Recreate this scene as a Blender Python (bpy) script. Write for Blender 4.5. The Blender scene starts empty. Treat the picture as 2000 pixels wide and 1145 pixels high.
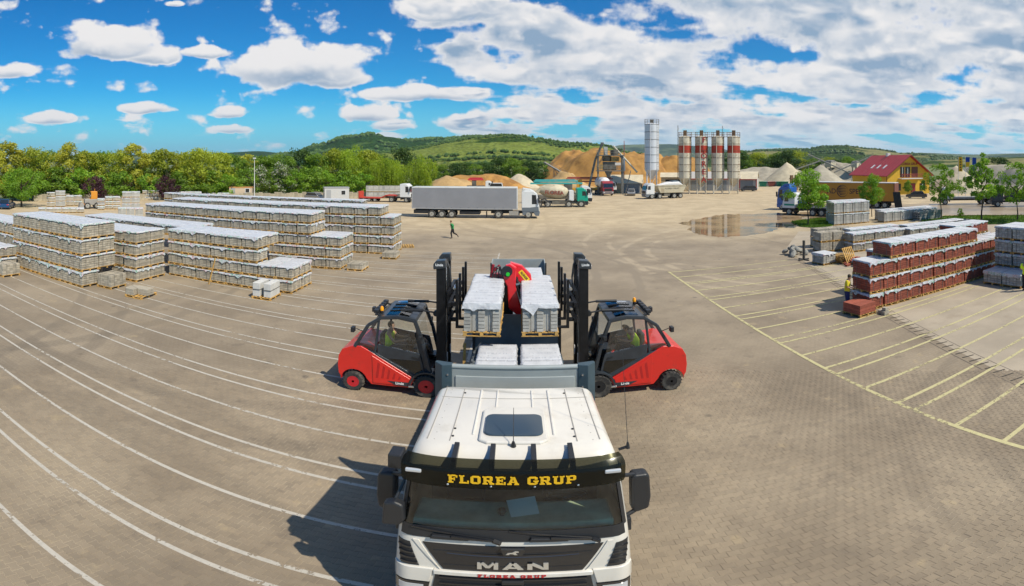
import bpy, bmesh, math, random
from math import sin, cos, tan, atan2, pi, radians, sqrt
from mathutils import Matrix, Vector, noise
random.seed(7)
S = bpy.context.scene
COL = S.collection

# ------------------------------------------------------------------ camera (stitched panorama: equirectangular, 120 degrees wide)
CAMZ = 7.0; F = 950.0; YH = 320.0
cam_d = bpy.data.cameras.new('panorama_camera'); cam = bpy.data.objects.new('panorama_camera', cam_d); COL.objects.link(cam)
cam.location = (0, 0, CAMZ); cam.rotation_euler = (pi/2, 0, 0)
cam_d.type = 'PANO'; cam_d.panorama_type = 'EQUIRECTANGULAR'
cam_d.longitude_min = -1000/F; cam_d.longitude_max = 1000/F
cam_d.latitude_max = YH/F; cam_d.latitude_min = -(1145-YH)/F
cam_d.clip_start = 0.1; cam_d.clip_end = 30000
S.camera = cam
S.render.engine = 'CYCLES'
S.view_settings.view_transform = 'Standard'; S.view_settings.look = 'None'
S.view_settings.exposure = 0.14; S.view_settings.gamma = 1.0; S.view_settings.use_curve_mapping = False
S.cycles.max_bounces = 6; S.cycles.transparent_max_bounces = 12; S.cycles.diffuse_bounces = 3
S.cycles.use_denoising = True

# ------------------------------------------------------------------ sun and sky
SUNV = Vector((0.64, -0.50, 1.0)).normalized()
sun_d = bpy.data.lights.new('sun', 'SUN'); sun = bpy.data.objects.new('sun', sun_d); COL.objects.link(sun)
sun_d.energy = 5.0; sun_d.angle = radians(0.5); sun_d.color = (1.0, 0.92, 0.77)
sun.rotation_euler = (-SUNV).to_track_quat('-Z', 'Y').to_euler()
sun.location = (30, -25, 60)

class NT:
    """small node-tree helper"""
    def __init__(s, tree): s.t = tree; s.t.nodes.clear()
    def n(s, kind, ins=None, **props):
        nd = s.t.nodes.new(kind)
        for k, v in props.items(): setattr(nd, k, v)
        for k, v in (ins or {}).items():
            sock = nd.inputs[k]
            if hasattr(v, 'is_linked') or isinstance(v, bpy.types.NodeSocket): s.t.links.new(v, sock)
            else: sock.default_value = v
        return nd
    def math(s, op, a, b=None, c=None, clamp=False):
        nd = s.t.nodes.new('ShaderNodeMath'); nd.operation = op; nd.use_clamp = clamp
        for i, v in enumerate((a, b, c)):
            if v is None: continue
            if isinstance(v, bpy.types.NodeSocket): s.t.links.new(v, nd.inputs[i])
            else: nd.inputs[i].default_value = v
        return nd.outputs[0]
    def mix(s, fac, a, b, mode='MIX'):
        nd = s.t.nodes.new('ShaderNodeMix'); nd.data_type = 'RGBA'; nd.blend_type = mode
        for i, v in ((0, fac), (6, a), (7, b)):
            if isinstance(v, bpy.types.NodeSocket): s.t.links.new(v, nd.inputs[i])
            else: nd.inputs[i].default_value = v if i == 0 else (v if len(v) == 4 else (*v, 1))
        return nd.outputs[2]
    def ramp(s, fac, stops, interp='LINEAR'):
        nd = s.t.nodes.new('ShaderNodeValToRGB'); s.t.links.new(fac, nd.inputs[0])
        el = nd.color_ramp.elements; nd.color_ramp.interpolation = interp
        while len(el) > 1: el.remove(el[-1])
        el[0].position = stops[0][0]; c = stops[0][1]; el[0].color = (*c, 1) if not isinstance(c, (int, float)) else (c, c, c, 1)
        for p, c in stops[1:]:
            e = el.new(p); e.color = (*c, 1) if not isinstance(c, (int, float)) else (c, c, c, 1)
        return nd.outputs[0]
    def mr(s, v, a, b, c=0.0, d=1.0, smooth=True):
        nd = s.t.nodes.new('ShaderNodeMapRange'); nd.interpolation_type = 'SMOOTHSTEP' if smooth else 'LINEAR'
        s.t.links.new(v, nd.inputs[0])
        for i, q in zip((1, 2, 3, 4), (a, b, c, d)): nd.inputs[i].default_value = q
        return nd.outputs[0]

def build_world():
    w = bpy.data.worlds.new('World'); S.world = w; w.use_nodes = True
    T = NT(w.node_tree)
    sky = T.n('ShaderNodeTexSky', sky_type='NISHITA', sun_disc=False, sun_elevation=math.asin(SUNV.z),
              sun_rotation=atan2(SUNV.x, SUNV.y), altitude=300, air_density=1.0, dust_density=0.6, ozone_density=2.0)
    K = 0.09
    tc = T.n('ShaderNodeTexCoord'); g = tc.outputs['Generated']
    sp = T.n('ShaderNodeSeparateXYZ', {0: g}); X, Y, Z = sp.outputs
    az = T.math('ARCTAN2', X, Y); el = T.math('ARCSINE', T.math('MAXIMUM', T.math('MINIMUM', Z, 1.0), -1.0))
    # clear-sky colour: deep saturated blue overhead, paler towards the horizon
    hs = T.n('ShaderNodeHueSaturation', {'Hue': 0.5, 'Saturation': 1.45, 'Value': 1.0, 'Color': sky.outputs[0]})
    clear = T.mix(1.0, hs.outputs[0], SKYTINT, 'MULTIPLY')
    def k(c): return tuple(q/K for q in c)
    clear = T.mix(T.mr(el, 0.0, 0.16, .85, 0.0), clear, k((0.20, 0.55, 0.76)))
    # cloud plane: direction projected on a flat layer, so clouds shrink and flatten towards the horizon
    den = T.math('ADD', T.math('MAXIMUM', Z, 0.0), 0.10)
    def layer(dz, seed, scale, detail=6.0, rough=0.58):
        dd = T.math('ADD', den, dz) if dz else den
        cx = T.math('DIVIDE', X, dd); cy = T.math('DIVIDE', Y, dd)
        v = T.n('ShaderNodeCombineXYZ', {0: cx, 1: T.math('MULTIPLY', cy, 1.2), 2: seed}).outputs[0]
        return T.n('ShaderNodeTexNoise', {'Vector': v, 'Scale': scale, 'Detail': detail, 'Roughness': rough, 'Distortion': 0.1}).outputs[0]
    n1 = layer(0, 5.2, 1.15, 4.0, .5); n1u = layer(0.035, 5.2, 1.15, 2.0, .5)
    # billows: puffy cells on the direction itself, stretched flat towards the horizon
    vs = T.math('ADD', 1.5, T.math('DIVIDE', 0.10, T.math('ADD', T.math('MAXIMUM', el, 0.0), 0.05)))
    wob = T.n('ShaderNodeTexNoise', {'Vector': g, 'Scale': 9.0, 'Detail': 3.0}).outputs[0]
    def bil(de, scale, detail):
        v = T.n('ShaderNodeCombineXYZ', {0: T.math('ADD', az, T.math('MULTIPLY', wob, 0.09)), 1: T.math('MULTIPLY', T.math('ADD', el, de), vs), 2: 0.3}).outputs[0]
        d = T.n('ShaderNodeTexVoronoi', {'Vector': v, 'Scale': scale, 'Detail': detail, 'Roughness': 0.5, 'Smoothness': 0.8}, feature='SMOOTH_F1', voronoi_dimensions='2D', normalize=True).outputs['Distance']
        return T.math('SUBTRACT', 1.0, T.math('MULTIPLY', d, 1.05))
    fl = bil(0.0, 11.0, 3.0); flu = bil(0.016, 11.0, 2.0)
    holes = T.n('ShaderNodeTexNoise', {'Vector': T.n('ShaderNodeCombineXYZ', {0: az, 1: T.math('MULTIPLY', el, 2.0), 2: 7.0}).outputs[0], 'Scale': 5.0, 'Detail': 3.0}).outputs[0]
    cover = T.math('MULTIPLY', T.mr(T.math('ADD', az, T.math('MULTIPLY', T.math('SUBTRACT', holes, 0.5), 0.9)), -0.36, 0.10), T.mr(az, 1.2, 2.0, 1.0, 0.0))     # broken cloud deck over the right half of the view, thinning behind
    deck = T.math('ADD', T.math('MULTIPLY', n1, 1.1), T.math('ADD', T.math('MULTIPLY', cover, 0.50), -0.88))
    deck = T.math('ADD', deck, T.math('MULTIPLY', T.math('SUBTRACT', holes, 0.5), 0.75))
    # small fair-weather clouds low in the clear part
    lows = T.math('SUBTRACT', T.n('ShaderNodeTexNoise', {'Vector': T.n('ShaderNodeCombineXYZ', {0: az, 1: T.math('MULTIPLY', el, 3.4), 2: 1.4}).outputs[0],
                'Scale': 8.5, 'Detail': 4.0, 'Roughness': 0.6}).outputs[0], T.mr(el, 0.0, 0.22, 0.60, 0.80, False))
    field = T.math('MAXIMUM', deck, lows)
    bsh = 0.0
    for (px, py, rx, ry, am) in CLOUDS:
        a0 = (px-1000)/F; e0 = (YH-py)/F
        dx = T.math('DIVIDE', T.math('SUBTRACT', az, a0), rx/F); dy = T.math('DIVIDE', T.math('SUBTRACT', el, e0), ry/F)
        dyf = T.math('MULTIPLY', dy, T.math('ADD', 1.0, T.math('MULTIPLY', T.math('LESS_THAN', dy, 0.0), 0.5)))
        b = T.math('SUBTRACT', 1.0, T.math('ADD', T.math('MULTIPLY', dx, dx), T.math('MULTIPLY', dyf, dyf)))
        b = T.math('ADD', T.math('MULTIPLY', T.math('MAXIMUM', b, -1.2), 0.27*am), T.math('MULTIPLY', T.math('SUBTRACT', fl, 0.62), 0.75))
        field = T.math('MAXIMUM', field, b)
        bsh = T.math('MAXIMUM', bsh, T.math('MULTIPLY', T.mr(b, 0.0, 0.2), T.mr(T.math('ADD', dy, T.math('MULTIPLY', T.math('SUBTRACT', fl, 0.6), 1.6)), 0.35, -0.75)))
    field = T.math('ADD', field, T.math('MULTIPLY', T.math('SUBTRACT', fl, 0.685), 0.46))
    field = T.math('ADD', field, T.math('MULTIPLY', T.math('SUBTRACT', T.n('ShaderNodeTexNoise', {'Vector': g, 'Scale': 38.0, 'Detail': 4.0, 'Roughness': .65}).outputs[0], 0.5), 0.22))
    alpha = T.mr(field, -0.04, 0.12)
    thick = T.mr(field, 0.0, 0.34)
    lit1 = T.mr(T.math('SUBTRACT', n1u, n1), -0.04, 0.12, 1.0, 0.0)          # sun from above and behind: tops bright, undersides grey
    lit2 = T.mr(T.math('SUBTRACT', flu, fl), -0.16, 0.16, 1.0, 0.0)
    deckm = T.mr(deck, -0.05, 0.05)
    dk = T.math('MULTIPLY', T.math('MULTIPLY', thick, deckm), T.math('SUBTRACT', 1.0, T.math('MULTIPLY', lit1, T.math('ADD', 0.45, T.math('MULTIPLY', lit2, 0.55)))))
    shade = T.math('MAXIMUM', dk, T.math('MULTIPLY', bsh, 1.0), clamp=True)
    cc = T.mix(T.mr(shade, 0.0, 0.80, smooth=False), k((0.80, 0.785, 0.78)), k((0.25, 0.36, 0.50)))
    hz = T.mr(el, 0.0, 0.10, 1.0, 0.0)                                      # towards the horizon the deck thins to pale blue
    cc = T.mix(T.math('MULTIPLY', hz, 0.35), cc, k((0.50, 0.68, 0.82)))
    up = T.mr(el, -0.01, 0.012)
    fac = T.math('MULTIPLY', T.math('MULTIPLY', alpha, up), T.math('SUBTRACT', 1.0, T.math('MULTIPLY', hz, 0.40)))
    out = T.mix(fac, clear, cc)
    bg = T.n('ShaderNodeBackground', {'Color': out, 'Strength': K})
    T.n('ShaderNodeOutputWorld', {'Surface': bg.outputs[0]})
SKYTINT = (0.20, 1.06, 1.26)
CLOUDS = [(205, 88, 105, 40, 1.0), (300, 108, 60, 22, .9), (400, 104, 55, 14, .8), (575, 132, 140, 52, 1.15), (640, 150, 80, 30, 1.0),
          (20, 140, 38, 16, .7), (98, 232, 40, 14, .8), (285, 212, 50, 13, .8), (715, 226, 52, 20, 1.0), (765, 246, 48, 13, .9),
          (450, 222, 34, 12, .7), (830, 185, 120, 18, .9), (900, 20, 130, 34, 1.0), (905, 240, 60, 18, .8), (340, 8, 16, 6, .6), (455, 253, 32, 9, .6)]
build_world()
S.world.cycles.sampling_method = 'MANUAL'; S.world.cycles.sample_map_resolution = 512

# ------------------------------------------------------------------ helpers
def put(o, parent=None):
    COL.objects.link(o)
    if parent is not None: o.parent = parent
    return o
def tag(o, label=None, cat=None, group=None, kind=None):
    if label: o['label'] = label
    if cat: o['category'] = cat
    if group: o['group'] = group
    if kind: o['kind'] = kind
    return o
def thing(name, label, cat, loc=(0, 0, 0), rotz=0.0, group=None):
    o = bpy.data.objects.new(name, None); put(o); o.empty_display_size = 0.2
    o.location = loc; o.rotation_euler = (0, 0, rotz)
    return tag(o, label, cat, group)
def copy_tree(o, parent=None):
    c = o.copy(); put(c, parent)
    for ch in o.children: copy_tree(ch, c)
    return c
def at(px, dist, z=0.0):
    a = (px-1000)/F
    return (dist*sin(a), dist*cos(a), z)
def dist_of(py, z=0.0):
    return (CAMZ-z)/tan((py-YH)/F)
def gp(px, py, z=0.0): return at(px, dist_of(py, z), z)
def alt(py, d): return CAMZ - d*tan((py-YH)/F)

class MB:
    def __init__(s): s.v = []; s.f = []
    def add(s, vs, fs):
        b = len(s.v); s.v += [tuple(q) for q in vs]; s.f += [tuple(i+b for i in f) for f in fs]; return s
    def box(s, x0, x1, y0, y1, z0, z1, M=None):
        vs = [Vector((x, y, z)) for z in (z0, z1) for y in (y0, y1) for x in (x0, x1)]
        if M: vs = [M @ q for q in vs]
        return s.add(vs, [(0, 2, 3, 1), (4, 5, 7, 6), (0, 1, 5, 4), (2, 6, 7, 3), (0, 4, 6, 2), (1, 3, 7, 5)])
    def bar(s, p0, p1, w, h=None, up=(0, 0, 1)):
        p0 = Vector(p0); p1 = Vector(p1); h = h or w; d = p1-p0
        if d.length < 1e-6: return s
        d.normalize(); u = Vector(up)
        if abs(d.dot(u)) > .98: u = Vector((0, 1, 0)) if abs(d.y) < .9 else Vector((1, 0, 0))
        a = d.cross(u).normalized(); b = a.cross(d)
        vs = [p+a*i*w/2+b*j*h/2 for p in (p0, p1) for i, j in ((-1, -1), (1, -1), (1, 1), (-1, 1))]
        return s.add(vs, [(0, 1, 2, 3)[::-1], (4, 5, 6, 7), (0, 1, 5, 4), (1, 2, 6, 5), (2, 3, 7, 6), (3, 0, 4, 7)])
    def cyl(s, p0, p1, r0, r1=None, n=12, cap=True):
        p0 = Vector(p0); p1 = Vector(p1); r1 = r0 if r1 is None else r1; d = (p1-p0).normalized()
        u = Vector((0, 0, 1)) if abs(d.z) < .9 else Vector((1, 0, 0))
        a = d.cross(u).normalized(); b = d.cross(a)
        vs = [p+(a*cos(2*pi*i/n)+b*sin(2*pi*i/n))*r for p, r in ((p0, r0), (p1, r1)) for i in range(n)]
        fs = [(i, (i+1) % n, n+(i+1) % n, n+i) for i in range(n)]
        if cap: fs += [tuple(range(n))[::-1], tuple(range(n, 2*n))]
        return s.add(vs, fs)
    def tube(s, pts, r, n=6):
        for a, b in zip(pts[:-1], pts[1:]): s.cyl(a, b, r, n=n)
        return s
    def prism(s, pts, axis, a, b):
        n = len(pts)
        def P(u, v, w): return {'x': (w, u, v), 'y': (u, w, v), 'z': (u, v, w)}[axis]
        vs = [P(u, v, a) for u, v in pts]+[P(u, v, b) for u, v in pts]
        fs = [tuple(range(n)), tuple(range(n, 2*n))[::-1]]+[(i, n+i, n+(i+1) % n, (i+1) % n) for i in range(n)]
        return s.add(vs, fs)
    def lathe(s, prof, axis='z', c=(0, 0, 0), n=24, cap=True):
        vs = []; m = len(prof)
        for i in range(n):
            ca, sa = cos(2*pi*i/n), sin(2*pi*i/n)
            for r, t in prof:
                q = {'z': (r*ca, r*sa, t), 'y': (r*ca, t, r*sa), 'x': (t, r*ca, r*sa)}[axis]
                vs.append((q[0]+c[0], q[1]+c[1], q[2]+c[2]))
        fs = [(i*m+j, ((i+1) % n)*m+j, ((i+1) % n)*m+j+1, i*m+j+1) for i in range(n) for j in range(m-1)]
        if cap:
            if prof[0][0] > 1e-4: fs.append(tuple(i*m for i in range(n)))
            if prof[-1][0] > 1e-4: fs.append(tuple(i*m+m-1 for i in range(n))[::-1])
        return s.add(vs, fs)
    def ball(s, c, rx, ry=None, rz=None, n=10, m=7):
        ry = ry or rx; rz = rz or rx; vs = []; fs = []
        for j in range(m+1):
            t = -pi/2+pi*j/m
            for i in range(n): a = 2*pi*i/n; vs.append((c[0]+rx*cos(t)*cos(a), c[1]+ry*cos(t)*sin(a), c[2]+rz*sin(t)))
        fs = [(j*n+i, j*n+(i+1) % n, (j+1)*n+(i+1) % n, (j+1)*n+i) for j in range(m) for i in range(n)]
        return s.add(vs, fs)
    def mesh(s, name, mat, smooth=None):
        me = bpy.data.meshes.new(name); me.from_pydata(s.v, [], s.f); me.validate()
        bm = bmesh.new(); bm.from_mesh(me)
        if len(s.f) < 60000: bmesh.ops.recalc_face_normals(bm, faces=bm.faces)
        bm.to_mesh(me); bm.free()
        if mat: me.materials.append(mat)
        if smooth is not None:
            me.polygons.foreach_set('use_smooth', [True]*len(me.polygons)); me.set_sharp_from_angle(angle=radians(smooth))
        return me
    def build(s, name, mat, parent=None, smooth=None, bevel=0.0, seg=2):
        o = bpy.data.objects.new(name, s.mesh(name, mat, smooth)); put(o, parent)
        if bevel:
            b = o.modifiers.new('bevel', 'BEVEL'); b.width = bevel; b.segments = seg; b.limit_method = 'ANGLE'; b.angle_limit = radians(40)
            b.harden_normals = False
        return o

MATS = {}
def mat(name, col=(.5, .5, .5), rough=.6, metal=0.0, var=0.0, vscale=2.0, bump=0.0, bscale=30.0, dirt=None, dscale=1.5, dthr=(.5, .7), spec=.5, coat=0.0, rnd=0.0, island=0.0, coords='Object'):
    """principled material with procedural colour variation, dirt patches and fine relief"""
    if name in MATS: return MATS[name]
    m = bpy.data.materials.new(name); m.use_nodes = True; MATS[name] = m
    T = NT(m.node_tree); tc = T.n('ShaderNodeTexCoord').outputs[coords]
    c = T.mix(0.0, col, col)
    if var:
        nz = T.n('ShaderNodeTexNoise', {'Vector': tc, 'Scale': vscale, 'Detail': 6.0, 'Roughness': .6}).outputs[0]
        hi = tuple(min(1, q*(1+var)) for q in col); lo = tuple(q*(1-var) for q in col)
        c = T.mix(T.mr(nz, .3, .7), lo, hi)
    if rnd:
        oi = T.n('ShaderNodeObjectInfo').outputs['Random']
        c = T.mix(1.0, c, T.ramp(oi, [(0, 1-rnd), (1, 1+rnd)]), 'MULTIPLY')
    if island:
        gi = T.n('ShaderNodeNewGeometry').outputs['Random Per Island']
        c = T.mix(1.0, c, T.ramp(gi, [(0, 1-island), (1, 1.0)]), 'MULTIPLY')
    rg = None
    if dirt:
        nz = T.n('ShaderNodeTexNoise', {'Vector': tc, 'Scale': dscale, 'Detail': 8.0, 'Roughness': .65}).outputs[0]
        c = T.mix(T.mr(nz, *dthr), c, dirt)
    b = T.n('ShaderNodeBsdfPrincipled', {'Base Color': c, 'Roughness': rough, 'Metallic': metal, 'Specular IOR Level': spec, 'Coat Weight': coat, 'Coat Roughness': .08})
    if bump:
        nz = T.n('ShaderNodeTexNoise', {'Vector': tc, 'Scale': bscale, 'Detail': 4.0}).outputs[0]
        bp = T.n('ShaderNodeBump', {'Height': nz, 'Strength': bump, 'Distance': .02})
        m.node_tree.links.new(bp.outputs[0], b.inputs['Normal'])
    T.n('ShaderNodeOutputMaterial', {'Surface': b.outputs[0]})
    return m

def glass(name, tint=(.05, .07, .06), alpha=.5, rough=.03):
    """tinted pane: part see-through, part mirror of the sky"""
    if name in MATS: return MATS[name]
    m = bpy.data.materials.new(name); m.use_nodes = True; MATS[name] = m; T = NT(m.node_tree)
    tr = T.n('ShaderNodeBsdfTransparent', {'Color': (*tint, 1)}); gl = T.n('ShaderNodeBsdfGlossy', {'Color': (.95, .97, 1, 1), 'Roughness': rough})
    fr = T.n('ShaderNodeFresnel', {'IOR': 1.5})
    f = T.math('MINIMUM', T.math('ADD', fr.outputs[0], 0.02), 1.0)
    mx = T.n('ShaderNodeMixShader', {0: f, 1: tr.outputs[0], 2: gl.outputs[0]})
    T.n('ShaderNodeOutputMaterial', {'Surface': mx.outputs[0]})
    return m

def text_obj(txt, size, material, parent, M, name='lettering', bold=0.0, depth=.004, sx=1.0):
    """flat lettering as its own mesh; local x along the words, y up, z out of the surface"""
    cu = bpy.data.curves.new(name, 'FONT'); cu.body = txt; cu.size = size; cu.align_x = 'CENTER'; cu.align_y = 'CENTER'
    cu.extrude = depth; cu.offset = bold
    t = bpy.data.objects.new('tmp', cu); COL.objects.link(t)
    dg = bpy.context.evaluated_depsgraph_get(); me = bpy.data.meshes.new_from_object(t.evaluated_get(dg))
    bpy.data.objects.remove(t); bpy.data.curves.remove(cu)
    me.transform(M @ Matrix.Diagonal((sx, 1, 1, 1))); me.materials.clear(); me.materials.append(material); me.name = name
    o = bpy.data.objects.new(name, me); put(o, parent); return o
def basis(origin, ex, ey):
    ex = Vector(ex).normalized(); ey = Vector(ey).normalized(); ez = ex.cross(ey)
    M = Matrix((ex, ey, ez)).transposed().to_4x4(); M.translation = Vector(origin); return M
# ------------------------------------------------------------------ ground, yard, pavers, painted lines
PH0 = 0.0632
NV = Vector((sin(PH0), cos(PH0), 0)); UV = Vector((cos(PH0), -sin(PH0), 0))
def fr(u, d, z=0.0): p = UV*u+NV*d; return (p.x, p.y, z)

def ground_mats():
    # land beyond the yard
    m = bpy.data.materials.new('land'); m.use_nodes = True; T = NT(m.node_tree); MATS['land'] = m
    p = T.n('ShaderNodeNewGeometry').outputs['Position']
    n1 = T.n('ShaderNodeTexNoise', {'Vector': p, 'Scale': .012, 'Detail': 8.0}).outputs[0]
    n2 = T.n('ShaderNodeTexNoise', {'Vector': p, 'Scale': .15, 'Detail': 6.0}).outputs[0]
    c = T.mix(T.mr(n1, .42, .6), (.10, .14, .04), (.20, .19, .09)); c = T.mix(T.mr(n2, .4, .65), c, (.08, .12, .03))
    b = T.n('ShaderNodeBsdfPrincipled', {'Base Color': c, 'Roughness': .95}); T.n('ShaderNodeOutputMaterial', {'Surface': b.outputs[0]})
    # yard surface and pavers share one weathered colour: brownish paving near the lines, dusty beige further back
    def surf(T, p):
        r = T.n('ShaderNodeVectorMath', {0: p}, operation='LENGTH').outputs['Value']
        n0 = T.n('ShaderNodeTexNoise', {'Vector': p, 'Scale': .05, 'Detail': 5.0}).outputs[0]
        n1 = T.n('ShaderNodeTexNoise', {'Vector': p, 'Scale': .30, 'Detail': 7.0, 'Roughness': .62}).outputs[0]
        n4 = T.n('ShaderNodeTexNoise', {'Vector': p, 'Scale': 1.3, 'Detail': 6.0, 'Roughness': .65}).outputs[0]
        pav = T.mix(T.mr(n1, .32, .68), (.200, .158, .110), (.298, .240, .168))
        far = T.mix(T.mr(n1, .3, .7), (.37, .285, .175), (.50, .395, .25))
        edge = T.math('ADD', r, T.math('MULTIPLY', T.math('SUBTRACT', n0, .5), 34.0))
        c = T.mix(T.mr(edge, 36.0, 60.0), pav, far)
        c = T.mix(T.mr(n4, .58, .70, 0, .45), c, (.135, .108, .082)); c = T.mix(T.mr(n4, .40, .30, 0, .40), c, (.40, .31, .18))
        spots = T.n('ShaderNodeTexVoronoi', {'Vector': p, 'Scale': .55, 'Randomness': 1.0}).outputs['Distance']
        c = T.mix(T.math('MULTIPLY', T.mr(T.math('ADD', spots, T.math('MULTIPLY', n4, .12)), .14, .09), .55), c, (.07, .06, .05))
        # tyre tracks: pairs of curved bands, darker rubber or paler dust, broken up
        for (cx, cy, R0, gap_, wd, am, col) in ((26, 33, 19.0, 2.0, .34, .42, (.46, .37, .25)), (22, 40, 17.0, 2.1, .3, .36, (.46, .37, .25)), (-30, 4, 20.0, 2.0, .35, .35, (.11, .09, .07)), (-42, 16, 30.0, 1.9, .4, .32, (.10, .085, .065)), (14, 2, 9.5, 1.9, .3, .28, (.11, .09, .07)),
                                                (-12, -10, 22.0, 2.0, .4, .30, (.12, .10, .075)), (-5, 90, 52.0, 2.2, .5, .3, (.20, .15, .09)), (40, 75, 52.0, 2.2, .5, .3, (.20, .15, .09)), (-60, 60, 66.0, 2.2, .5, .25, (.2, .15, .09)), (-15, 30, 24.0, 2.0, .35, .3, (.11, .09, .07))):
            q = T.n('ShaderNodeVectorMath', {0: p, 1: (cx, cy, 0)}, operation='SUBTRACT').outputs[0]
            l = T.math('ADD', T.n('ShaderNodeVectorMath', {0: q}, operation='LENGTH').outputs['Value'], T.math('MULTIPLY', n0, 5.0))
            d1 = T.math('ABSOLUTE', T.math('SUBTRACT', l, R0)); d2 = T.math('ABSOLUTE', T.math('SUBTRACT', d1, gap_/2))
            c = T.mix(T.math('MULTIPLY', T.math('MULTIPLY', T.mr(d2, wd, wd*.4), T.mr(n1, .40, .58)), am), c, col)
        return c, r, n1
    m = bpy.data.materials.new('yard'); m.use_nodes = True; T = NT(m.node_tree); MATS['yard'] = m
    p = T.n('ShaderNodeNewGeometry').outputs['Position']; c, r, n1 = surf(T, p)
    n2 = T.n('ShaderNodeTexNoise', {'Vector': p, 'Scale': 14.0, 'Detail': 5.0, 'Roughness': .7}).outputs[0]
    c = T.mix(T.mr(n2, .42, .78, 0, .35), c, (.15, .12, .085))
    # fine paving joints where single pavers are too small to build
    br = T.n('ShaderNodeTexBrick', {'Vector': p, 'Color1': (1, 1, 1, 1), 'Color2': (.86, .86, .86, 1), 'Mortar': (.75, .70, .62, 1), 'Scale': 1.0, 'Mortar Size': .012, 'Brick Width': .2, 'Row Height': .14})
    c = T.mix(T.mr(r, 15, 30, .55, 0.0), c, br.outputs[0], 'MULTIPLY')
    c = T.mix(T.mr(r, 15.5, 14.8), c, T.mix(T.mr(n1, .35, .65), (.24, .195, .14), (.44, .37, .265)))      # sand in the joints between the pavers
    bp = T.n('ShaderNodeBump', {'Height': n2, 'Strength': .25, 'Distance': .01})
    b = T.n('ShaderNodeBsdfPrincipled', {'Base Color': c, 'Roughness': .88, 'Normal': bp.outputs[0]}); T.n('ShaderNodeOutputMaterial', {'Surface': b.outputs[0]})
    # concrete pavers
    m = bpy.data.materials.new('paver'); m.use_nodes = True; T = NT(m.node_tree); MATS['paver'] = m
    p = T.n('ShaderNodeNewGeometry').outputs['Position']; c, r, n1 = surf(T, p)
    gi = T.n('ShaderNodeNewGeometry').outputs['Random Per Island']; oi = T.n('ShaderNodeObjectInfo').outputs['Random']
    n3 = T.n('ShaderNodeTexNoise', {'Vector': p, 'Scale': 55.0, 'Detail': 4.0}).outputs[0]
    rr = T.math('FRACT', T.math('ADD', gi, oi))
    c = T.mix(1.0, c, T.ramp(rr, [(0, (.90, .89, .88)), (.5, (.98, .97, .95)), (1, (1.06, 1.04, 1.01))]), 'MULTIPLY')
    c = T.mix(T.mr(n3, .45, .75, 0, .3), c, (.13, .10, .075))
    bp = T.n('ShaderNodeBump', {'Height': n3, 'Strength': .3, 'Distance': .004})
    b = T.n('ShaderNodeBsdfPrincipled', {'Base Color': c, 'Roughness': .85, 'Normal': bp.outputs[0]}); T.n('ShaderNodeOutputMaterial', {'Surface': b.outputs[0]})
    # worn paint
    for nm, col in (('paint_white', (.46, .42, .355)), ('paint_yellow', (.48, .425, .22))):
        m = bpy.data.materials.new(nm); m.use_nodes = True; T = NT(m.node_tree); MATS[nm] = m
        p = T.n('ShaderNodeNewGeometry').outputs['Position']
        n1 = T.n('ShaderNodeTexNoise', {'Vector': p, 'Scale': 7.0, 'Detail': 7.0, 'Roughness': .7}).outputs[0]
        n2 = T.n('ShaderNodeTexNoise', {'Vector': p, 'Scale': .6, 'Detail': 4.0}).outputs[0]
        w = T.mr(T.math('ADD', n1, T.math('MULTIPLY', T.math('SUBTRACT', n2, .5), .5)), (.55 if nm == 'paint_white' else .53), .64)
        c = T.mix(T.mr(n1, .3, .6), tuple(q*.8 for q in col), col)
        df = T.n('ShaderNodeBsdfPrincipled', {'Base Color': c, 'Roughness': .8}); tr = T.n('ShaderNodeBsdfTransparent')
        mx = T.n('ShaderNodeMixShader', {0: w, 1: df.outputs[0], 2: tr.outputs[0]}); T.n('ShaderNodeOutputMaterial', {'Surface': mx.outputs[0]})
ground_mats()
CONC = mat('slab_concrete', (.33, .275, .205), .85, var=.14, vscale=.35, bump=.2, bscale=18, dirt=(.27, .22, .16), dscale=.8, dthr=(.5, .75), coords='Object')
GRASS = mat('grass', (.075, .14, .018), .9, var=.45, vscale=1.3)
SOIL = mat('soil', (.20, .12, .06), .95, var=.3, vscale=2)

g = MB(); R = 16000
g.add([(-R, -R, -.35), (R, -R, -.35), (R, R, -.35), (-R, R, -.35)], [(0, 1, 2, 3)])
tag(g.build('ground', MATS['land']), kind='structure')

yard = MB(); n = 64
ring = []
YB = [(-1000, 62), (0, 92), (300, 100), (640, 112), (800, 128), (1000, 140), (1250, 140), (1480, 150), (1620, 135), (1800, 120), (2000, 105), (3000, 60)]
def yb(px):
    for (a, b), (c, d) in zip(YB[:-1], YB[1:]):
        if a <= px <= c: return b+(d-b)*(px-a)/(c-a)
    return 60
ring = [at(px, yb(px), -.006) for px in range(-1000, 3001, 50)]
yard.add(ring+[(40, -25, -.006), (-40, -25, -.006)], [tuple(range(len(ring)+2))])
YARD = yard.build('yard', MATS['yard']); tag(YARD, kind='structure')

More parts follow.
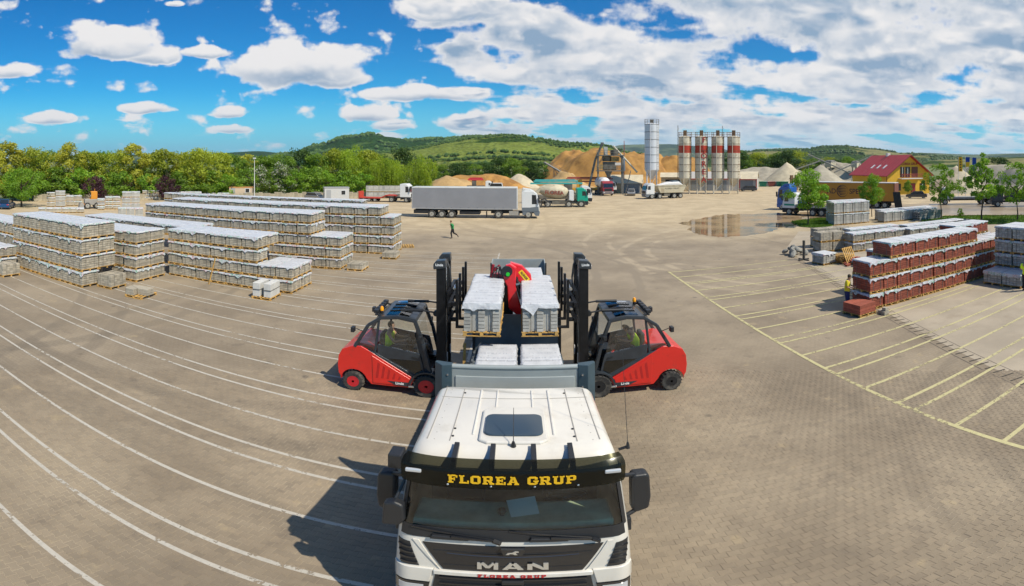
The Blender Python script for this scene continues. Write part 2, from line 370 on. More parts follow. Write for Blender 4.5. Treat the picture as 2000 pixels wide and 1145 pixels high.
# interlocking pavers, double-T outline
def paver_outline(L=.2, wa=.0825, wb=.06, g=.0035):
    h = L/2-g; a = wa-g; b = wb-g
    top = [(-h, a), (-.066, a), (-.036, b), (.036, b), (.066, a), (h, a)]
    return top+[(x, -y) for x, y in reversed(top)]
OUT = paver_outline()
def paver_mesh_data(cx, cy, dz, tilt):
    n = len(OUT); k = .965
    vs = []
    for z, s in ((-.03, 1.0), (-.0035, 1.0), (0.0, k)):
        for x, y in OUT: vs.append((cx, cy, x*s, y*s, z+dz+(tilt[0]*x+tilt[1]*y if z > -.02 else 0)))
    fs = [tuple(range(2*n, 3*n))[::-1]]
    for q in (0, 1): fs += [(q*n+i, q*n+(i+1) % n, (q+1)*n+(i+1) % n, (q+1)*n+i) for i in range(n)]
    return vs, fs
def in_view(X, Y, rmax):
    r = sqrt(X*X+Y*Y); a = atan2(X, Y)
    if r > rmax or abs(a) > 1.075 or r < 5.6: return None
    if abs(X-.05) < 1.0 and Y > 4.5: return None
    return r
cells = []
PL, PP = .2, .1425
rng = random.Random(3)
for i in range(-110, 111):
    for j in range(10, 115):
        u = (i+(.5 if j % 2 else 0))*PL; d = j*PP
        X, Y, _ = fr(u, d); r = in_view(X, Y, 15.5)
        if r: cells.append((r, u, d))
cells.sort()
one = MB(); vs, fs = paver_mesh_data(0, 0, 0, (0, 0)); one.add([(q[2], q[3], q[4]) for q in vs], fs); PM = one.mesh('paver', MATS['paver'])
for r, u, d in cells[:300]:
    o = bpy.data.objects.new('paver', PM); put(o, YARD); o.location = fr(u, d, rng.uniform(-.0015, .0015)); o.rotation_euler = (rng.uniform(-.01, .01), rng.uniform(-.01, .01), -PH0)
pv = MB(); V = []; FA = []
for r, u, d in cells[300:]:
    vs, fs = paver_mesh_data(u, d, rng.uniform(-.0015, .0015), (rng.uniform(-.012, .012), rng.uniform(-.012, .012)))
    b = len(V); V += [fr(q[0]+q[2], q[1]+q[3], q[4]) for q in vs]; FA += [tuple(k+b for k in f[::-1]) for f in fs]
me = bpy.data.meshes.new('pavers'); me.from_pydata(V, [], FA); me.materials.append(MATS['paver'])
pvo = bpy.data.objects.new('pavers', me); put(pvo, YARD); tag(pvo, kind='stuff')

def strip(name, pts, w, z, m, parent):
    """painted line along a polyline, cut into short quads"""
    b = MB(); P = [Vector(p) for p in pts]
    for p, q in zip(P[:-1], P[1:]):
        t = (q-p); t.z = 0; t.normalize(); s = Vector((-t.y, t.x, 0))*w/2
        b.add([(p-s)[:2]+(z,), (q-s)[:2]+(z,), (q+s)[:2]+(z,), (p+s)[:2]+(z,)], [(0, 1, 2, 3)])
    return b.build(name, m, parent)
for k in range(0, 11):
    for off in (0.0, 1.40, 1.92):
        D = 3.63+3.33*k+off
        if D > 37.5: continue
        ue = -2.0-(D-5)*.04
        strip('painted_line', [fr(-46, D), fr(ue, D)], .088, .004, MATS['paint_white'], YARD)
strip('painted_line', [fr(-3.35, 37.6), fr(-2.5, 16)], .115, .0045, MATS['paint_white'], YARD)
# yellow bays on the right
A = Vector(gp(1306, 531)); B = Vector(gp(1975, 868)); AB = (B-A)
strip('painted_line', [A, A+AB*1.25], .13, .0045, MATS['paint_yellow'], YARD)
z7 = lambda x, y: (1300+x*.35, 480+y*.35)
base_ln = [(45, 147), (90, 175), (125, 207), (145, 214), (180, 250), (238, 288), (262, 302), (325, 347), (400, 392), (430, 410), (510, 465), (597, 523), (645, 543), (760, 613), (890, 683), (950, 718), (1110, 795), (1300, 875), (1390, 915), (1620, 1003), (1880, 1097)]
dirv = Vector(gp(*z7(1990, 760)))-Vector(gp(*z7(1620, 1003))); dirv.normalize()
far_dir = Vector(gp(*z7(1500, 310)))-Vector(gp(*z7(650, 543))); far_dir.normalize()
for x, y in base_ln:
    p = Vector(gp(*z7(x, y))); t = (p-A).dot(AB)/AB.length_squared; p = A+AB*t
    strip('painted_line', [p, p+far_dir*(22 if t > .12 else 9)], .12, .004, MATS['paint_yellow'], YARD)
# ------------------------------------------------------------------ palletised concrete goods
WOOD = mat('pallet_wood', (.46, .27, .075), .8, var=.25, vscale=6, rnd=.2, bump=.2)
STONE = mat('grey_stone', (.46, .405, .315), .9, var=.10, vscale=9, bump=.3, bscale=60, island=.36, rnd=.10)
STONEB = mat('pale_stone', (.44, .425, .385), .9, var=.10, vscale=9, bump=.3, bscale=60, island=.30, rnd=.08)
REDST = mat('red_stone', (.335, .085, .048), .9, var=.14, vscale=7, bump=.3, bscale=60, island=.32, rnd=.10)
STRAP = mat('strap', (.12, .115, .105), .6)
def film_mat(name, print_side, top_lines, base=(.565, .57, .59)):
    m = bpy.data.materials.new(name); m.use_nodes = True; MATS[name] = m; T = NT(m.node_tree)
    tc = T.n('ShaderNodeTexCoord').outputs['Object']; s = T.n('ShaderNodeSeparateXYZ', {0: tc}); X, Y, Z = s.outputs
    rn = T.n('ShaderNodeObjectInfo').outputs['Random']
    off = T.n('ShaderNodeCombineXYZ', {0: T.math('MULTIPLY', rn, 31.0), 1: T.math('MULTIPLY', rn, 17.0)}).outputs[0]
    tv = T.n('ShaderNodeVectorMath', {0: tc, 1: off}, operation='ADD').outputs[0]
    nz = T.n('ShaderNodeTexNoise', {'Vector': tv, 'Scale': 4.0, 'Detail': 5.0, 'Roughness': .6}).outputs[0]
    c = T.mix(T.mr(nz, .3, .7), tuple(q*.86 for q in base), base)
    nrm = T.n('ShaderNodeSeparateXYZ', {0: T.n('ShaderNodeNewGeometry').outputs['Normal']}).outputs[2]
    side = T.math('LESS_THAN', T.math('ABSOLUTE', nrm), .55)
    if print_side:
        blk = T.n('ShaderNodeTexNoise', {'Vector': T.n('ShaderNodeVectorMath', {0: tv, 1: (5.0, 5.0, 26.0)}, operation='MULTIPLY').outputs[0], 'Scale': 1.6, 'Detail': 2.0}).outputs[0]
        hue = T.n('ShaderNodeTexNoise', {'Vector': T.n('ShaderNodeVectorMath', {0: tv, 1: (1.3, 1.3, .2)}, operation='MULTIPLY').outputs[0], 'Scale': 1.4, 'Detail': 1.0}).outputs[0]
        ink = T.mix(T.mr(hue, .47, .53), (.45, .05, .05), (.04, .30, .14))
        c = T.mix(T.math('MULTIPLY', T.math('MULTIPLY', T.mr(blk, .56, .6), side), T.mr(hue, .40, .44)), c, ink)
    # rows of small grey print across the top
    st = T.math('FRACT', T.math('MULTIPLY', Y, top_lines)); row = T.math('MULTIPLY', T.mr(st, .42, .5), T.mr(st, .78, .70))
    wd = T.n('ShaderNodeTexNoise', {'Vector': T.n('ShaderNodeVectorMath', {0: tv, 1: (34.0, 3.0, 1.0)}, operation='MULTIPLY').outputs[0], 'Scale': 1.0, 'Detail': 2.0}).outputs[0]
    c = T.mix(T.math('MULTIPLY', T.math('MULTIPLY', row, T.mr(wd, .50, .56)), .42), c, (.22, .24, .28))
    wr = T.n('ShaderNodeTexNoise', {'Vector': tv, 'Scale': 11.0, 'Detail': 5.0, 'Distortion': 1.2}).outputs[0]
    bp = T.n('ShaderNodeBump', {'Height': wr, 'Strength': .55, 'Distance': .03})
    b = T.n('ShaderNodeBsdfPrincipled', {'Base Color': c, 'Roughness': .38, 'Normal': bp.outputs[0], 'Specular IOR Level': .5})
    T.n('ShaderNodeOutputMaterial', {'Surface': b.outputs[0]}); return m
FILM = film_mat('white_film', True, 2.6)

def pallet_wood(w, l, h=.13):
    b = MB()
    for i in range(3):
        y = -l/2+.05+i*(l-.1)/2
        b.box(-w/2, w/2, y-.045, y+.045, 0, .018)
        b.box(-w/2+.05, w/2-.05, y-.03, y+.03, h-.04, h-.022)
        for k in range(3):
            x = -w/2+.06+k*(w-.12)/2; b.box(x-.042, x+.042, y-.048, y+.048, .018, h-.022)
    nb = 6
    for i in range(nb):
        x = -w/2+.05+i*(w-.1)/(nb-1); b.box(x-.048, x+.048, -l/2, l/2, h-.022, h)
    return b
def stone_load(w, l, h, nx, ny, nz, gap=.008, jit=.004, z0=.132, seed=1, chan=None, core=.06):
    """courses of separate stones, slightly uneven; chan = leave open channels between columns along x"""
    b = MB(); rg = random.Random(seed); dx = w/nx; dy = l/ny; dz = h/nz
    for k in range(nz):
        for i in range(nx):
            for j in range(ny):
                if 0 < i < nx-1 and 0 < j < ny-1 and k < nz-1: continue
                if chan and i in chan: continue
                jx, jy = rg.uniform(-jit, jit), rg.uniform(-jit, jit)
                b.box(-w/2+i*dx+gap/2+jx, -w/2+(i+1)*dx-gap/2+jx, -l/2+j*dy+gap/2+jy, -l/2+(j+1)*dy-gap/2+jy, z0+k*dz+.001, z0+(k+1)*dz-gap*1.4)
    if core: b.box(-w/2+core, w/2-core, -l/2+core, l/2-core, z0, z0+h-.03)
    return b
def film_cover(w, l, z, drop=.2, seed=1, flare=.022, n=16, ragged=.5):
    """thin sheet over the load: uneven top, sides hanging to a ragged hem"""
    rg = random.Random(seed); V = []; FC = []
    hw, hl = w/2+.012, l/2+.012
    def hz(x, y): return z+.010+.006*noise.noise((x*5+seed*9.1, y*5, seed))+.004*noise.noise((x*17, y*17, seed*3))
    idx = {}
    for i in range(n+1):
        for j in range(n+1):
            x = -hw+2*hw*i/n; y = -hl+2*hl*j/n
            idx[i, j] = len(V); V.append((x, y, hz(x, y)-(.01 if i in (0, n) or j in (0, n) else 0)))
    for i in range(n):
        for j in range(n): FC.append((idx[i, j], idx[i+1, j], idx[i+1, j+1], idx[i, j+1]))
    per = [(i, 0) for i in range(n)]+[(n, j) for j in range(n)]+[(i, n) for i in range(n, 0, -1)]+[(0, j) for j in range(n, 0, -1)]
    rows = []
    m = len(per); rws = 4
    dips = [(rg.uniform(0, 2*pi), rg.uniform(.10, .26), rg.uniform(.4, 1.7)) for _ in range(4)]; side_d = [rg.uniform(.5, 1.35) for _ in range(4)]
    for t, (i, j) in enumerate(per):
        x, y, zz = V[idx[i, j]]; a = 2*pi*t/m
        sd = 0 if j == 0 else 1 if i == n else 2 if j == n else 3
        d = drop*side_d[sd]*(1+ragged*(.35*noise.noise((cos(a)*3+seed*5, sin(a)*3, seed*1.7))+.28*noise.noise((cos(a)*14, sin(a)*14+seed, 3.3))))
        for (a0, wd, am) in dips:
            da = abs((a-a0+pi) % (2*pi)-pi); d += drop*am*max(0, 1-da/wd)
        d = min(max(.025, d), drop*3.2)
        nx_ = (-1 if i == 0 else 1 if i == n else 0); ny_ = (-1 if j == 0 else 1 if j == n else 0)
        col = [idx[i, j]]
        for q in range(1, rws+1):
            f = q/rws; o = .006+flare*f*(1.0+1.3*noise.noise((cos(a)*10, sin(a)*10+seed, f*1.5)))
            col.append(len(V)); V.append((x+nx_*o, y+ny_*o, zz-d*f))
        rows.append(col)
    for t in range(m):
        a, b = rows[t], rows[(t+1) % m]
        for q in range(rws): FC.append((a[q], a[q+1], b[q+1], b[q]))
    b = MB(); b.v = V; b.f = FC; return b
def straps(w, l, z, xs=(), ys=(), z0=.12):
    b = MB(); e = .004
    for x in xs:
        b.box(x-.009, x+.009, -l/2-e-.004, -l/2-e, z0, z); b.box(x-.009, x+.009, l/2+e, l/2+e+.004, z0, z); b.box(x-.009, x+.009, -l/2-e, l/2+e, z, z+.004)
    for y in ys:
        b.box(-w/2-e-.004, -w/2-e, y-.009, y+.009, z0, z); b.box(w/2+e, w/2+e+.004, y-.009, y+.009, z0, z); b.box(-w/2-e-.004, w/2+e+.004, y-.009, y+.009, z-.001, z+.0055)
    return b

KIT = {}
def pallet_kind(key, w, l, h, nx, ny, nz, stone, film=.2, strap=True, gap=.008, chan=None, nfilm=5, filmmat=None, ragged=.5, n=16):
    """mesh kit of one product: wooden pallet, load, several film covers"""
    k = {'w': w, 'l': l, 'h': h, 'name': {'tall': 'cobble_pallet', 'mid': 'paver_pallet', 'slab': 'slab_pallet', 'red': 'red_stone_pallet', 'greyr': 'grey_block_pallet', 'cube': 'stone_cube_pallet', 'low_slab': 'slab_pallet', 'low_red': 'red_stone_pallet', 'bare': 'block_pallet'}.get(key, 'block_pallet')}
    k['wood'] = pallet_wood(w, l).mesh('pallet', WOOD)
    k['load'] = [stone_load(w-.055, l-.05, h-.132, nx, ny, nz, gap, seed=s, chan=chan).mesh('stone_load', stone) for s in (1, 2)]
    k['film'] = [film_cover(w-.055, l-.05, h, film, seed=s+len(KIT)*7, n=n, ragged=ragged).mesh('film_cover', filmmat or FILM, smooth=50) for s in range(nfilm)] if film else []
    k['strap'] = straps(w-.055, l-.05, h, xs=(-w*.25, w*.27), ys=(-l*.26, l*.25)).mesh('strap', STRAP) if strap else None
    KIT[key] = k
PRNG = random.Random(11)
def put_pallet(key, loc, rot, label, group, cat='pallet', film=True, name=None, jit=.026):
    k = KIT[key]; name = name or k['name']
    t = thing(name, label, cat, (loc[0]+PRNG.uniform(-jit, jit), loc[1]+PRNG.uniform(-jit, jit), loc[2]), rot+PRNG.uniform(-jit, jit)*.6, group)
    o = bpy.data.objects.new('pallet', k['wood']); put(o, t)
    o = bpy.data.objects.new('stone_load', PRNG.choice(k['load'])); put(o, t)
    if k['strap']: o = bpy.data.objects.new('strap', k['strap']); put(o, t)
    if film and k['film']:
        o = bpy.data.objects.new('film_cover', PRNG.choice(k['film'])); put(o, t)
    return t
pallet_kind('tall', 1.04, 1.25, .90, 6, 7, 6, STONE, .10, gap=.014)            # left front stack
pallet_kind('mid', 1.04, 1.25, .725, 4, 5, 6, STONE, .09, gap=.013)            # long stacks
pallet_kind('slab', 1.04, 1.25, .74, 2, 3, 8, STONE, .10, gap=.012)
pallet_kind('red', .89, 1.32, .775, 3, 4, 6, REDST, .12, gap=.008, ragged=.8)
pallet_kind('greyr', 1.2, 1.2, .80, 5, 5, 5, STONEB, .13, gap=.012)
pallet_kind('cube', 1.22, 1.3, 1.30, 3, 3, 3, STONEB, .12, gap=.014)
pallet_kind('low_slab', 1.1, 1.3, .48, 2, 2, 3, STONE, 0)
pallet_kind('low_red', 1.1, 1.1, .58, 1, 2, 3, REDST, 0, strap=False)
pallet_kind('bare', 1.1, 1.25, .78, 6, 5, 5, STONE, 0)

ORD = ['ground', 'second', 'third', 'fourth', 'fifth']
def block(key, x0, x1, y0, ny, tiers, what, group, slope=0.0, skip=None, zt=None, gapx=.0):
    """a block of stacked pallets: columns from x1 leftwards to x0, ny rows backwards; tiers(col_x, row) gives the height"""
    k = KIT[key]; w = k['w']+.02+gapx; l = k['l']+.03; n = max(1, round((x1-x0)/w))
    for i in range(n):
        x = x1-w*(i+.5)
        for j in range(ny):
            y = y0+l*(j+.5)+(x1-x)*slope
            nt = tiers(x, j) if callable(tiers) else tiers
            for q in range(nt):
                if skip and skip(i, j, q, n, nt): continue
                put_pallet(key, (x, y, .004+q*(k['h']+.016)), 0, '%s, %s%s tier' % (what, ('front ' if j == 0 else 'rear ') if ny > 1 else '', ORD[q] if q < nt-1 else 'topmost' if nt > 1 else 'only'), group+(' front ' if j == 0 else ' rear ')+(ORD[q] if q < nt-1 else 'top')+' tier')
# only the outer shell of each block can be seen: the front row, the right end and the top tier
def shell(front_cols=99, end_cols=2, low=0):
    def f(i, j, q, n, nt):
        if q == nt-1: return False
        if q < low and not i < end_cols: return True
        return not (j == 0 or i < end_cols-1)
    return f
block('tall', -27.9, -20.7, 16.95, 2, 4, 'small grey cobble pallet under film in the tall cobble block', 'cobble block', slope=.01, skip=lambda i, j, q, n, nt: (i == 0 and j == 1 and q == 0))
block('tall', -37.5, -28.6, 18.0, 2, 3, 'cobble pallet behind the two short stacks at the lines', 'rear cobble block', skip=shell())
block('mid', -30.5, -20.9, 20.2, 2, 4, 'grey paver pallet between the cobble block and the narrow stack', 'middle paver block', skip=lambda i, j, q, n, nt: q < nt-1 and i > 0)
block('slab', -20.7, -19.6, 20.1, 2, 4, 'grey slab pallet in the narrow stack behind the bent slabs', 'narrow slab stack')
block('mid', -20.0, -11.1, 22.9, 2, lambda x, j: 2 if x > -13.0 else 4, 'flat grey paver pallet in the stack behind the kerb blocks', 'stepped paver stack', skip=shell())
block('mid', -29.9, -19.0, 24.5, 2, 4, 'pallet of flat grey pavers behind the narrow slab stack', 'paver row behind', skip=lambda i, j, q, n, nt: q < nt-1)
block('mid', -28.0, -10.85, 29.55, 2, lambda x, j: 3 if x > -12.9 else 5, 'paver pallet in the five tier stack with slabs at its foot', 'five tier stack', skip=shell(low=2, end_cols=5))
block('mid', -30.0, -8.85, 35.8, 2, lambda x, j: 4 if x > -9.9 else 5, 'paver pallet in the longest stack beside the thin slabs', 'longest stack', skip=shell(low=3, end_cols=9))
block('mid', -36, -13.2, 42.0, 1, 5, 'grey paver pallet in the row behind the longest stack', 'rear row', skip=lambda i, j, q, n, nt: q < nt-2)
# small goods standing in front of the stacks
put_pallet('tall', (-27.3, 15.9, .004), 0, 'low film covered cobble pallet at the end of the painted lines, under another', 'short cobble stacks lower')
put_pallet('mid', (-27.3, 15.9, .924), 0, 'film covered cobble pallet resting on another beside the painted lines', 'short cobble stacks upper')
put_pallet('tall', (-28.5, 15.8, .004), 0, 'low film covered cobble pallet at the end of the painted lines, under another', 'short cobble stacks lower')
put_pallet('mid', (-28.5, 15.8, .924), 0, 'film covered cobble pallet resting on another beside the painted lines', 'short cobble stacks upper')
put_pallet('bare', (-25.95, 15.3, .004), 0, 'single uncovered cobble pallet in front of the short film covered stacks', None)
put_pallet('bare', (-19.95, 18.5, .004), .06, 'uncovered cobble pallet standing against the corner of the tall cobble block', None)
put_pallet('low_slab', (-9.9, 30.2, .004), 0, 'low pallet of grey slabs at the foot of the five tier stack', None)
put_pallet('low_slab', (-8.8, 34.7, .004), 0.05, 'thin pallet of slabs lying by the end of the longest stack', None)
# two piles of slabs with a bent top, on one pallet
t = thing('slab_pile', 'low pile of bent grey slabs on a pallet between the painted lines', 'slabs', (-17.4, 18.2, .004), .1)
put(bpy.data.objects.new('pallet', KIT['low_slab']['wood']), t)
for k in range(3):
    for s in (-1, 1):
        b = MB(); b.prism([(-.62, .02), (-.3, .3), (.62, .3), (.62, -.28), (.0, -.28)] if s > 0 else [(-.62, 0), (-.02, -.3), (.0, -.62), (-.5, -.62), (-.62, -.5)], 'z', .135+k*.115, .24+k*.115)
        b.build('slab', STONE, t, bevel=.008)
# kerb blocks on a pallet in front of the stepped stack
t = thing('kerb_pallet', 'pallet of pale kerb blocks with an open gap in the middle', 'pallet', (-12.05, 21.8, .004), .05)
put(bpy.data.objects.new('pallet', KIT['bare']['wood']), t)
for sx in (-1, 1):
    for sy in (-1, 0, 1):
        for q in range(2):
            MB().box(sx*.31-.2, sx*.31+.2, sy*.37-.17, sy*.37+.17, .135+q*.37, .135+q*.37+.355).build('kerb_block', mat('kerb_white', (.52, .51, .48), .85, var=.08, vscale=5, rnd=.06), t, bevel=.015)
for sx in (-1, 1): MB().box(sx*.31-.21, sx*.31+.21, -.57, .57, .50, .53).build('strap', STRAP, t)
# empty pallet by the longest stack
t = thing('empty_pallet', 'empty yellow wooden pallet on the ground past the longest stack', 'pallet', gp(795, 482), .3)
put(bpy.data.objects.new('pallet', KIT['bare']['wood']), t)
# plank leaning on the stepped stack
b = MB(); b.bar((-16.15, 22.45, .0), (-15.95, 22.83, 1.55), .10, .03)
tag(b.build('plank', WOOD), 'narrow yellow plank leaning against the stepped paver stack', 'plank')

# ---- right side
RS = .004
block('red', 15.45, 27.8, 16.6, 1, 3, 'pallet of red stone under ragged film in the long red stack', 'red stack', skip=None)
for i in range(8):
    x = 16.36+.91*(i+.5)
    put_pallet('red', (x, 16.6+.68, RS+3*.791), 0, 'topmost pallet of red stone on the long red stack', 'red stack crown')
block('red', 17.0, 27.4, 18.2, 1, 3, 'pallet of red stone in the row hidden behind the long red stack', 'rear red row', skip=lambda i, j, q, n, nt: q < nt-1)
for i in range(4): put_pallet('red', (24.0+.91*i, 18.9, RS+3*.791), 0, 'brown stone pallet standing on the row behind the long red stack', 'rear red row crown')
put_pallet('low_red', (14.45, 16.65, RS), .12, 'low uncovered pallet of two red stone layers in front of the standing man', None)
t = thing('stone_remnant', 'few loose grey paving stones beside the low red pallet', 'stones', (15.12, 15.75, 0), .2)
for k, (dx, dy, dz) in enumerate(((0, 0, 0), (.22, .05, 0), (.1, .02, .17), (.1, .26, 0))): MB().box(dx-.1, dx+.1, dy-.1, dy+.1, dz+.002, dz+.165).build('stone', STONE, t, bevel=.01)
for j in range(2): put_pallet('greyr', (23.55, 15.2-1.26*j, RS), .03, 'grey paver pallet of the low pair in front of the grey corner stack', 'low grey pair')
for i in range(2):
    for j in range(3):
        for q in range(4): put_pallet('greyr', (25.0+1.25*i, 15.35-1.24*j, RS+q*.816), 0, 'grey paver pallet in the corner stack beside the red stack, %s tier' % ['ground', 'second', 'third', 'topmost'][q], 'grey corner stack '+ORD[q])
put_pallet('greyr', gp(1609, 514.5), .12, 'single grey paver pallet standing alone on the yellow lines', None)
def row(key, px, py, n, step, rot, tiers, label, group, film=True):
    p = Vector(gp(px, py)); d = Vector((cos(rot), sin(rot), 0)); k = KIT[key]
    for i in range(n):
        for q in range(tiers): put_pallet(key, p+d*step*i+Vector((0, 0, RS+q*(k['h']+.016))), rot, label+(', upper tier' if q else ', lower tier' if tiers > 1 else ''), group+(' upper' if q else ''), film=film)
RR = -.08
row('cube', 1632, 439, 4, 1.27, RR, 2, 'tall cube of grey stone near the young roadside tree', 'grey cubes')
row('cube', 1627, 434.5, 4, 1.27, RR, 2, 'tall cube of grey stone in the second row near the roadside tree', 'rear grey cubes')
row('cube', 1728, 433.5, 7, 1.27, RR, 1, 'grey stone cube in the single row next to the stacked cubes', 'single cubes')
row('cube', 1722, 429.5, 7, 1.27, RR, 1, 'grey stone cube in the back row next to the stacked cubes', 'single cubes back')
row('bare', 1607, 490.5, 2, 1.14, RR, 2, 'grey block pallet near the wooden pallet pile', 'two tier grey pallets')
row('bare', 1600, 482, 3, 1.14, RR, 2, 'grey block pallet behind the two tier pair', 'two tier grey pallets rear')
row('slab', 1668, 490, 5, 1.08, RR, 2, 'weathered slab pallet under loose film behind the red stack', 'film slab row')
row('slab', 1662, 480, 5, 1.08, RR, 2, 'weathered slab pallet under loose film in the second row behind the red stack', 'film slab row rear')
row('mid', 1778, 478, 6, 1.08, RR, 2, 'slab pallet with white film among the corrugated blocks', 'film pallets among corrugated blocks')
row('mid', 1772, 470, 7, 1.08, RR, 2, 'slab pallet with white film in the row next to the corrugated blocks', 'film pallets by corrugated blocks')
# long corrugated concrete channel blocks
CORR = mat('channel_stone', (.27, .26, .23), .95, var=.2, vscale=3, rnd=.1, island=.15)
def channel_rack(loc, rot, n, tiers, label, group):
    for i in range(n):
        d = Vector((cos(rot), sin(rot), 0)); t = thing('channel_stack', label, 'stone blocks', Vector(loc)+d*1.35*i, rot, group)
        for q in range(tiers):
            for s in range(3):
                b = MB(); pts = [(-.2, 0), (-.2, .12)]+[(-.2+.4*u/6, .26-.13*sin(pi*u/6)) for u in range(7)]+[(.2, .12), (.2, 0)]
                pts = [(p[0]+(s-1)*.42, p[1]+q*.29) for p in pts]; b.prism(pts, 'x', -.64, .64); b.build('channel_block', CORR, t)
channel_rack(gp(1738, 464), RR, 9, 2, 'grey corrugated channel blocks in the low row before the trees', 'corrugated rows')
channel_rack(gp(1748, 456), RR, 9, 2, 'grey corrugated channel blocks in the second low row before the trees', 'corrugated rows rear')
channel_rack(gp(1797, 430), RR, 3, 4, 'tall stack of grey corrugated channel blocks beside the roadside trees', 'corrugated stack')
# pile of used pallets, loose red bricks, sacks
t = thing('pallet_pile', 'pile of yellow wooden pallets, the top one tilted on its edge', 'pallets', gp(1643, 512), .15)
for k in range(4): o = put(bpy.data.objects.new('pallet', KIT['bare']['wood']), t); o.location = (random.uniform(-.05, .05), random.uniform(-.05, .05), .002+k*.135); o.rotation_euler.z = random.uniform(-.08, .08)
o = put(bpy.data.objects.new('pallet', KIT['bare']['wood']), t); o.location = (-.1, -.75, .55); o.rotation_euler = (1.15, 0, .1)
t = thing('brick_heap', 'small heap of loose red bricks beside the wooden pallets', 'bricks', gp(1672, 516), 0)
rg = random.Random(5)
for k in range(26):
    o = MB().box(-.2, .2, -.1, .1, -.06, .06).build('brick', REDST, t); r = rg.uniform(0, .75); a = rg.uniform(0, 6.28)
    o.location = (r*cos(a)*1.2, r*sin(a), .07+max(0, .42-r*.5)*rg.uniform(.3, 1)); o.rotation_euler = (rg.uniform(-.3, .3), rg.uniform(-.3, .3), a)
t = thing('stone_heap', 'heap of rough grey stones next to the steel post stand', 'stones', gp(1552, 498), 0)
for k in range(22):
    b = MB(); b.ball((0, 0, 0), rg.uniform(.18, .32), rg.uniform(.15, .25), rg.uniform(.1, .18), 7, 5)
    o = b.build('stone', CORR, t); r = rg.uniform(0, .9); a = rg.uniform(0, 6.28); o.location = (r*cos(a)*1.2, r*sin(a), .12+max(0, .6-r*.6)*rg.uniform(.2, 1)); o.rotation_euler = (rg.random(), rg.random(), a)
t = thing('post_stand', 'dark steel post on a cross shaped foot beside the rough stone heap', 'post', gp(1570, 508), .2)
b = MB(); b.box(-.07, .07, -.07, .07, .092, 1.45).box(-.03, .03, -.09, .09, .5, .62).build('post', mat('dark_steel', (.06, .055, .05), .6, .3), t)
b = MB(); b.box(-.5, .5, -.05, .05, 0.002, .09).box(-.05, .05, -.5, -.05, 0.002, .085).box(-.05, .05, .05, .5, 0.002, .085).build('foot', MATS['dark_steel'], t)
# ------------------------------------------------------------------ the white truck with its flatbed body, crane and trailer
WHITE = mat('cab_white', (.62, .585, .525), .28, var=.03, vscale=1.5, coat=.6, dirt=(.46, .415, .345), dscale=2.2, dthr=(.50, .82))
BLACKP = mat('black_plastic', (.018, .019, .022), .42, bump=.15, bscale=200)
BLACKG = mat('black_gloss', (.012, .013, .016), .12, coat=.5)
SLATE = mat('slate_blue_steel', (.045, .075, .095), .45, .2, var=.15, vscale=2)
GREYP = mat('grey_panel', (.30, .325, .32), .4, .12, var=.08, vscale=1.2, dirt=(.2, .21, .2), dscale=2.2, dthr=(.5, .85))
DECK = mat('deck_dark', (.10, .115, .13), .7, .1, var=.25, vscale=3, bump=.3)
RED = mat('lift_red', (.62, .018, .012), .3, var=.05, vscale=2, coat=.5, dirt=(.30, .035, .025), dscale=3.5, dthr=(.54, .80))
RUBBER = mat('rubber', (.035, .033, .031), .85, var=.3, vscale=8, bump=.3, dirt=(.12, .105, .085), dscale=4, dthr=(.45, .75))
CHROME = mat('steel_bright', (.55, .55, .55), .25, .9)
YEL = mat('letter_yellow', (.80, .47, .01), .5)
SILV = mat('letter_silver', (.62, .60, .55), .3, .6)
REDL = mat('letter_red', (.45, .02, .02), .5)
LAMP = mat('lamp_lens', (.55, .56, .58), .08, .3)
STEELD = mat('frame_black', (.02, .021, .023), .5, .2, var=.3, vscale=4)
GLW = glass('windscreen_glass', (.88, .95, .86)); GLD = glass('tinted_glass', (.16, .20, .20))
HATCH = mat('hatch_glass', (.035, .055, .075), .12, coat=.3)
INTER = mat('cab_interior', (.42, .45, .34), .8, var=.2, vscale=4)
PAPER = mat('paper', (.75, .8, .78), .7)

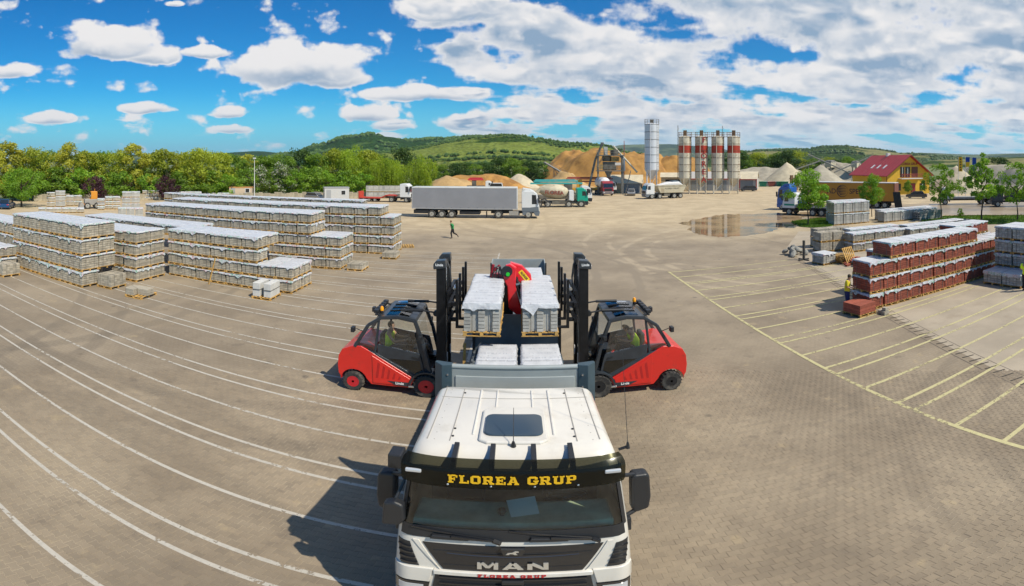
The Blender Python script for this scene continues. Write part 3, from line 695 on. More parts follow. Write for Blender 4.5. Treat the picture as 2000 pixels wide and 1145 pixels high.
# block letters with slab serifs, drawn on a 5 x 7 grid and joined per letter
def slab_letters(txt, h, bold=1.0):
    """list of (polygons, advance) for each letter; x right, y up, letter height h"""
    u = h/7.0; t = 1.55*u*bold; q = .95*u; out = []
    def R(a, b, c, d): return [(a*u, c*u), (b*u, c*u), (b*u, d*u), (a*u, d*u)]
    st = t/u; sl = q/u
    for ch in txt:
        P = []
        if ch in 'FE':
            P = [R(.5, .5+st, 0, 7), R(0, 2.9, 0, sl), R(0, 5, 7-sl*1.15, 7), R(4.1, 5, 4.9, 7), R(.5, 3.6, 3.05, 3.05+sl), R(3.0, 3.7, 2.4, 4.6)]
            if ch == 'E': P[1] = R(0, 5, 0, sl*1.15); P.append(R(4.2, 5.1, 0, 2.1))
            w = 5.3
        elif ch == 'L': P = [R(.5, .5+st, 0, 7), R(0, 2.7, 7-sl, 7), R(0, 5, 0, sl*1.15), R(4.1, 5, 0, 2.4)]; w = 5.2
        elif ch == 'O' or ch == 'G' or ch == 'U':
            c = 1.1
            if ch == 'U':
                P = [R(.6, .6+st, 1.0, 7), R(5.4-st, 5.4, 1.0, 7), [(.6*u, 1.0*u), (c*u+.6*u, 0), (5.4*u-c*u, 0), (5.4*u, 1.0*u), (5.4*u, 1.5*u), (.6*u, 1.5*u)], R(0, 2.7, 7-sl, 7), R(3.6, 6, 7-sl, 7)]; w = 6.2
            else:
                P = [R(0, st, c, 7-c), [(0, c*u), (c*u, 0), (5.2*u-c*u, 0), (5.2*u, c*u), (5.2*u, 1.4*u), (0, 1.4*u)], [(0, 7*u-c*u), (0, 5.6*u), (5.2*u, 5.6*u), (5.2*u, 7*u-c*u), (5.2*u-c*u, 7*u), (c*u, 7*u)]]
                P += [R(5.2-st, 5.2, c, 7-c)] if ch == 'O' else [R(5.2-st, 5.2, 1.2, 3.4), R(3.0, 5.7, 2.7, 3.6), R(5.2-st, 5.2, 4.7, 6.2)]
                w = 5.6
        elif ch in 'RP':
            P = [R(.5, .5+st, 0, 7), R(0, 2.7, 0, sl), R(0, 4.2, 7-sl*1.1, 7), R(1, 4.2, 2.9, 2.9+sl), [(4.0*u, 2.9*u), (4.4*u, 2.9*u), (5.2*u, 3.7*u), (5.2*u, 6.2*u), (4.4*u, 7*u), (4.0*u, 7*u)][0:6], ]
            P[4] = [(5.2*u-t, 3.2*u), (4.4*u, 2.9*u), (5.2*u, 3.7*u), (5.2*u, 6.2*u), (4.4*u, 7*u), (5.2*u-t, 6.7*u)]
            if ch == 'R': P += [[(2.6*u, 3.0*u), (4.3*u, 3.0*u), (5.3*u, .9*u), (3.6*u, .9*u)], R(3.6, 6.0, 0, sl)]
            w = 5.6 if ch == 'P' else 6.1
        elif ch == 'A':
            P = [[(.4*u, .5*u), (1.8*u, .5*u), (3.6*u, 7*u), (2.3*u, 7*u)], [(4.0*u, .5*u), (5.6*u, .5*u), (3.9*u, 7*u), (2.6*u, 7*u)], R(1.6, 4.6, 1.9, 2.7), R(0, 2.3, 0, sl), R(3.6, 6.0, 0, sl), R(1.6, 3.9, 7-sl, 7)]; w = 6.1
        elif ch == 'M': P = [R(0, 1.4, 0, 5), R(6.6, 8, 0, 5), R(3.4, 4.6, 0, 4), R(0, 8, 3.6, 5)]; w = 8.8
        else: w = 3.0
        out.append((P, w*u))
    return out
def letters_obj(txt, h, M, material, parent, bend=None, depth=.006, name='letter', spacing=.0, sx=1.0):
    L = slab_letters(txt, h); tot = sum(w*sx+spacing for _, w in L); x = -tot/2
    for P, w in L:
        b = MB()
        for i, poly in enumerate(P):
            pts = [(px*sx+x, py-h/2) for px, py in poly]; n = len(pts); e = .0006*i; vs = []
            for z in (0, depth+e):
                for q in pts:
                    v = Vector((q[0], q[1], z)); v = bend(v) if bend else M @ v; vs.append(v)
            b.add(vs, [tuple(range(n)), tuple(range(n, 2*n))[::-1]]+[(i_, n+i_, n+(i_+1) % n, (i_+1) % n) for i_ in range(n)])
        x += w*sx+spacing
        if P: b.build(name, material, parent)

def wheel(parent, c, r, w, axis='x', rimmat=None, n=28, hub=.62, side=1, name='wheel', lugs=0):
    """wheel > tyre, rim (disc with hub and nuts)"""
    t = MB()
    hw = w/2
    t.lathe([(r*hub, -hw*.92), (r*.93, -hw), (r*.99, -hw*.72), (r, 0), (r*.99, hw*.72), (r*.93, hw), (r*hub, hw*.92)], axis, (0, 0, 0), n, cap=False)
    if lugs:
        for i in range(lugs):
            a = 2*pi*i/lugs; p = (cos(a)*r*.995, sin(a)*r*.995)
            for s in (-1, 1):
                q = [Vector((s*hw*.5, p[0], p[1])), Vector((p[0], s*hw*.5, p[1]))][0 if axis == 'x' else 1]
                d = Vector((0, -p[1], p[0])) if axis == 'x' else Vector((-p[1], 0, p[0])); d.normalize()
                t.bar(q-d*r*.035, q+d*r*.035, w*.44 if True else 0, .035*r/.35, up=Vector((0, p[0], p[1])) if axis == 'x' else Vector((p[0], 0, p[1])))
    ty = t.build(name, RUBBER, parent, smooth=45); ty.location = c
    f = side*hw
    rm = MB().lathe([(r*hub, f*.9), (r*hub*.96, f*.86), (r*hub*.9, f*.40), (r*hub*.5, f*.30), (r*hub*.42, f*.75), (r*hub*.2, f*.8), (.001, f*.8)], axis, (0, 0, 0), n)
    for i in range(8):
        a = 2*pi*i/8; u, v = cos(a)*r*hub*.62, sin(a)*r*hub*.62
        p = (f*.36, u, v) if axis == 'x' else (u, f*.36, v); q = (f*.5, u, v) if axis == 'x' else (u, f*.5, v); rm.cyl(p, q, r*.05, n=6)
    rm.build('rim', rimmat or CHROME, ty, smooth=40)
    if rimmat: MB().lathe([(r*hub*.46, f*.74), (r*hub*.44, f*.84), (r*hub*.2, f*.9), (.001, f*.9)], axis, (0, 0, 0), n).build('hub', STEELD, ty, smooth=40); MB().lathe([(r*hub*.99, f*.93), (r*hub*.90, f*.94), (r*hub*.86, f*.62)], axis, (0, 0, 0), n, cap=False).build('rim_edge', RUBBER if rimmat.name == 'rim_black' else rimmat, ty, smooth=40)
    return ty

TRK = thing('flatbed_truck', 'white cab flatbed truck with FLOREA GRUP in yellow on its black sun visor', 'truck', (-.06+.014*4.85, 4.85, 0), -.014)
LV = [(.35, 1.20, .10), (.6, 1.235, .03), (1.0, 1.245, 0.0), (1.5, 1.245, .0), (1.9, 1.235, .015), (2.15, 1.225, .04), (2.36, 1.215, .07), (2.6, 1.20, .115), (2.85, 1.185, .165), (3.12, 1.165, .225),
      (3.28, 1.145, .28), (3.40, 1.11, .36), (3.455, 1.06, .44), (3.475, 1.0, .52)]
CR = .20; BACK = 2.22
def lvl(z):
    for (a, wa, fa), (b, wb, fb) in zip(LV[:-1], LV[1:]):
        if a <= z <= b: t = (z-a)/(b-a); return wa+(wb-wa)*t, fa+(fb-fa)*t
    return LV[-1][1:] if z > LV[-1][0] else LV[0][1:]
def front_y(x, z):
    w, f = lvl(z); a = abs(x)-(w-CR)
    return f+.022*(x/w)**2 if a <= 0 else f+.022*(x/w)**2+CR-sqrt(max(0, CR*CR-a*a))
def cab_ring(z, w, f):
    pts = []
    m = 16
    for i in range(m+1): x = -(w-CR)+2*(w-CR)*i/m; pts.append((x, front_y(x, z), z))
    for i in range(1, 7): a = -pi/2+pi/2*i/6; x = w-CR+CR*cos(a); pts.append((x, f+.022*(x/w)**2+CR+CR*sin(a), z))
    for i in range(1, 6): pts.append((w, f+CR+(BACK-.08-f-CR)*i/6, z))
    r2 = .08
    for i in range(0, 5): a = pi/2*i/4; pts.append((w-r2+r2*cos(a), BACK-r2+r2*sin(a), z))
    for i in range(1, 8): pts.append((w-r2-2*(w-r2)*i/8, BACK, z))
    for i in range(0, 5): a = pi/2+pi/2*i/4; pts.append((-w+r2+r2*cos(a), BACK-r2+r2*sin(a), z))
    for i in range(5, 0, -1): pts.append((-w, f+CR+(BACK-.08-f-CR)*i/6, z))
    for i in range(6, 0, -1): a = -pi/2+pi/2*i/6; x = -(w-CR+CR*cos(a)); pts.append((x, f+.022*(x/w)**2+CR+CR*sin(a), z))
    return pts
b = MB(); rings = [cab_ring(*q) for q in LV]; n = len(rings[0]); V = [p for r in rings for p in r]; FC = []
for k in range(len(rings)-1):
    z0, z1 = LV[k][0], LV[k+1][0]
    for i in range(n):
        front = (i < 16+3) or i >= n-3
        if front and z0 >= 2.35 and z1 <= 3.13: continue           # windscreen opening
        FC.append((k*n+i, k*n+(i+1) % n, (k+1)*n+(i+1) % n, (k+1)*n+i))
FC.append(tuple((len(rings)-1)*n+i for i in range(n)))
b.add(V, FC); CAB = b.build('cab_body', WHITE, TRK, smooth=45)
def patch(xf, zs, off, m=24, thick=.0):
    """panel following the cab front; xf(z) gives its left and right edge"""
    b = MB(); V = []; nz = len(zs)
    for o in ((off, off-thick) if thick else (off,)):
        for z in zs:
            a, c = xf(z)
            for i in range(m+1): x = a+(c-a)*i/m; V.append((x, front_y(x, z)-o, z))
    FC = []; N = nz*(m+1)
    for s in range(2 if thick else 1):
        for k in range(nz-1):
            for i in range(m): q = s*N+k*(m+1)+i; FC.append((q, q+1, q+m+2, q+m+1))
    if thick:
        for k in range(nz-1):
            for i in (0, m): q = k*(m+1)+i; FC.append((q, q+m+1, N+q+m+1, N+q))
        for i in range(m):
            for k in (0, nz-1): q = k*(m+1)+i; FC.append((q, q+1, N+q+1, N+q))
    b.add(V, FC); return b
def sp_(a, b, n): return [a+(b-a)*i/n for i in range(n+1)]
patch(lambda z: (-(lvl(z)[0]-.045), lvl(z)[0]-.045), sp_(2.34, 3.14, 8), .006, 32).build('windscreen', GLW, TRK, smooth=60)
patch(lambda z: (-(lvl(z)[0]-.06), lvl(z)[0]-.06), sp_(2.19, 2.375, 3), .014, 32, .02).build('cowl', BLACKP, TRK, smooth=40)
for s in (-1, 1):                                                       # black pillars' inner edge seals
    patch(lambda z, s=s: tuple(sorted((s*(lvl(z)[0]-.075), s*(lvl(z)[0]-.028)))), sp_(2.34, 3.14, 6), .010, 4, .012).build('windscreen_seal', BLACKP, TRK, smooth=40)
# interior seen through the windscreen
MB().prism([(.12, 2.0), (.12, 2.30), (.2, 2.40), (.62, 2.44), (.72, 2.36), (.72, 2.0)], 'x', -1.06, 1.06).build('dashboard', INTER, TRK, bevel=.03)
MB().box(-1.10, 1.10, 1.55, 1.60, 1.2, 3.2).build('sleeper_wall', mat('sleeper_cloth', (.09, .10, .08), .9, var=.3, vscale=3), TRK)
MB().box(-1.1, 1.1, .3, 1.55, 1.2, 1.24).build('cab_floor', INTER, TRK)
for s in (-1, 1):
    se = MB().box(s*.62-.26, s*.62+.26, .95, 1.4, 1.7, 1.9).box(s*.62-.25, s*.62+.25, 1.32, 1.48, 1.9, 2.75).box(s*.62-.14, s*.62+.14, 1.33, 1.45, 2.78, 2.95)
    se.build('seat', mat('seat_cloth', (.06, .065, .07), .9), TRK, bevel=.05)
st = MB(); 
for i in range(24):
    a, c = 2*pi*i/24, 2*pi*(i+1)/24; st.cyl((.62+.23*cos(a), .78-.12*sin(a), 2.42+.2*sin(a)), (.62+.23*cos(c), .78-.12*sin(c), 2.42+.2*sin(c)), .017, n=6)
st.bar((.62, .78, 2.42), (.40, .78, 2.42), .04).bar((.62, .78, 2.42), (.84, .78, 2.42), .04).cyl((.62, .78, 2.42), (.62, .9, 2.3), .06).build('steering_wheel', BLACKP, TRK)
MB().prism([(.0, .0), (.30, .06), (.26, .36), (-.06, .28)], 'z', 0, .004).build('paper', PAPER, TRK).matrix_local = Matrix.Translation((-.02, .28, 2.435)) @ Matrix.Rotation(.30, 4, 'X')
MB().ball((-.12, .34, 2.50), .05, .05, .06).cyl((-.12, .34, 2.42), (-.12, .34, 2.5), .02).build('dash_camera', BLACKP, TRK)
# sun visor
def visor(off, z0, z1, nz=7):
    return patch(lambda z: (-(lvl(min(z, 3.14))[0]+.012-.03*(abs(z-(z0+z1)/2)/(z1-z0)*2)**4), lvl(min(z, 3.14))[0]+.012-.03*(abs(z-(z0+z1)/2)/(z1-z0)*2)**4), sp_(z0, z1, nz), off, 32, .02)
def vis_y(x, z): return .03-.03*((z-3.3)/.3)+.10*(abs(x)/1.17)**6+max(0, z-3.38)*1.2
b = MB(); V = []; zs = sp_(3.115, 3.50, 9); m = 32
for o in (0, .018):
    for z in zs:
        e = 1.17-.05*max(0, (z-3.40)/.1)**2-.02*max(0, (3.16-z)/.05)
        for i in range(m+1): x = -e+2*e*i/m; V.append((x, vis_y(x, z)+o, z))
N = len(zs)*(m+1); FC = []
for s in (0, 1):
    for k in range(len(zs)-1):
        for i in range(m): q = s*N+k*(m+1)+i; FC.append((q, q+1, q+m+2, q+m+1))
for k in range(len(zs)-1):
    for i in (0, m): q = k*(m+1)+i; FC.append((q, q+m+1, N+q+m+1, N+q))
for i in range(m):
    for k in (0, len(zs)-1): q = k*(m+1)+i; FC.append((q, q+1, N+q+1, N+q))
VISG = bpy.data.materials.new('visor_acrylic'); VISG.use_nodes = True; T = NT(VISG.node_tree)
tr = T.n('ShaderNodeBsdfTransparent', {'Color': (.42, .42, .34, 1)}); pb = T.n('ShaderNodeBsdfPrincipled', {'Base Color': (.02, .02, .016, 1), 'Roughness': .12})
T.n('ShaderNodeOutputMaterial', {'Surface': T.n('ShaderNodeMixShader', {0: .30, 1: tr.outputs[0], 2: pb.outputs[0]}).outputs[0]})
VIS = MB().add(V, FC).build('sun_visor', VISG, TRK, smooth=45)
letters_obj('FLOREA GRUP', .135, None, YEL, VIS, bend=lambda v: Vector((v.x, vis_y(v.x, v.y+3.275)-.003-v.z, v.y+3.275)), spacing=.012, sx=1.02)
# opaque black band of the visor carrying the lettering
b = MB(); V = []; zs = sp_(3.15, 3.40, 6)
for o in (.002, .014):
    for z in zs:
        for i in range(m+1): x = -1.12+2.24*i/m; V.append((x, vis_y(x, z)+.002+o+.001, z))
N = len(zs)*(m+1)
FC = [(s*N+k*(m+1)+i, s*N+k*(m+1)+i+1, s*N+k*(m+1)+i+m+2, s*N+k*(m+1)+i+m+1) for s in (0, 1) for k in range(len(zs)-1) for i in range(m)]
MB().add(V, FC).build('visor_backing', BLACKG, VIS, smooth=45)
for s in (-1, 1):
    MB().box(s*1.02-.085, s*1.02+.085, -.02, .02, -.025, .025).build('marker_lamp', LAMP, VIS, bevel=.012).location = (0, vis_y(1.02, 3.33)-.02, 3.345)
for x in (-.62, -.22, .22, .62):                                        # visor brackets
    MB().prism([(vis_y(x, 3.36)+.02, 3.33), (.16, 3.47), (.50, 3.53), (.50, 3.482), (.38, 3.44), (vis_y(x, 3.36)+.02, 3.29)], 'x', x-.028, x+.028).build('visor_bracket', BLACKP, TRK, bevel=.006)
for x in (-.66, -.22, .22, .66): MB().ball((x, vis_y(x, 3.19)-.008, 3.175), .014).build('visor_bolt', CHROME, VIS)
# roof: hatch, seams, plugs, aerials
MB().prism([(-.40, .62), (-.30, .55), (.30, .55), (.40, .62), (.40, 1.42), (.32, 1.52), (-.32, 1.52), (-.40, 1.42)], 'z', 3.46, 3.515).build('hatch_surround', WHITE, TRK, bevel=.03, seg=3)
def rrect(w, l, r, n=5):
    P = []
    for cx, cy, a0 in ((w-r, l-r, 0), (-w+r, l-r, pi/2), (-w+r, -l+r, pi), (w-r, -l+r, 3*pi/2)):
        for i in range(n+1): a = a0+pi/2*i/n; P.append((cx+r*cos(a), cy+r*sin(a)))
    return P
h = MB().prism([(x, y+.98) for x, y in rrect(.345, .285, .1)], 'z', 3.51, 3.545).build('roof_hatch', HATCH, TRK, bevel=.012)
for s in (-1, 1):
    MB().box(s*.72-.006, s*.72+.006, .6, 2.16, 3.470, 3.481).build('roof_seam', mat('seam_grey', (.30, .28, .25), .6), TRK)
    MB().box(s*.98-.006, s*.98+.006, .62, 2.16, 3.470, 3.4805).build('roof_seam', MATS['seam_grey'], TRK)
    MB().box(s*.47-.014, s*.47+.014, .78, 2.14, 3.465, 3.492).build('roof_rib', WHITE, TRK, bevel=.01)
    MB().box(s*.24-.012, s*.24+.012, 1.58, 2.14, 3.465, 3.490).build('roof_rib', WHITE, TRK, bevel=.01)
    for y in (.72, .92, 2.02): MB().cyl((s*.70, y, 3.470), (s*.70, y, 3.486), .016, n=10).build('roof_plug', BLACKP, TRK)
MB().cyl((.0, .52, 3.47), (.0, .50, 3.56), .035, .014, 10).cyl((0, .5, 3.56), (.0, .80, 3.90), .005, .003, 6).build('roof_aerial', BLACKP, TRK)
MB().cyl((1.20, .62, 3.28), (1.30, .60, 3.33), .02, n=8).cyl((1.30, .60, 3.30), (1.30, .60, 3.40), .028, .012, 8).cyl((1.30, .60, 3.40), (1.30, 1.0, 5.2), .004, .002, 5).build('side_aerial', BLACKP, TRK)
for y in (1.86,): MB().box(-1.0, 1.0, y-.005, y+.005, 3.470, 3.4802).build('roof_seam', MATS['seam_grey'], TRK)
for s in (-1, 1):
    for y in (.62, .80, 1.0, 1.2, 1.4, 1.6, 1.8, 2.0, 2.12): MB().ball((s*.90, y, 3.474), .009, .009, .006, 6, 4).build('rivet', MATS['seam_grey'], TRK)
# upper grille, badge, lettering
def gr_x(z): t = (z-1.60)/(2.10-1.60); e = .70+.22*t; return (-e, e)
GR = patch(gr_x, sp_(1.60, 2.10, 8), .012, 28, .02).build('upper_grille', BLACKG, TRK, smooth=40)
for z in (1.70, 1.97): patch(lambda z_, e=.0: tuple(q*.93 for q in gr_x(z_)), [z, z+.012], .018, 20, .008).build('grille_bar', BLACKP, GR)
def badge(pts, x0):
    letters = MB()
    for p in pts: letters.prism([(x0+q[0], q[1]) for q in p], 'y', -.024-.0007*pts.index(p), -.004)
    letters.build('badge_letter', SILV, GR)
H = .13; W = .16
for x0, ch in ((-.355, 'M'), (-.105, 'A'), (.145, 'N')):
    w = .21; t = .05
    if ch == 'M': P = [[(0, 0), (.045, 0), (.045, H), (0, H)], [(w-.045, 0), (w, 0), (w, H), (w-.045, H)], [(.03, H), (.065, H), (w/2+.02, .03), (w/2-.02, .03)], [(w-.065, H), (w-.03, H), (w/2+.02, .03), (w/2-.02, .03)]]
    if ch == 'A': P = [[(0, 0), (.055, 0), (w/2+.012, H), (w/2-.035, H)], [(w-.055, 0), (w, 0), (w/2+.035, H), (w/2-.012, H)], [(.05, .024), (w-.05, .024), (w-.06, .05), (.06, .05)]]
    if ch == 'N': P = [[(0, 0), (t, 0), (t, H), (0, H)], [(w-t, 0), (w, 0), (w, H), (w-t, H)], [(0, H), (.06, H), (w, 0), (w-.06, 0)]]
    badge([[(a, c+1.665) for a, c in p] for p in P], x0)
em = MB().prism([(-.12, 2.085), (.12, 2.085), (.095, 1.975), (-.095, 1.975)], 'y', -.028, .02).build('emblem_plate', BLACKG, GR)
MB().prism([(-.07, 1.995), (-.05, 2.03), (-.01, 2.035), (.02, 2.065), (.055, 2.062), (.06, 2.045), (.035, 2.04), (.03, 2.01), (.045, 1.995), (.02, 1.995), (.0, 2.012), (-.03, 2.012), (-.04, 1.995)], 'y', -.036, -.026).build('emblem', SILV, em)
b = MB(); 
for i in range(20):
    x0, x1 = -.66+1.32*i/20, -.66+1.32*(i+1)/20; zf = lambda x: 1.955-.03*(1-(x/.66)**2); b.add([(x0, front_y(x0, 1.9)-.034, zf(x0)), (x1, front_y(x1, 1.9)-.034, zf(x1)), (x1, front_y(x1, 1.9)-.034, zf(x1)+.014), (x0, front_y(x0, 1.9)-.034, zf(x0)+.014)], [(0, 1, 2, 3)])
b.build('grille_trim', mat('trim_blue', (.05, .08, .16), .2, .6), GR)
# raised white surround and lips
patch(lambda z: (-1.02+.33*(2.12-z)/.6, -(.96-.22*(2.12-z)/.52)), sp_(1.58, 2.13, 6), .016, 6, .02).build('grille_surround', WHITE, TRK, smooth=40)
patch(lambda z: (.96-.22*(2.12-z)/.52, 1.02-.33*(2.12-z)/.6), sp_(1.58, 2.13, 6), .016, 6, .02).build('grille_surround', WHITE, TRK, smooth=40)
patch(lambda z: (-.80, .80), sp_(1.505, 1.59, 2), .05, 24, .06).build('grille_lip', WHITE, TRK, smooth=40, bevel=.012)
letters_obj('FLOREA GRUP', .062, None, REDL, TRK, bend=lambda v: Vector((v.x, front_y(v.x, 1.55)-.052-v.z, 1.548+v.y)), spacing=.012, sx=1.05)
LG = patch(lambda z: (-.78-.1*(1.5-z), .78+.1*(1.5-z)), sp_(.75, 1.49, 6), .012, 24, .02).build('lower_grille', BLACKP, TRK, smooth=40)
for z in (1.42, 1.28, 1.14, 1.0, .86): patch(lambda z_: (-.74, .74), [z, z+.035], .04, 20, .03).build('grille_bar', BLACKG, LG)
MB().box(-.11, .11, -.07, -.02, 1.36, 1.44).build('radar_block', BLACKP, LG, bevel=.01)
for s in (-1, 1):
    # corner vents with slats
    vx = lambda z, s=s: tuple(sorted((s*(.97+.07*(z-1.7)/.3), s*(1.16+.03*(z-1.7)/.3))))
    VT = patch(vx, sp_(1.62, 2.07, 5), .008, 8, .012).build('corner_vent', BLACKP, TRK, smooth=40)
    for k in range(4): patch(vx, [1.67+.1*k, 1.695+.1*k], .03, 8, .02).build('vent_slat', BLACKG, VT)
    # corner fairing beside the bumper and the head lamps
    patch(lambda z, s=s: tuple(sorted((s*(.80+.14*(1.58-z)), s*1.232))), sp_(1.30, 1.60, 5), .035, 10, .04).build('corner_fairing', WHITE, TRK, smooth=40, bevel=.012)
    HL = patch(lambda z, s=s: tuple(sorted((s*(.84+.1*(1.25-z)), s*1.21))), sp_(1.02, 1.27, 4), .03, 10, .03).build('head_lamp', BLACKG, TRK, smooth=40)
    patch(lambda z, s=s: tuple(sorted((s*(.90), s*1.17))), sp_(1.08, 1.22, 3), .038, 8, .01).build('lamp_lens', LAMP, HL, smooth=40)
    patch(lambda z, s=s: tuple(sorted((s*(.80), s*1.22))), sp_(.36, 1.0, 4), .03, 10, .04).build('bumper', WHITE, TRK, smooth=40)
    # side windows, door seam
    MB().box(s*1.195, s*1.222, .55, 1.25, 2.25, 3.0).build('side_window', GLD, TRK)
    # wipers
    x0 = -.62 if s < 0 else .38
    wp = MB().bar((x0, .0, 2.28), (x0+.42, .012, 2.225), .035, .03).bar((x0+.42, .012, 2.225), (x0+.5, .0, 2.18), .06, .03).bar((x0+.40, .02, 2.235), (x0-.42, .055, 2.375), .022, .022)
    wp.build('wiper', BLACKG, TRK)
    MB().prism([(x0-.22, 2.215), (x0+.18, 2.215), (x0+.16, 2.27), (x0-.20, 2.28)], 'y', -.01, .05).build('wiper_motor_cover', BLACKP, TRK, bevel=.01)
    # door mirrors: bracket arms, tall housing, lower arm
    MR = MB().prism([(s*q[0], q[1]) for q in ((1.36, 2.22), (1.52, 2.28), (1.545, 2.5), (1.53, 2.86), (1.50, 2.92), (1.34, 2.92), (1.315, 2.86), (1.32, 2.3))], 'y', .46, .64).build('mirror', BLACKP, TRK, bevel=.035, seg=3)
    MB().bar((s*1.16, .42, 2.98), (s*1.36, .52, 2.90), .05, .05).bar((s*1.36, .52, 2.90), (s*1.44, .54, 2.90), .06, .05).build('mirror_arm', BLACKP, MR, bevel=.012)
    MB().bar((s*1.20, .42, 2.2), (s*1.40, .52, 2.26), .05, .05).box(s*1.24-.05, s*1.24+.05, .36, .46, 1.98, 2.22).build('mirror_arm', BLACKP, MR, bevel=.012)
    MB().box(s*1.43-.085, s*1.43+.085, .643, .648, 2.36, 2.86).build('mirror_glass', CHROME, MR)
MB().prism([(-1.38, 2.28), (-1.18, 2.30), (-1.12, 2.42), (-1.14, 2.66), (-1.24, 2.72), (-1.36, 2.68)], 'y', .10, .24).build('kerb_mirror', BLACKP, TRK, bevel=.03)
MB().bar((-1.25, .2, 2.7), (-1.17, .4, 2.98), .04).box(-1.40, -1.24, .42, .66, 3.05, 3.28).bar((-1.2, .5, 3.1), (-1.3, .5, 3.1), .05).build('ramp_mirror', BLACKP, TRK, bevel=.03)
# chassis, wheels
MB().box(-.45, -.35, .6, 9.6, .75, 1.0).box(.35, .45, .6, 9.6, .75, 1.0).box(-.35, .35, 2.3, 2.45, .78, .98).box(-.35, .35, 6.0, 6.15, .78, .98).box(-.35, .35, 9.2, 9.35, .78, .98).build('chassis', STEELD, TRK)
MB().box(-1.1, -.5, 2.9, 4.4, .5, 1.0).build('fuel_tank', CHROME, TRK, bevel=.05)
for y in (1.35, 6.4, 7.75):
    for s in (-1, 1): wheel(TRK, (s*1.02, y, .51), .51, .34 if y < 2 else .56, 'x', side=s)
# flatbed body: deck, headboard with posts, bulkhead, dropped sideboards
MB().box(-1.25, 1.25, 2.78, 9.28, 1.10, 1.28).build('deck', DECK, TRK)
HB = MB().box(-1.0, 1.0, 2.72, 2.78, 1.28, 3.60).build('headboard', GREYP, TRK, bevel=.01)
MB().cyl((-1.02, 2.75, 3.61), (1.02, 2.75, 3.61), .045, n=12).build('top_rail', GREYP, HB, smooth=50)
MB().box(-.93, .93, 2.700, 2.722, 1.4, 3.45).build('panel_inset', mat('grey_panel_pale', (.36, .385, .375), .45, .1, var=.08, vscale=1), HB, bevel=.006)
for s in (-1, 1):
    ps = MB().prism([(s*.985, 2.70), (s*1.14, 2.66), (s*1.27, 2.80), (s*1.25, 2.86), (s*.985, 2.80)], 'z', .95, 3.66).build('headboard_post', SLATE, HB, bevel=.008)
    for z in (3.25, 3.48): MB().cyl((s*1.05, 2.70, z), (s*1.05, 2.66, z), .016, n=8).build('bolt', CHROME, ps)
    # folded side boards hang outside the deck
    MB().box(s*1.262, s*1.295, 2.95, 9.2, .52, 1.20).build('side_board', SLATE, TRK, bevel=.006)
    for y in (4.4, 6.0, 7.6): MB().box(s*1.296, s*1.315, y-.03, y+.03, .6, 1.18).build('hinge', STEELD, TRK)
MB().box(-1.24, 1.24, 9.28, 9.34, 1.0, 2.47).build('bulkhead', mat('bulkhead_slate', (.10, .12, .145), .5, .2, var=.12, vscale=2), TRK, bevel=.008)
for s in (-1, 1): MB().box(s*1.25-.04, s*1.25+.04, 9.25, 9.37, 1.0, 2.62).build('corner_post', STEELD, TRK)
MB().bar((-1.36, 7.6, 1.0), (-1.33, 7.62, 2.15), .07, .05).build('stake', WOOD, TRK)
for k in range(4): MB().bar((1.27, 6.6+k*.5, 1.32), (1.36+.03*k, 6.7+k*.5, .95), .06, .012).build('ratchet_strap', mat('strap_brown', (.16, .09, .05), .8), TRK)
# rear part: crane platform
MB().box(-1.1, 1.1, 9.36, 10.9, .95, 1.22).build('crane_platform', STEELD, TRK)
# folded loading crane on the platform
CRN = thing('loading_crane', 'red folded loading crane with a yellow maker plate behind the truck bed', 'crane', (-.06+.014*15, 14.9, 1.22), -.014)
CR_R = mat('crane_red', (.68, .012, .02), .3, coat=.5, var=.04)
MB().box(-.85, .85, -.25, .25, .0, .30).build('base', STEELD, CRN, bevel=.02)
MB().cyl((-.30, 0, .3), (-.30, 0, .75), .24, n=16).box(-.45, -.12, .0, .25, .7, 2.3).build('column', STEELD, CRN, bevel=.02)
def zz(pts): return [(x+.05, z-1.22) for x, z in pts]
MB().prism(zz([(-.52, 3.55), (-.48, 3.75), (-.38, 3.88), (-.245, 3.92), (-.06, 3.80), (-.09, 3.2), (.03, 2.69), (.135, 2.37), (.06, 2.26), (-.06, 2.28), (-.30, 2.51), (-.34, 3.2)]), 'y', -.22, .0).build('main_boom', CR_R, CRN, bevel=.03)
MB().prism(zz([(-.26, 3.93), (.10, 3.82), (.38, 3.52), (.46, 3.0), (.30, 2.85), (.08, 3.22), (-.12, 3.45)]), 'y', .02, .26).build('outer_boom', CR_R, CRN, bevel=.03)
MB().cyl((.02, -.12, 3.25-1.22), (.28, -.12, 2.4-1.22), .07, n=12).cyl((.02, -.12, 3.3-1.22), (-.02, -.12, 3.5-1.22), .045, n=10).build('lift_cylinder', BLACKG, CRN, smooth=40)
MB().cyl((-.30, -.28, 3.70-1.22), (-.30, -.20, 3.70-1.22), .17, n=18).build('knuckle', STEELD, CRN, smooth=40)
MB().cyl((-.27, -.31, 3.62-1.22), (-.27, -.27, 3.62-1.22), .06, n=14).build('green_cap', mat('green_cap', (.02, .5, .03), .5), CRN)
MB().box(-.80, -.42, -.1, .15, 3.40-1.22, 3.58-1.22).cyl((-.80, 0, 2.36), (-.52, 0, 2.62), .05, n=8).cyl((-.80, -.05, 2.2), (-.72, -.05, 2.66), .05, n=8).box(-.85, -.72, -.1, .1, 1.0, 2.2).build('valve_block', mat('valve_red', (.25, .01, .02), .4), CRN, bevel=.02)
hs = MB()
for k in range(3): hs.tube([(-.75+.08*k, -.12, 2.2), (-.68+.08*k, -.22, 2.6), (-.5, -.2, 2.62-.05*k), (-.4, -.22, 2.2)], .02)
hs.build('hose', BLACKP, CRN)
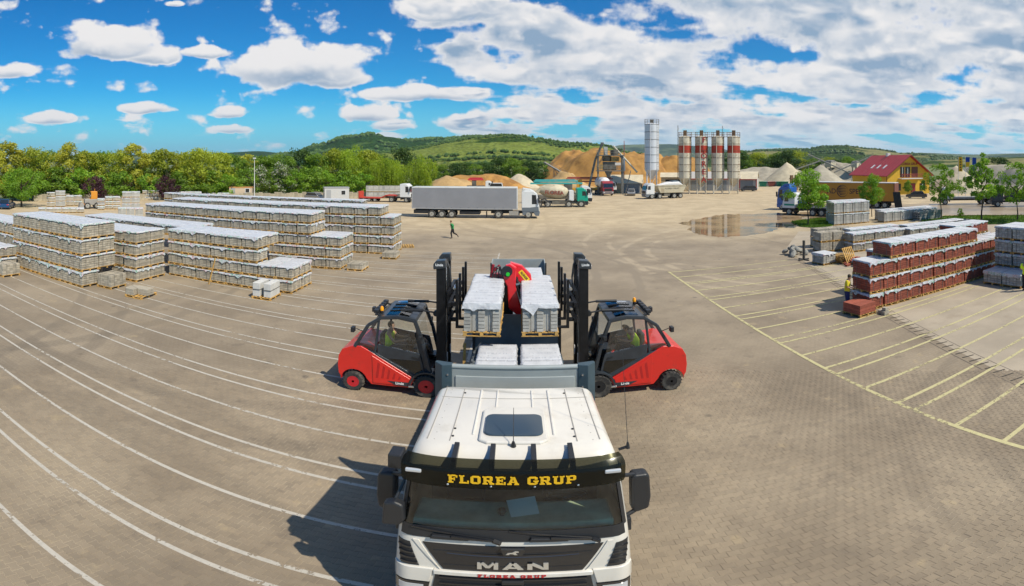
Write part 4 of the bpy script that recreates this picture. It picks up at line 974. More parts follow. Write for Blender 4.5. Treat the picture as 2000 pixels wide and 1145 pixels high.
MB().prism([(x, y) for x, y in rrect(.20, .075, .03)], 'y', 0, .006).build('maker_plate', mat('plate_yellow', (.85, .55, .02), .5), CRN).matrix_local = Matrix.Translation((.22, .012, 2.28)) @ Matrix.Rotation(.9, 4, 'Y')
text_obj('PALFINGER', .10, BLACKP, CRN, basis((.22, .010, 2.28), (cos(.9), 0, -sin(.9)), (sin(.9), 0, cos(.9))), bold=.002, sx=.62)
# drawbar trailer behind
TRL = thing('flatbed_trailer', 'grey flatbed trailer with a tall rear board behind the red crane', 'trailer', (-.06+.014*20, 17.0, 0), -.014)
MB().box(-1.25, 1.25, 0, 6.6, 1.0, 1.2).build('deck', DECK, TRL)
MB().box(-1.22, 1.22, 6.56, 6.62, 1.2, 2.32).build('rear_board', GREYP, TRL, bevel=.008)
for s in (-1, 1):
    MB().box(s*1.235-.02, s*1.235+.02, 5.4, 6.62, 1.2, 2.325).build('side_wing', GREYP, TRL)
    MB().box(s*1.262-.03, s*1.262+.03, 5.36, 5.42, 1.0, 2.36).build('corner_post', STEELD, TRL)
    for y in (1.2, 4.6, 5.9): wheel(TRL, (s*1.0, y, .45), .45, .4, 'x', side=s, n=20)
MB().box(-.4, .4, .3, 6.3, .8, 1.0).bar((0, .3, .85), (0, -1.6, .75), .14).build('trailer_frame', STEELD, TRL)
# loads
pallet_kind('load', .95, 1.12, .92, 5, 3, 8, STONEB, .13, gap=.012, chan=(1, 3), ragged=.6, filmmat=film_mat('white_film_print', False, 3.2), n=20)
def lp(x, y, z, label, group): return put_pallet('load', (x-.06+.014*y, y, z), -.014, label, group, jit=.008, name='paver_pallet')
for i in range(3):
    lp(-.86, 12.0+.56+1.135*i, 2.53, ['nearest', 'middle', 'rear'][i]+' of three film topped pallets on the forks of the red rimmed forklift', None)
    lp(.61, 12.3+.56+1.135*i, 2.42, ['nearest', 'middle', 'rear'][i]+' of three film topped pallets on the forks of the black rimmed forklift', None)
for i in range(4):
    for s in (-1, 1): lp(s*.52+.06, 12.33-.56-1.13*i, 1.285, 'film topped paver pallet standing on the truck bed behind the headboard', 'pallets on the truck bed')
for i in range(2): lp(.62, 21.9-1.15*i, 1.21, 'film topped pallet on the trailer beside the red crane', 'pallets on the trailer')
# ------------------------------------------------------------------ two large forklifts
LBLK = mat('lift_frame', (.028, .034, .042), .38, .1, coat=.3, var=.2, vscale=3)
MASTK = mat('mast_black', (.012, .012, .014), .4, .4, var=.3, vscale=5)
HIVIS = mat('hi_vis', (.70, .95, .02), .7, var=.08, vscale=9)
SKIN = mat('skin', (.42, .23, .15), .6)
AMBER = mat('amber_lens', (.85, .33, .01), .2)
GLC = glass('lift_glass', (.96, .98, .98))
def skin_mesh(name, verts, edges, radii, material, parent, sub=2):
    me = bpy.data.meshes.new(name); me.from_pydata(verts, edges, []); me.materials.append(material)
    o = bpy.data.objects.new(name, me); put(o, parent)
    md = o.modifiers.new('skin', 'SKIN'); md.use_smooth_shade = True
    for i, r in enumerate(radii):
        sv = me.skin_vertices[0].data[i]; sv.radius = (r, r) if isinstance(r, (int, float)) else r; sv.use_root = (i == 0)
    s = o.modifiers.new('sub', 'SUBSURF'); s.levels = sub; s.render_levels = sub
    return o
HAIR = mat('hair_dark', (.03, .02, .012), .8)
def person(name, label, loc, rotz, J, shirt, trousers, shoes=None, group=None, hair=HAIR, cat='person', short=True, top_name='shirt', leg_name='trousers', vest=None):
    """J: joint positions (metres, facing +x, y left). One continuous skinned body; clothes follow it; head with face parts and hair"""
    t = thing(name, label, cat, loc, rotz, group)
    names = ['pelvis', 'belly', 'chest', 'neck', 'head', 'crown', 'shl', 'ell', 'wrl', 'shr', 'elr', 'wrr', 'hipl', 'knl', 'anl', 'tol', 'hipr', 'knr', 'anr', 'tor', 'hdl', 'hdr']
    ix = {n: i for i, n in enumerate(names)}
    rad = dict(pelvis=(.13, .10), belly=(.125, .095), chest=(.15, .10), neck=.055, head=.095, crown=.075, shl=.06, ell=.042, wrl=.03, shr=.06, elr=.042, wrr=.03, hipl=.085, knl=.058, anl=.042, tol=.035, hipr=.085, knr=.058, anr=.042, tor=.035, hdl=.034, hdr=.034)
    E = [('pelvis', 'belly'), ('belly', 'chest'), ('chest', 'neck'), ('neck', 'head'), ('head', 'crown'), ('chest', 'shl'), ('shl', 'ell'), ('ell', 'wrl'), ('wrl', 'hdl'), ('chest', 'shr'), ('shr', 'elr'), ('elr', 'wrr'), ('wrr', 'hdr'),
         ('pelvis', 'hipl'), ('hipl', 'knl'), ('knl', 'anl'), ('anl', 'tol'), ('pelvis', 'hipr'), ('hipr', 'knr'), ('knr', 'anr'), ('anr', 'tor')]
    V = [Vector(J[n]) for n in names]
    body = skin_mesh('body', V, [(ix[a], ix[b]) for a, b in E], [rad[n] for n in names], SKIN, t)
    # five short fingers to each hand
    for s in ('l', 'r'):
        w, h = Vector(J['wr'+s]), Vector(J['hd'+s]); d = (h-w).normalized(); sd = d.cross(Vector((0, 0, 1)))
        if sd.length < .1: sd = Vector((0, 1, 0))
        sd.normalize()
        fg = MB()
        for k in range(4):
            b0 = h+sd*(.012*(k-1.5)*1.4); fg.cyl(b0, b0+d*(.05+.008*(1.5-abs(k-1.5))), .009, .008, 6); fg.cyl(b0+d*.05, b0+d*.07+sd.cross(d)*.025, .008, .006, 6)
        fg.cyl(h-d*.02+sd*.03, h+d*.02+sd*.055, .01, .008, 6); fg.build('fingers', SKIN, body)
    # clothes: lofted torso and tapered limbs that follow the body
    def loft(b, cs, rs, sd, n=16):
        V = []; m = len(cs)
        for q in range(m):
            ax = (Vector(cs[min(m-1, q+1)])-Vector(cs[max(0, q-1)])).normalized(); sv = (sd-ax*sd.dot(ax)).normalized(); fv = ax.cross(sv)
            for i in range(n): a = 2*pi*i/n; V.append(Vector(cs[q])+sv*rs[q][0]*cos(a)+fv*rs[q][1]*sin(a))
        b.add(V, [(q*n+i, q*n+(i+1) % n, (q+1)*n+(i+1) % n, (q+1)*n+i) for q in range(m-1) for i in range(n)]+[tuple(range(n))[::-1], tuple((m-1)*n+i for i in range(n))])
    def limb(b, pts, rs):
        for p, q, r0, r1 in zip(pts[:-1], pts[1:], rs[:-1], rs[1:]): b.cyl(p, q, r0, r1, 12)
        for p, r in zip(pts[:-1], rs[:-1]): b.ball(p, r*1.01, n=12, m=8)
    SD = (Vector(J['shl'])-Vector(J['shr'])).normalized(); g_ = {k: Vector(v) for k, v in J.items()}
    b = MB(); top = g_['chest'].lerp(g_['neck'], .62)
    loft(b, [g_['pelvis'].lerp(g_['belly'], -.12), g_['belly'], g_['chest'].lerp(g_['belly'], .3), g_['chest'], g_['chest'].lerp(g_['neck'], .4), top], [(.185, .135), (.175, .130), (.195, .135), (.205, .130), (.165, .105), (.075, .07)], SD)
    if vest is None:
        for q in ('l', 'r'): limb(b, [g_['sh'+q], g_['el'+q].lerp(g_['sh'+q], .25 if short else 0)]+([] if short else [g_['wr'+q].lerp(g_['el'+q], .1)]), [.078, .066]+([] if short else [.048]))
    b.build(top_name, shirt, t, smooth=60)
    b = MB()
    loft(b, [g_['pelvis']+Vector((0, 0, -.10)), g_['pelvis'], g_['pelvis'].lerp(g_['belly'], .35)], [(.165, .125), (.178, .132), (.172, .126)], SD)
    for q in ('l', 'r'): limb(b, [g_['hip'+q], g_['kn'+q], g_['an'+q].lerp(g_['kn'+q], .12)], [.105, .078, .060])
    b.build(leg_name, trousers, t, smooth=60)
    for s in ('l', 'r'):
        a, c = Vector(J['an'+s]), Vector(J['to'+s]); d = (c-a); d.normalize()
        sh = MB().bar(a-d*.06+Vector((0, 0, -.03)), c+d*.06+Vector((0, 0, 0)), .09, .075); sh.build('shoe', shoes or BLACKP, t, bevel=.02)
    hd, cw = Vector(J['head']), Vector(J['crown']); up = (cw-hd).normalized(); fw = Vector(J.get('face', (1, 0, 0))).normalized(); sd = up.cross(fw).normalized()
    hb = MB(); M = Matrix((fw, sd, up)).transposed().to_4x4(); M.translation = hd+up*.045-fw*.012
    tmp = MB().ball((0, 0, 0), .108, .092, .115, 12, 8); vs = [M @ Vector(v) for v in tmp.v]
    ff = [f for f in tmp.f if not all((Vector(tmp.v[i]).x > .035 and Vector(tmp.v[i]).z < .055) or tmp.v[i][2] < -.07 for i in f)]
    hb.add(vs, ff); hb.build('hair', hair, t, smooth=60)
    fc = MB(); o = hd+up*.02+fw*.085; fc.add([o+sd*.012-up*.02, o-sd*.012-up*.02, o+up*.02, o+fw*.026-up*.018], [(0, 1, 3), (1, 2, 3), (2, 0, 3)]); fc.build('nose', SKIN, body)
    for s in (-1, 1):
        ey = MB().ball(hd+up*.035+fw*.088+sd*.032*s, .011, .011, .007, 6, 4); ey.build('eye', BLACKP, body)
        er = MB().ball(hd+up*.01+sd*.094*s, .02, .01, .03, 6, 4); er.build('ear', SKIN, body)
    MB().ball(hd-up*.035+fw*.087, .008, .022, .006, 6, 4).build('mouth', mat('lips', (.3, .1, .08), .6), body)
    return t
def forklift(label, loc, rotz, rimmat, group, forks_y):
    t = thing('forklift', label, 'forklift', loc, rotz, group); HWD = .92
    # counterweight body: side outline with rear arch, sloping down to the front axle
    arch = [(.40*cos(a), .30+.40*sin(a)) for a in [pi-i*pi/10 for i in range(11)]]
    prof = [(-.47, .52), (-.50, .80), (-.47, 1.12), (-.36, 1.34), (-.08, 1.47), (.22, 1.50), (.55, 1.33), (1.80, .55), (1.72, .40), (1.62, .25), (.52, .25)]+[(x, z) for x, z in reversed(arch) if z > .3]+[(-.41, .42)]
    def P(pts, y0, y1, nm, m, bev=.03, par=t): return MB().prism(pts, 'y', y0, y1).build(nm, m, par, bevel=bev, seg=3)
    body = P(prof, -HWD+.06, HWD-.06, 'counterweight', RED, .06)
    # flush side panels with printed letters
    for s in (-1, 1):
        y = s*(HWD-.058)
        P([(.55, 1.24), (1.66, .56), (1.60, .32), (.58, .32)], *sorted((y, y+s*.02)), 'side_panel', RED, .012)
        P([(1.0, .44), (1.66, .44), (1.60, .30), (1.22, .33)], *sorted((y+s*.021, y+s*.027)), 'side_badge', LBLK, 0)
        text_obj('Linde', .11, mat('badge_white', (.8, .8, .8), .5), t, basis((1.36, y+s*.03, .385), (s*-1 if s > 0 else 1, 0, 0), (0, 0, 1)), bold=.002)
        for k in range(5):
            q = .66+.16*k; MB().prism([(q, .50), (q+.07, .50), (q+.13-.01*k, .98-.10*k), (q+.06, 1.04-.10*k)], 'y', *sorted((y+s*.0205, y+s*.0215))).build('panel_print', mat('dark_red_print', (.40, .012, .010), .45), t)
        # front mudguard
        mg = MB(); r0, r1 = .44, .49; aa = [radians(q) for q in range(10, 176, 15)]
        for a, c in zip(aa[:-1], aa[1:]):
            q = [(2.12+r0*cos(a), .36+r0*sin(a)), (2.12+r1*cos(a), .36+r1*sin(a)), (2.12+r1*cos(c), .36+r1*sin(c)), (2.12+r0*cos(c), .36+r0*sin(c))]
            mg.prism(q, 'y', *sorted((s*.52, s*(HWD+.02))))
        mg.build('mudguard', LBLK, t)
        wheel(t, (0, s*(HWD-.10), .31), .31, .28, 'y', rimmat, side=s, n=26, lugs=18, hub=.6)
        wheel(t, (2.12, s*(HWD-.14), .37), .37, .36, 'y', rimmat, side=s, n=28, lugs=20, hub=.6)
        P([(1.62, .30), (1.86, .30), (1.86, .36), (1.62, .36)], *sorted((s*.55, s*(HWD+.03))), 'step', CHROME, .01)
        # cab side frame: rear pillar, roof rail, front pillar, sill
        yy = s*(HWD-.10)
        fr_ = MB()
        pts = [(.02, 1.46), (.42, 2.20), (.80, 2.47), (1.30, 2.52), (1.78, 2.44), (2.02, 1.75), (2.24, .72)]
        for a, c in zip(pts[:-1], pts[1:]): fr_.bar((a[0], yy, a[1]), (c[0], yy, c[1]), .10, .11, up=(0, 1, 0))
        fr_.bar((.02, yy, 1.46), (.62, yy, 1.30), .09, .07, up=(0, 1, 0)).bar((.62, yy, 1.30), (1.86, yy, .60), .09, .07, up=(0, 1, 0)).bar((1.86, yy, .60), (2.24, yy, .72), .09, .08, up=(0, 1, 0))
        fr_.bar((.62, yy, 1.28), (.74, yy, 2.38), .07, .06, up=(0, 1, 0)); fr_.build('cab_frame', LBLK, t, bevel=.02)
        # door: lower black panel, window, handle
        dr = P([(.70, 1.28), (1.84, .66), (2.06, .80), (1.96, 1.28), (1.92, 1.40), (.70, 1.62)], *sorted((yy-s*.01, yy+s*.015)), 'door', LBLK, .01)
        P([(1.00, 1.18), (1.82, .74), (1.98, .86), (1.92, 1.18)], *sorted((yy+s*.018, yy+s*.021)), 'lower_pane', glass('lift_glass_dark', (.45, .48, .48)), 0, dr)
        P([(.74, 1.62), (1.90, 1.42), (1.72, 2.36), (1.30, 2.44), (.84, 2.38)], *sorted((yy-s*.004, yy+s*.004)), 'door_pane', GLC, 0, dr)
        P([(.08, 1.52), (.62, 1.38), (.72, 2.36), (.46, 2.14)], *sorted((yy-s*.004, yy+s*.004)), 'rear_pane', GLC, 0)
        MB().bar((1.70, yy+s*.03, 1.30), (1.86, yy+s*.03, 1.26), .03, .03).build('handle', STEELD, dr)
        # mirrors
        MB().bar((.30, yy+s*.05, 2.0), (.12, yy+s*.22, 2.14), .025).box(.0, .10, min(yy+s*.16, yy+s*.34), max(yy+s*.16, yy+s*.34), 2.04, 2.20).build('mirror', BLACKP, t, bevel=.015)
        MB().bar((2.0, yy+s*.02, 1.9), (1.95, yy+s*.10, 1.95), .02).box(1.90, 2.0, min(yy+s*.08, yy+s*.2), max(yy+s*.08, yy+s*.2), 1.88, 2.02).build('front_mirror', BLACKP, t, bevel=.012)
    yv = HWD-.05
    rf = MB()
    for q in ([(.62, 2.40), (.80, 2.53), (.98, 2.55), (.98, 2.48), (.84, 2.45)], [(1.58, 2.545), (1.80, 2.50), (1.84, 2.43), (1.58, 2.475)]): rf.prism(q, 'y', -yv, yv)
    for s in (-1, 1): rf.prism([(.98, 2.55), (1.30, 2.58), (1.58, 2.545), (1.58, 2.475), (1.30, 2.50), (.98, 2.48)], 'y', *sorted((s*yv, s*(yv-.14))))
    rf = rf.build('roof', LBLK, t)
    P([(.95, 2.56), (1.30, 2.592), (1.61, 2.552), (1.61, 2.546), (1.30, 2.584), (.95, 2.553)], -yv+.1, yv-.1, 'roof_pane', GLC, 0, rf)
    for y in (-.34, 0, .34): MB().bar((.95, y, 2.575), (1.30, y, 2.605), .04, .02).bar((1.30, y, 2.605), (1.62, y, 2.565), .04, .02).build('roof_bar', STEELD, rf)
    P([(1.86, 1.0), (2.20, .80), (2.0, 1.72), (1.79, 2.40)], -yv+.08, -yv+.085, 'front_strut', LBLK, 0)
    MB().add([(2.22, -.74, .80), (2.22, .74, .80), (1.80, .74, 2.42), (1.80, -.74, 2.42)], [(0, 1, 2, 3)]).build('front_pane', GLC, t)
    # roof lamp cluster and beacon, exhaust stub, seat, console
    lc = MB()
    for k in range(5): lc.box(.52, .66, -.60+.26*k, -.42+.26*k, 2.52, 2.63)
    lc.bar((.60, -.65, 2.50), (.60, .66, 2.50), .06).bar((.60, -.6, 2.50), (.80, -.6, 2.47), .05).bar((.60, .6, 2.50), (.80, .6, 2.47), .05); lc.build('lamp_cluster', BLACKP, t, bevel=.015)
    MB().cyl((.74, -.5, 2.50), (.74, -.5, 2.60), .05, n=12).build('beacon_base', BLACKP, t); MB().lathe([(.055, 2.60), (.055, 2.68), (.03, 2.73), (.001, 2.735)], 'z', (.74, -.5, 0), 14).build('beacon', AMBER, t, smooth=50)
    MB().box(.62, 1.12, -.66, .66, 1.02, 1.20).box(.60, .74, -.26, .26, 1.20, 1.75).build('seat', mat('seat_black', (.03, .03, .032), .8), t, bevel=.05)
    MB().box(1.62, 1.95, -.3, .3, .8, 1.35).bar((1.5, -.0, 1.5), (1.72, 0, 1.25), .06).cyl((1.42, 0, 1.52), (1.47, 0, 1.54), .17, n=18).build('steering_console', BLACKP, t, bevel=.02)
    MB().box(.3, 2.2, -.78, .78, .62, .70).build('cab_floor', STEELD, t)
    P([(.66, 1.30), (.74, 1.30), (.60, 1.5), (.05, 1.56), (.0, 1.5), (.5, 1.42)], -.72, .72, 'engine_hood', RED, .03)
    for s in (-1, 1): MB().box(-.48, -.40, s*.62-.12, s*.62+.12, .98, 1.12).build('tail_lamp', mat('tail_dark', (.06, .02, .02), .3), t, bevel=.02)
    MB().box(-.62, -.44, -.35, .35, .60, .68).build('tow_hook', STEELD, t)
    # mast: outer and inner channels, head, chains, tilt rods
    ms = thing_part('mast', t)
    m1 = MB()
    for s in (-1, 1):
        y = s*.52
        m1.box(2.36, 2.62, y-.035+s*.09, y+.035+s*.09, .10, 4.02).box(2.36, 2.40, y-.02, y+.09 if s > 0 else y+.02, .10, 4.02).box(2.58, 2.62, y-.09 if s < 0 else y-.02, y+.06, .10, 4.02)
    m1.box(2.38, 2.50, -.58, .58, 2.2, 2.34).box(2.38, 2.5, -.58, .58, .3, .5); m1.build('outer_channel', MASTK, ms)
    m2 = MB()
    for s in (-1, 1): m2.box(2.44, 2.58, s*.43-.03, s*.43+.03, .3, 4.14)
    m2.box(2.44, 2.58, -.46, .46, 3.96, 4.14); m2.build('inner_channel', STEELD, ms)
    for s in (-1, 1):
        hd = MB().prism([(2.28, 3.98), (2.28, 4.14), (2.36, 4.24), (2.62, 4.26), (2.64, 4.02)], 'y', *sorted((s*.40, s*.68))).build('mast_head', LBLK, ms, bevel=.02)
        text_obj('Linde', .10, MATS['badge_white'], hd, basis((2.45, s*.685, 4.12), (-s, 0, 0), (0, 0, 1)), bold=.002)
        text_obj('Linde', .10, MATS['badge_white'], hd, basis((2.275, s*.54, 4.07), (0, -1, 0), (0, 0, 1)), bold=.002)
        MB().cyl((2.50, s*.30, .4), (2.50, s*.30, 3.95), .045, n=10).build('lift_cylinder', CHROME, ms, smooth=40)
        MB().cyl((1.30, s*.5, 2.66), (1.95, s*.5, 2.68), .045, n=10).cyl((1.95, s*.5, 2.68), (2.40, s*.5, 2.62), .026, n=8).cyl((2.34, s*.5-.08, 2.62), (2.34, s*.5+.08, 2.62), .085, n=12).build('tilt_cylinder', STEELD, ms, smooth=40)
        ch = MB()
        for k in range(24): ch.box(2.60, 2.63, s*.16-.02, s*.16+.02, 2.9+k*.045, 2.93+k*.045)
        ch.build('lift_chain', STEELD, ms)
        MB().box(2.622, 2.64, s*.36, s*.36+.08, 1.0, 1.3).build('warning_plate', mat('badge_white', (.8, .8, .8), .5), ms)
    # carriage, fork positioner and four L forks
    zc = 2.45; cg = MB().box(2.68, 2.76, -.75, .75, zc+.05, zc+.17).box(2.68, 2.76, -.75, .75, zc+.80, zc+.92)
    for y in (-.60, -.2, .2, .60): cg.box(2.66, 2.72, y-.04, y+.04, zc+.17, zc+.80)
    cg.box(2.78, 2.86, -1.40, 1.40, zc+.20, zc+.30).box(2.78, 2.86, -1.40, 1.40, zc+.64, zc+.76)
    cg.build('carriage', MASTK, t)
    MB().cyl((2.90, -1.1, zc+.5), (2.90, 1.1, zc+.5), .04, n=10).cyl((2.86, -.5, zc+.95), (2.86, .6, zc+.95), .05, n=10).cyl((2.84, -.42, zc+.42), (2.9, -.42, zc+.42), .09, n=14).cyl((2.84, -.42, zc+.95), (2.9, -.42, zc+.95), .09, n=14).build('side_shift_cylinder', CHROME, t, smooth=40)
    hz = MB()
    for k in range(4): hz.tube([(2.66, -.1+.06*k, zc+.3), (2.72, -.3+.06*k, zc+1.1), (2.68, -.25+.06*k, zc+1.5), (2.6, -.2, zc+1.7)], .016)
    hz.build('hydraulic_hose', BLACKP, t)
    for y in forks_y:
        fk = MB().box(2.98, 3.05, y-.055, y+.055, zc, zc+1.40).prism([(3.05, zc), (4.16, zc+.03), (4.16, zc+.045), (3.05, zc+.06)], 'y', y-.055, y+.055).box(2.86, 2.98, y-.05, y+.05, zc+.2, zc+.3).box(2.86, 2.98, y-.05, y+.05, zc+.64, zc+.76)
        fk.build('fork', MASTK, t, bevel=.006)
    return t
def thing_part(name, parent):
    o = bpy.data.objects.new(name, None); put(o, parent); return o
FYC = 14.15
LRED = mat('rim_red', (.55, .02, .03), .35, .2); LBK = mat('rim_black', (.02, .02, .022), .45, .3)
fl1 = forklift('red forklift with red wheel rims lifting pallets onto the truck', (-4.48, FYC, 0), 0, LRED, None, (-1.25, -.5, .4, 1.22))
fl2 = forklift('red forklift with black wheel rims lifting pallets onto the truck', (4.50, FYC, 0), pi, LBK, None, (-1.22, -.4, .5, 1.25))
SITJ = dict(pelvis=(0, 0, .0), belly=(.0, 0, .17), chest=(.02, 0, .40), neck=(.04, 0, .56), head=(.06, 0, .66), crown=(.06, 0, .80), shl=(.02, .19, .47), ell=(.18, .26, .25), wrl=(.42, .16, .28), hdl=(.50, .14, .30), shr=(.02, -.19, .47), elr=(.18, -.26, .25), wrr=(.42, -.18, .26), hdr=(.50, -.16, .28),
            hipl=(.06, .10, -.02), knl=(.46, .12, .05), anl=(.58, .12, -.36), tol=(.74, .12, -.40), hipr=(.06, -.10, -.02), knr=(.46, -.12, .05), anr=(.58, -.12, -.36), tor=(.74, -.12, -.40))
GREYC = mat('grey_cloth', (.16, .16, .17), .9, var=.2, vscale=8); DARKC = mat('dark_trousers', (.03, .035, .05), .9, var=.2, vscale=8)
person('person', 'driver in a hi-vis vest seated in the forklift with red rims', (-4.48+.95, FYC-.42, 1.44), 0, SITJ, HIVIS, DARKC, top_name='vest', vest=True)
SJ2 = dict(SITJ); SJ2.update(chest=(.12, 0, .37), neck=(.2, 0, .5), head=(.27, 0, .58), crown=(.33, 0, .70), shl=(.12, .19, .43), shr=(.12, -.19, .43))
person('person', 'driver in a hi-vis vest leaning forward in the forklift with black rims', (4.50-.95, FYC-.42, 1.44), pi, SJ2, HIVIS, DARKC, top_name='vest', vest=True)
# ------------------------------------------------------------------ hills, heaps, puddle, slabs, verges
def foliage_mat(name, a, b, tr=.25, c=None):
    m = bpy.data.materials.new(name); m.use_nodes = True; MATS[name] = m; T = NT(m.node_tree)
    gi = T.n('ShaderNodeNewGeometry').outputs['Random Per Island']; oi = T.n('ShaderNodeObjectInfo').outputs['Random']
    tc = T.n('ShaderNodeTexCoord').outputs['Object']
    nz = T.n('ShaderNodeTexNoise', {'Vector': tc, 'Scale': .55, 'Detail': 3.0}).outputs[0]
    f = T.math('ADD', T.math('MULTIPLY', gi, .5), T.math('MULTIPLY', T.mr(nz, .3, .7), .5))
    col = T.mix(f, a, b)
    if c: col = T.mix(T.math('GREATER_THAN', gi, c[1]), col, c[0])
    col = T.mix(1.0, col, T.ramp(oi, [(0, .95), (1, 1.32)]), 'MULTIPLY')
    d = T.n('ShaderNodeBsdfDiffuse', {'Color': col}); t = T.n('ShaderNodeBsdfTranslucent', {'Color': T.mix(1.0, col, (1.3, 1.25, .5), 'MULTIPLY')})
    g = T.n('ShaderNodeBsdfGlossy', {'Roughness': .5, 'Color': (.3, .3, .3, 1)})
    mx = T.n('ShaderNodeMixShader', {0: tr, 1: d.outputs[0], 2: t.outputs[0]})
    mx2 = T.n('ShaderNodeMixShader', {0: .06, 1: mx.outputs[0], 2: g.outputs[0]})
    T.n('ShaderNodeOutputMaterial', {'Surface': mx2.outputs[0]}); return m
def hill_mat(name, meadow, wood, cut, scale=.004, rowc=None):
    m = bpy.data.materials.new(name); m.use_nodes = True; T = NT(m.node_tree)
    p = T.n('ShaderNodeNewGeometry').outputs['Position']
    n1 = T.n('ShaderNodeTexNoise', {'Vector': p, 'Scale': scale, 'Detail': 9.0, 'Roughness': .62}).outputs[0]
    n2 = T.n('ShaderNodeTexNoise', {'Vector': p, 'Scale': scale*9, 'Detail': 6.0, 'Roughness': .65}).outputs[0]
    v = T.n('ShaderNodeTexVoronoi', {'Vector': p, 'Scale': scale*22}).outputs['Distance']
    w = T.mix(T.mr(v, .1, .8), wood, tuple(q*.45 for q in wood))
    md = T.mix(T.mr(n2, .35, .65), meadow, tuple(q*.72 for q in meadow))
    c = T.mix(T.mr(n1, cut-.03, cut+.03), md, w)
    if rowc: c = T.mix(T.mr(n2, .62, .70), c, rowc)
    bp = T.n('ShaderNodeBump', {'Height': v, 'Strength': .8, 'Distance': 6.0})
    b = T.n('ShaderNodeBsdfDiffuse', {'Color': c, 'Normal': bp.outputs[0]}); T.n('ShaderNodeOutputMaterial', {'Surface': b.outputs[0]}); return m
HILLTOPS = {}
def hill(name, prof, d, depth, m, rough=.06, na=90, nr=26, seed=1):
    xs = [p[0] for p in prof]
    def top(px):
        for (a, b), (c, e) in zip(prof[:-1], prof[1:]):
            if a <= px <= c: t = (px-a)/(c-a); t = t*t*(3-2*t); return b+(e-b)*t
        return prof[-1][1]
    b = MB(); V = []
    for i in range(na+1):
        px = xs[0]+(xs[-1]-xs[0])*i/na; H = alt(top(px), d)
        for k in range(nr+1):
            t = k/nr; r = d-depth+2*depth*t
            s = sin(pi*min(1, t*1.0))**1.0 if t < .5 else sin(pi*t)**.8
            X, Y, _ = at(px, r); nz = noise.fractal((X*2.2/depth, Y*2.2/depth, seed), 1.0, 2.0, 6)
            z = max(-2, (H+2)*s*(1+rough*1.6*nz*(1-s*.75))-2 + 3*nz*rough*10*s*(.35))
            V.append((X, Y, z))
    FC = [(i*(nr+1)+k, i*(nr+1)+k+1, (i+1)*(nr+1)+k+1, (i+1)*(nr+1)+k) for i in range(na) for k in range(nr)]
    b.add(V, FC); o = b.build(name, m, smooth=80); tag(o, kind='structure'); HILLTOPS[name] = (V, na, nr); return o
WOODM = hill_mat('forest_hill', (.07, .12, .025), (.030, .072, .016), .40, .003)
MEAD = hill_mat('meadow_hill', (.17, .21, .045), (.045, .09, .018), .56, .005, (.24, .23, .10))
DRYH = hill_mat('dry_hill', (.22, .21, .09), (.055, .095, .025), .50, .004, (.30, .25, .13))
FARH = hill_mat('far_hill', (.12, .15, .07), (.05, .085, .04), .5, .0012)
hill('hill', [(300, 322), (430, 299), (500, 296), (560, 300), (640, 312), (760, 322)], 3600, 900, WOODM, seed=2)
hill('hill', [(470, 322), (560, 300), (620, 283), (680, 267), (720, 262.5), (760, 270), (800, 275.5), (860, 271), (930, 266), (1010, 273), (1100, 288), (1200, 310), (1300, 322)], 2300, 800, WOODM, seed=3, na=140)
hill('hill', [(640, 322), (760, 299), (830, 288), (880, 279), (930, 271), (985, 265.5), (1010, 267), (1050, 273), (1090, 280), (1130, 282), (1170, 286), (1230, 300), (1320, 322)], 1250, 560, MEAD, seed=4, na=140, rough=.05)
hill('hill', [(1040, 322), (1160, 296), (1220, 283), (1300, 282), (1380, 286), (1440, 296), (1560, 322)], 6500, 1500, FARH, seed=5)
hill('hill', [(1330, 320), (1420, 300), (1480, 295), (1560, 293), (1620, 288), (1650, 286.5), (1700, 292), (1760, 299), (1850, 306), (1960, 322)], 1900, 700, DRYH, seed=6, na=120)
hill('hill', [(1500, 322), (1700, 302), (1800, 299), (1900, 302), (2000, 300), (2150, 305), (2300, 322)], 5200, 1300, FARH, seed=7)
hill('hill', [(1720, 322), (1850, 312), (1950, 308), (2050, 306), (2200, 322)], 1500, 500, DRYH, seed=8)
hill('hill', [(-700, 322), (-300, 305), (0, 309), (200, 303), (420, 302), (560, 318)], 4200, 900, FARH, seed=9)
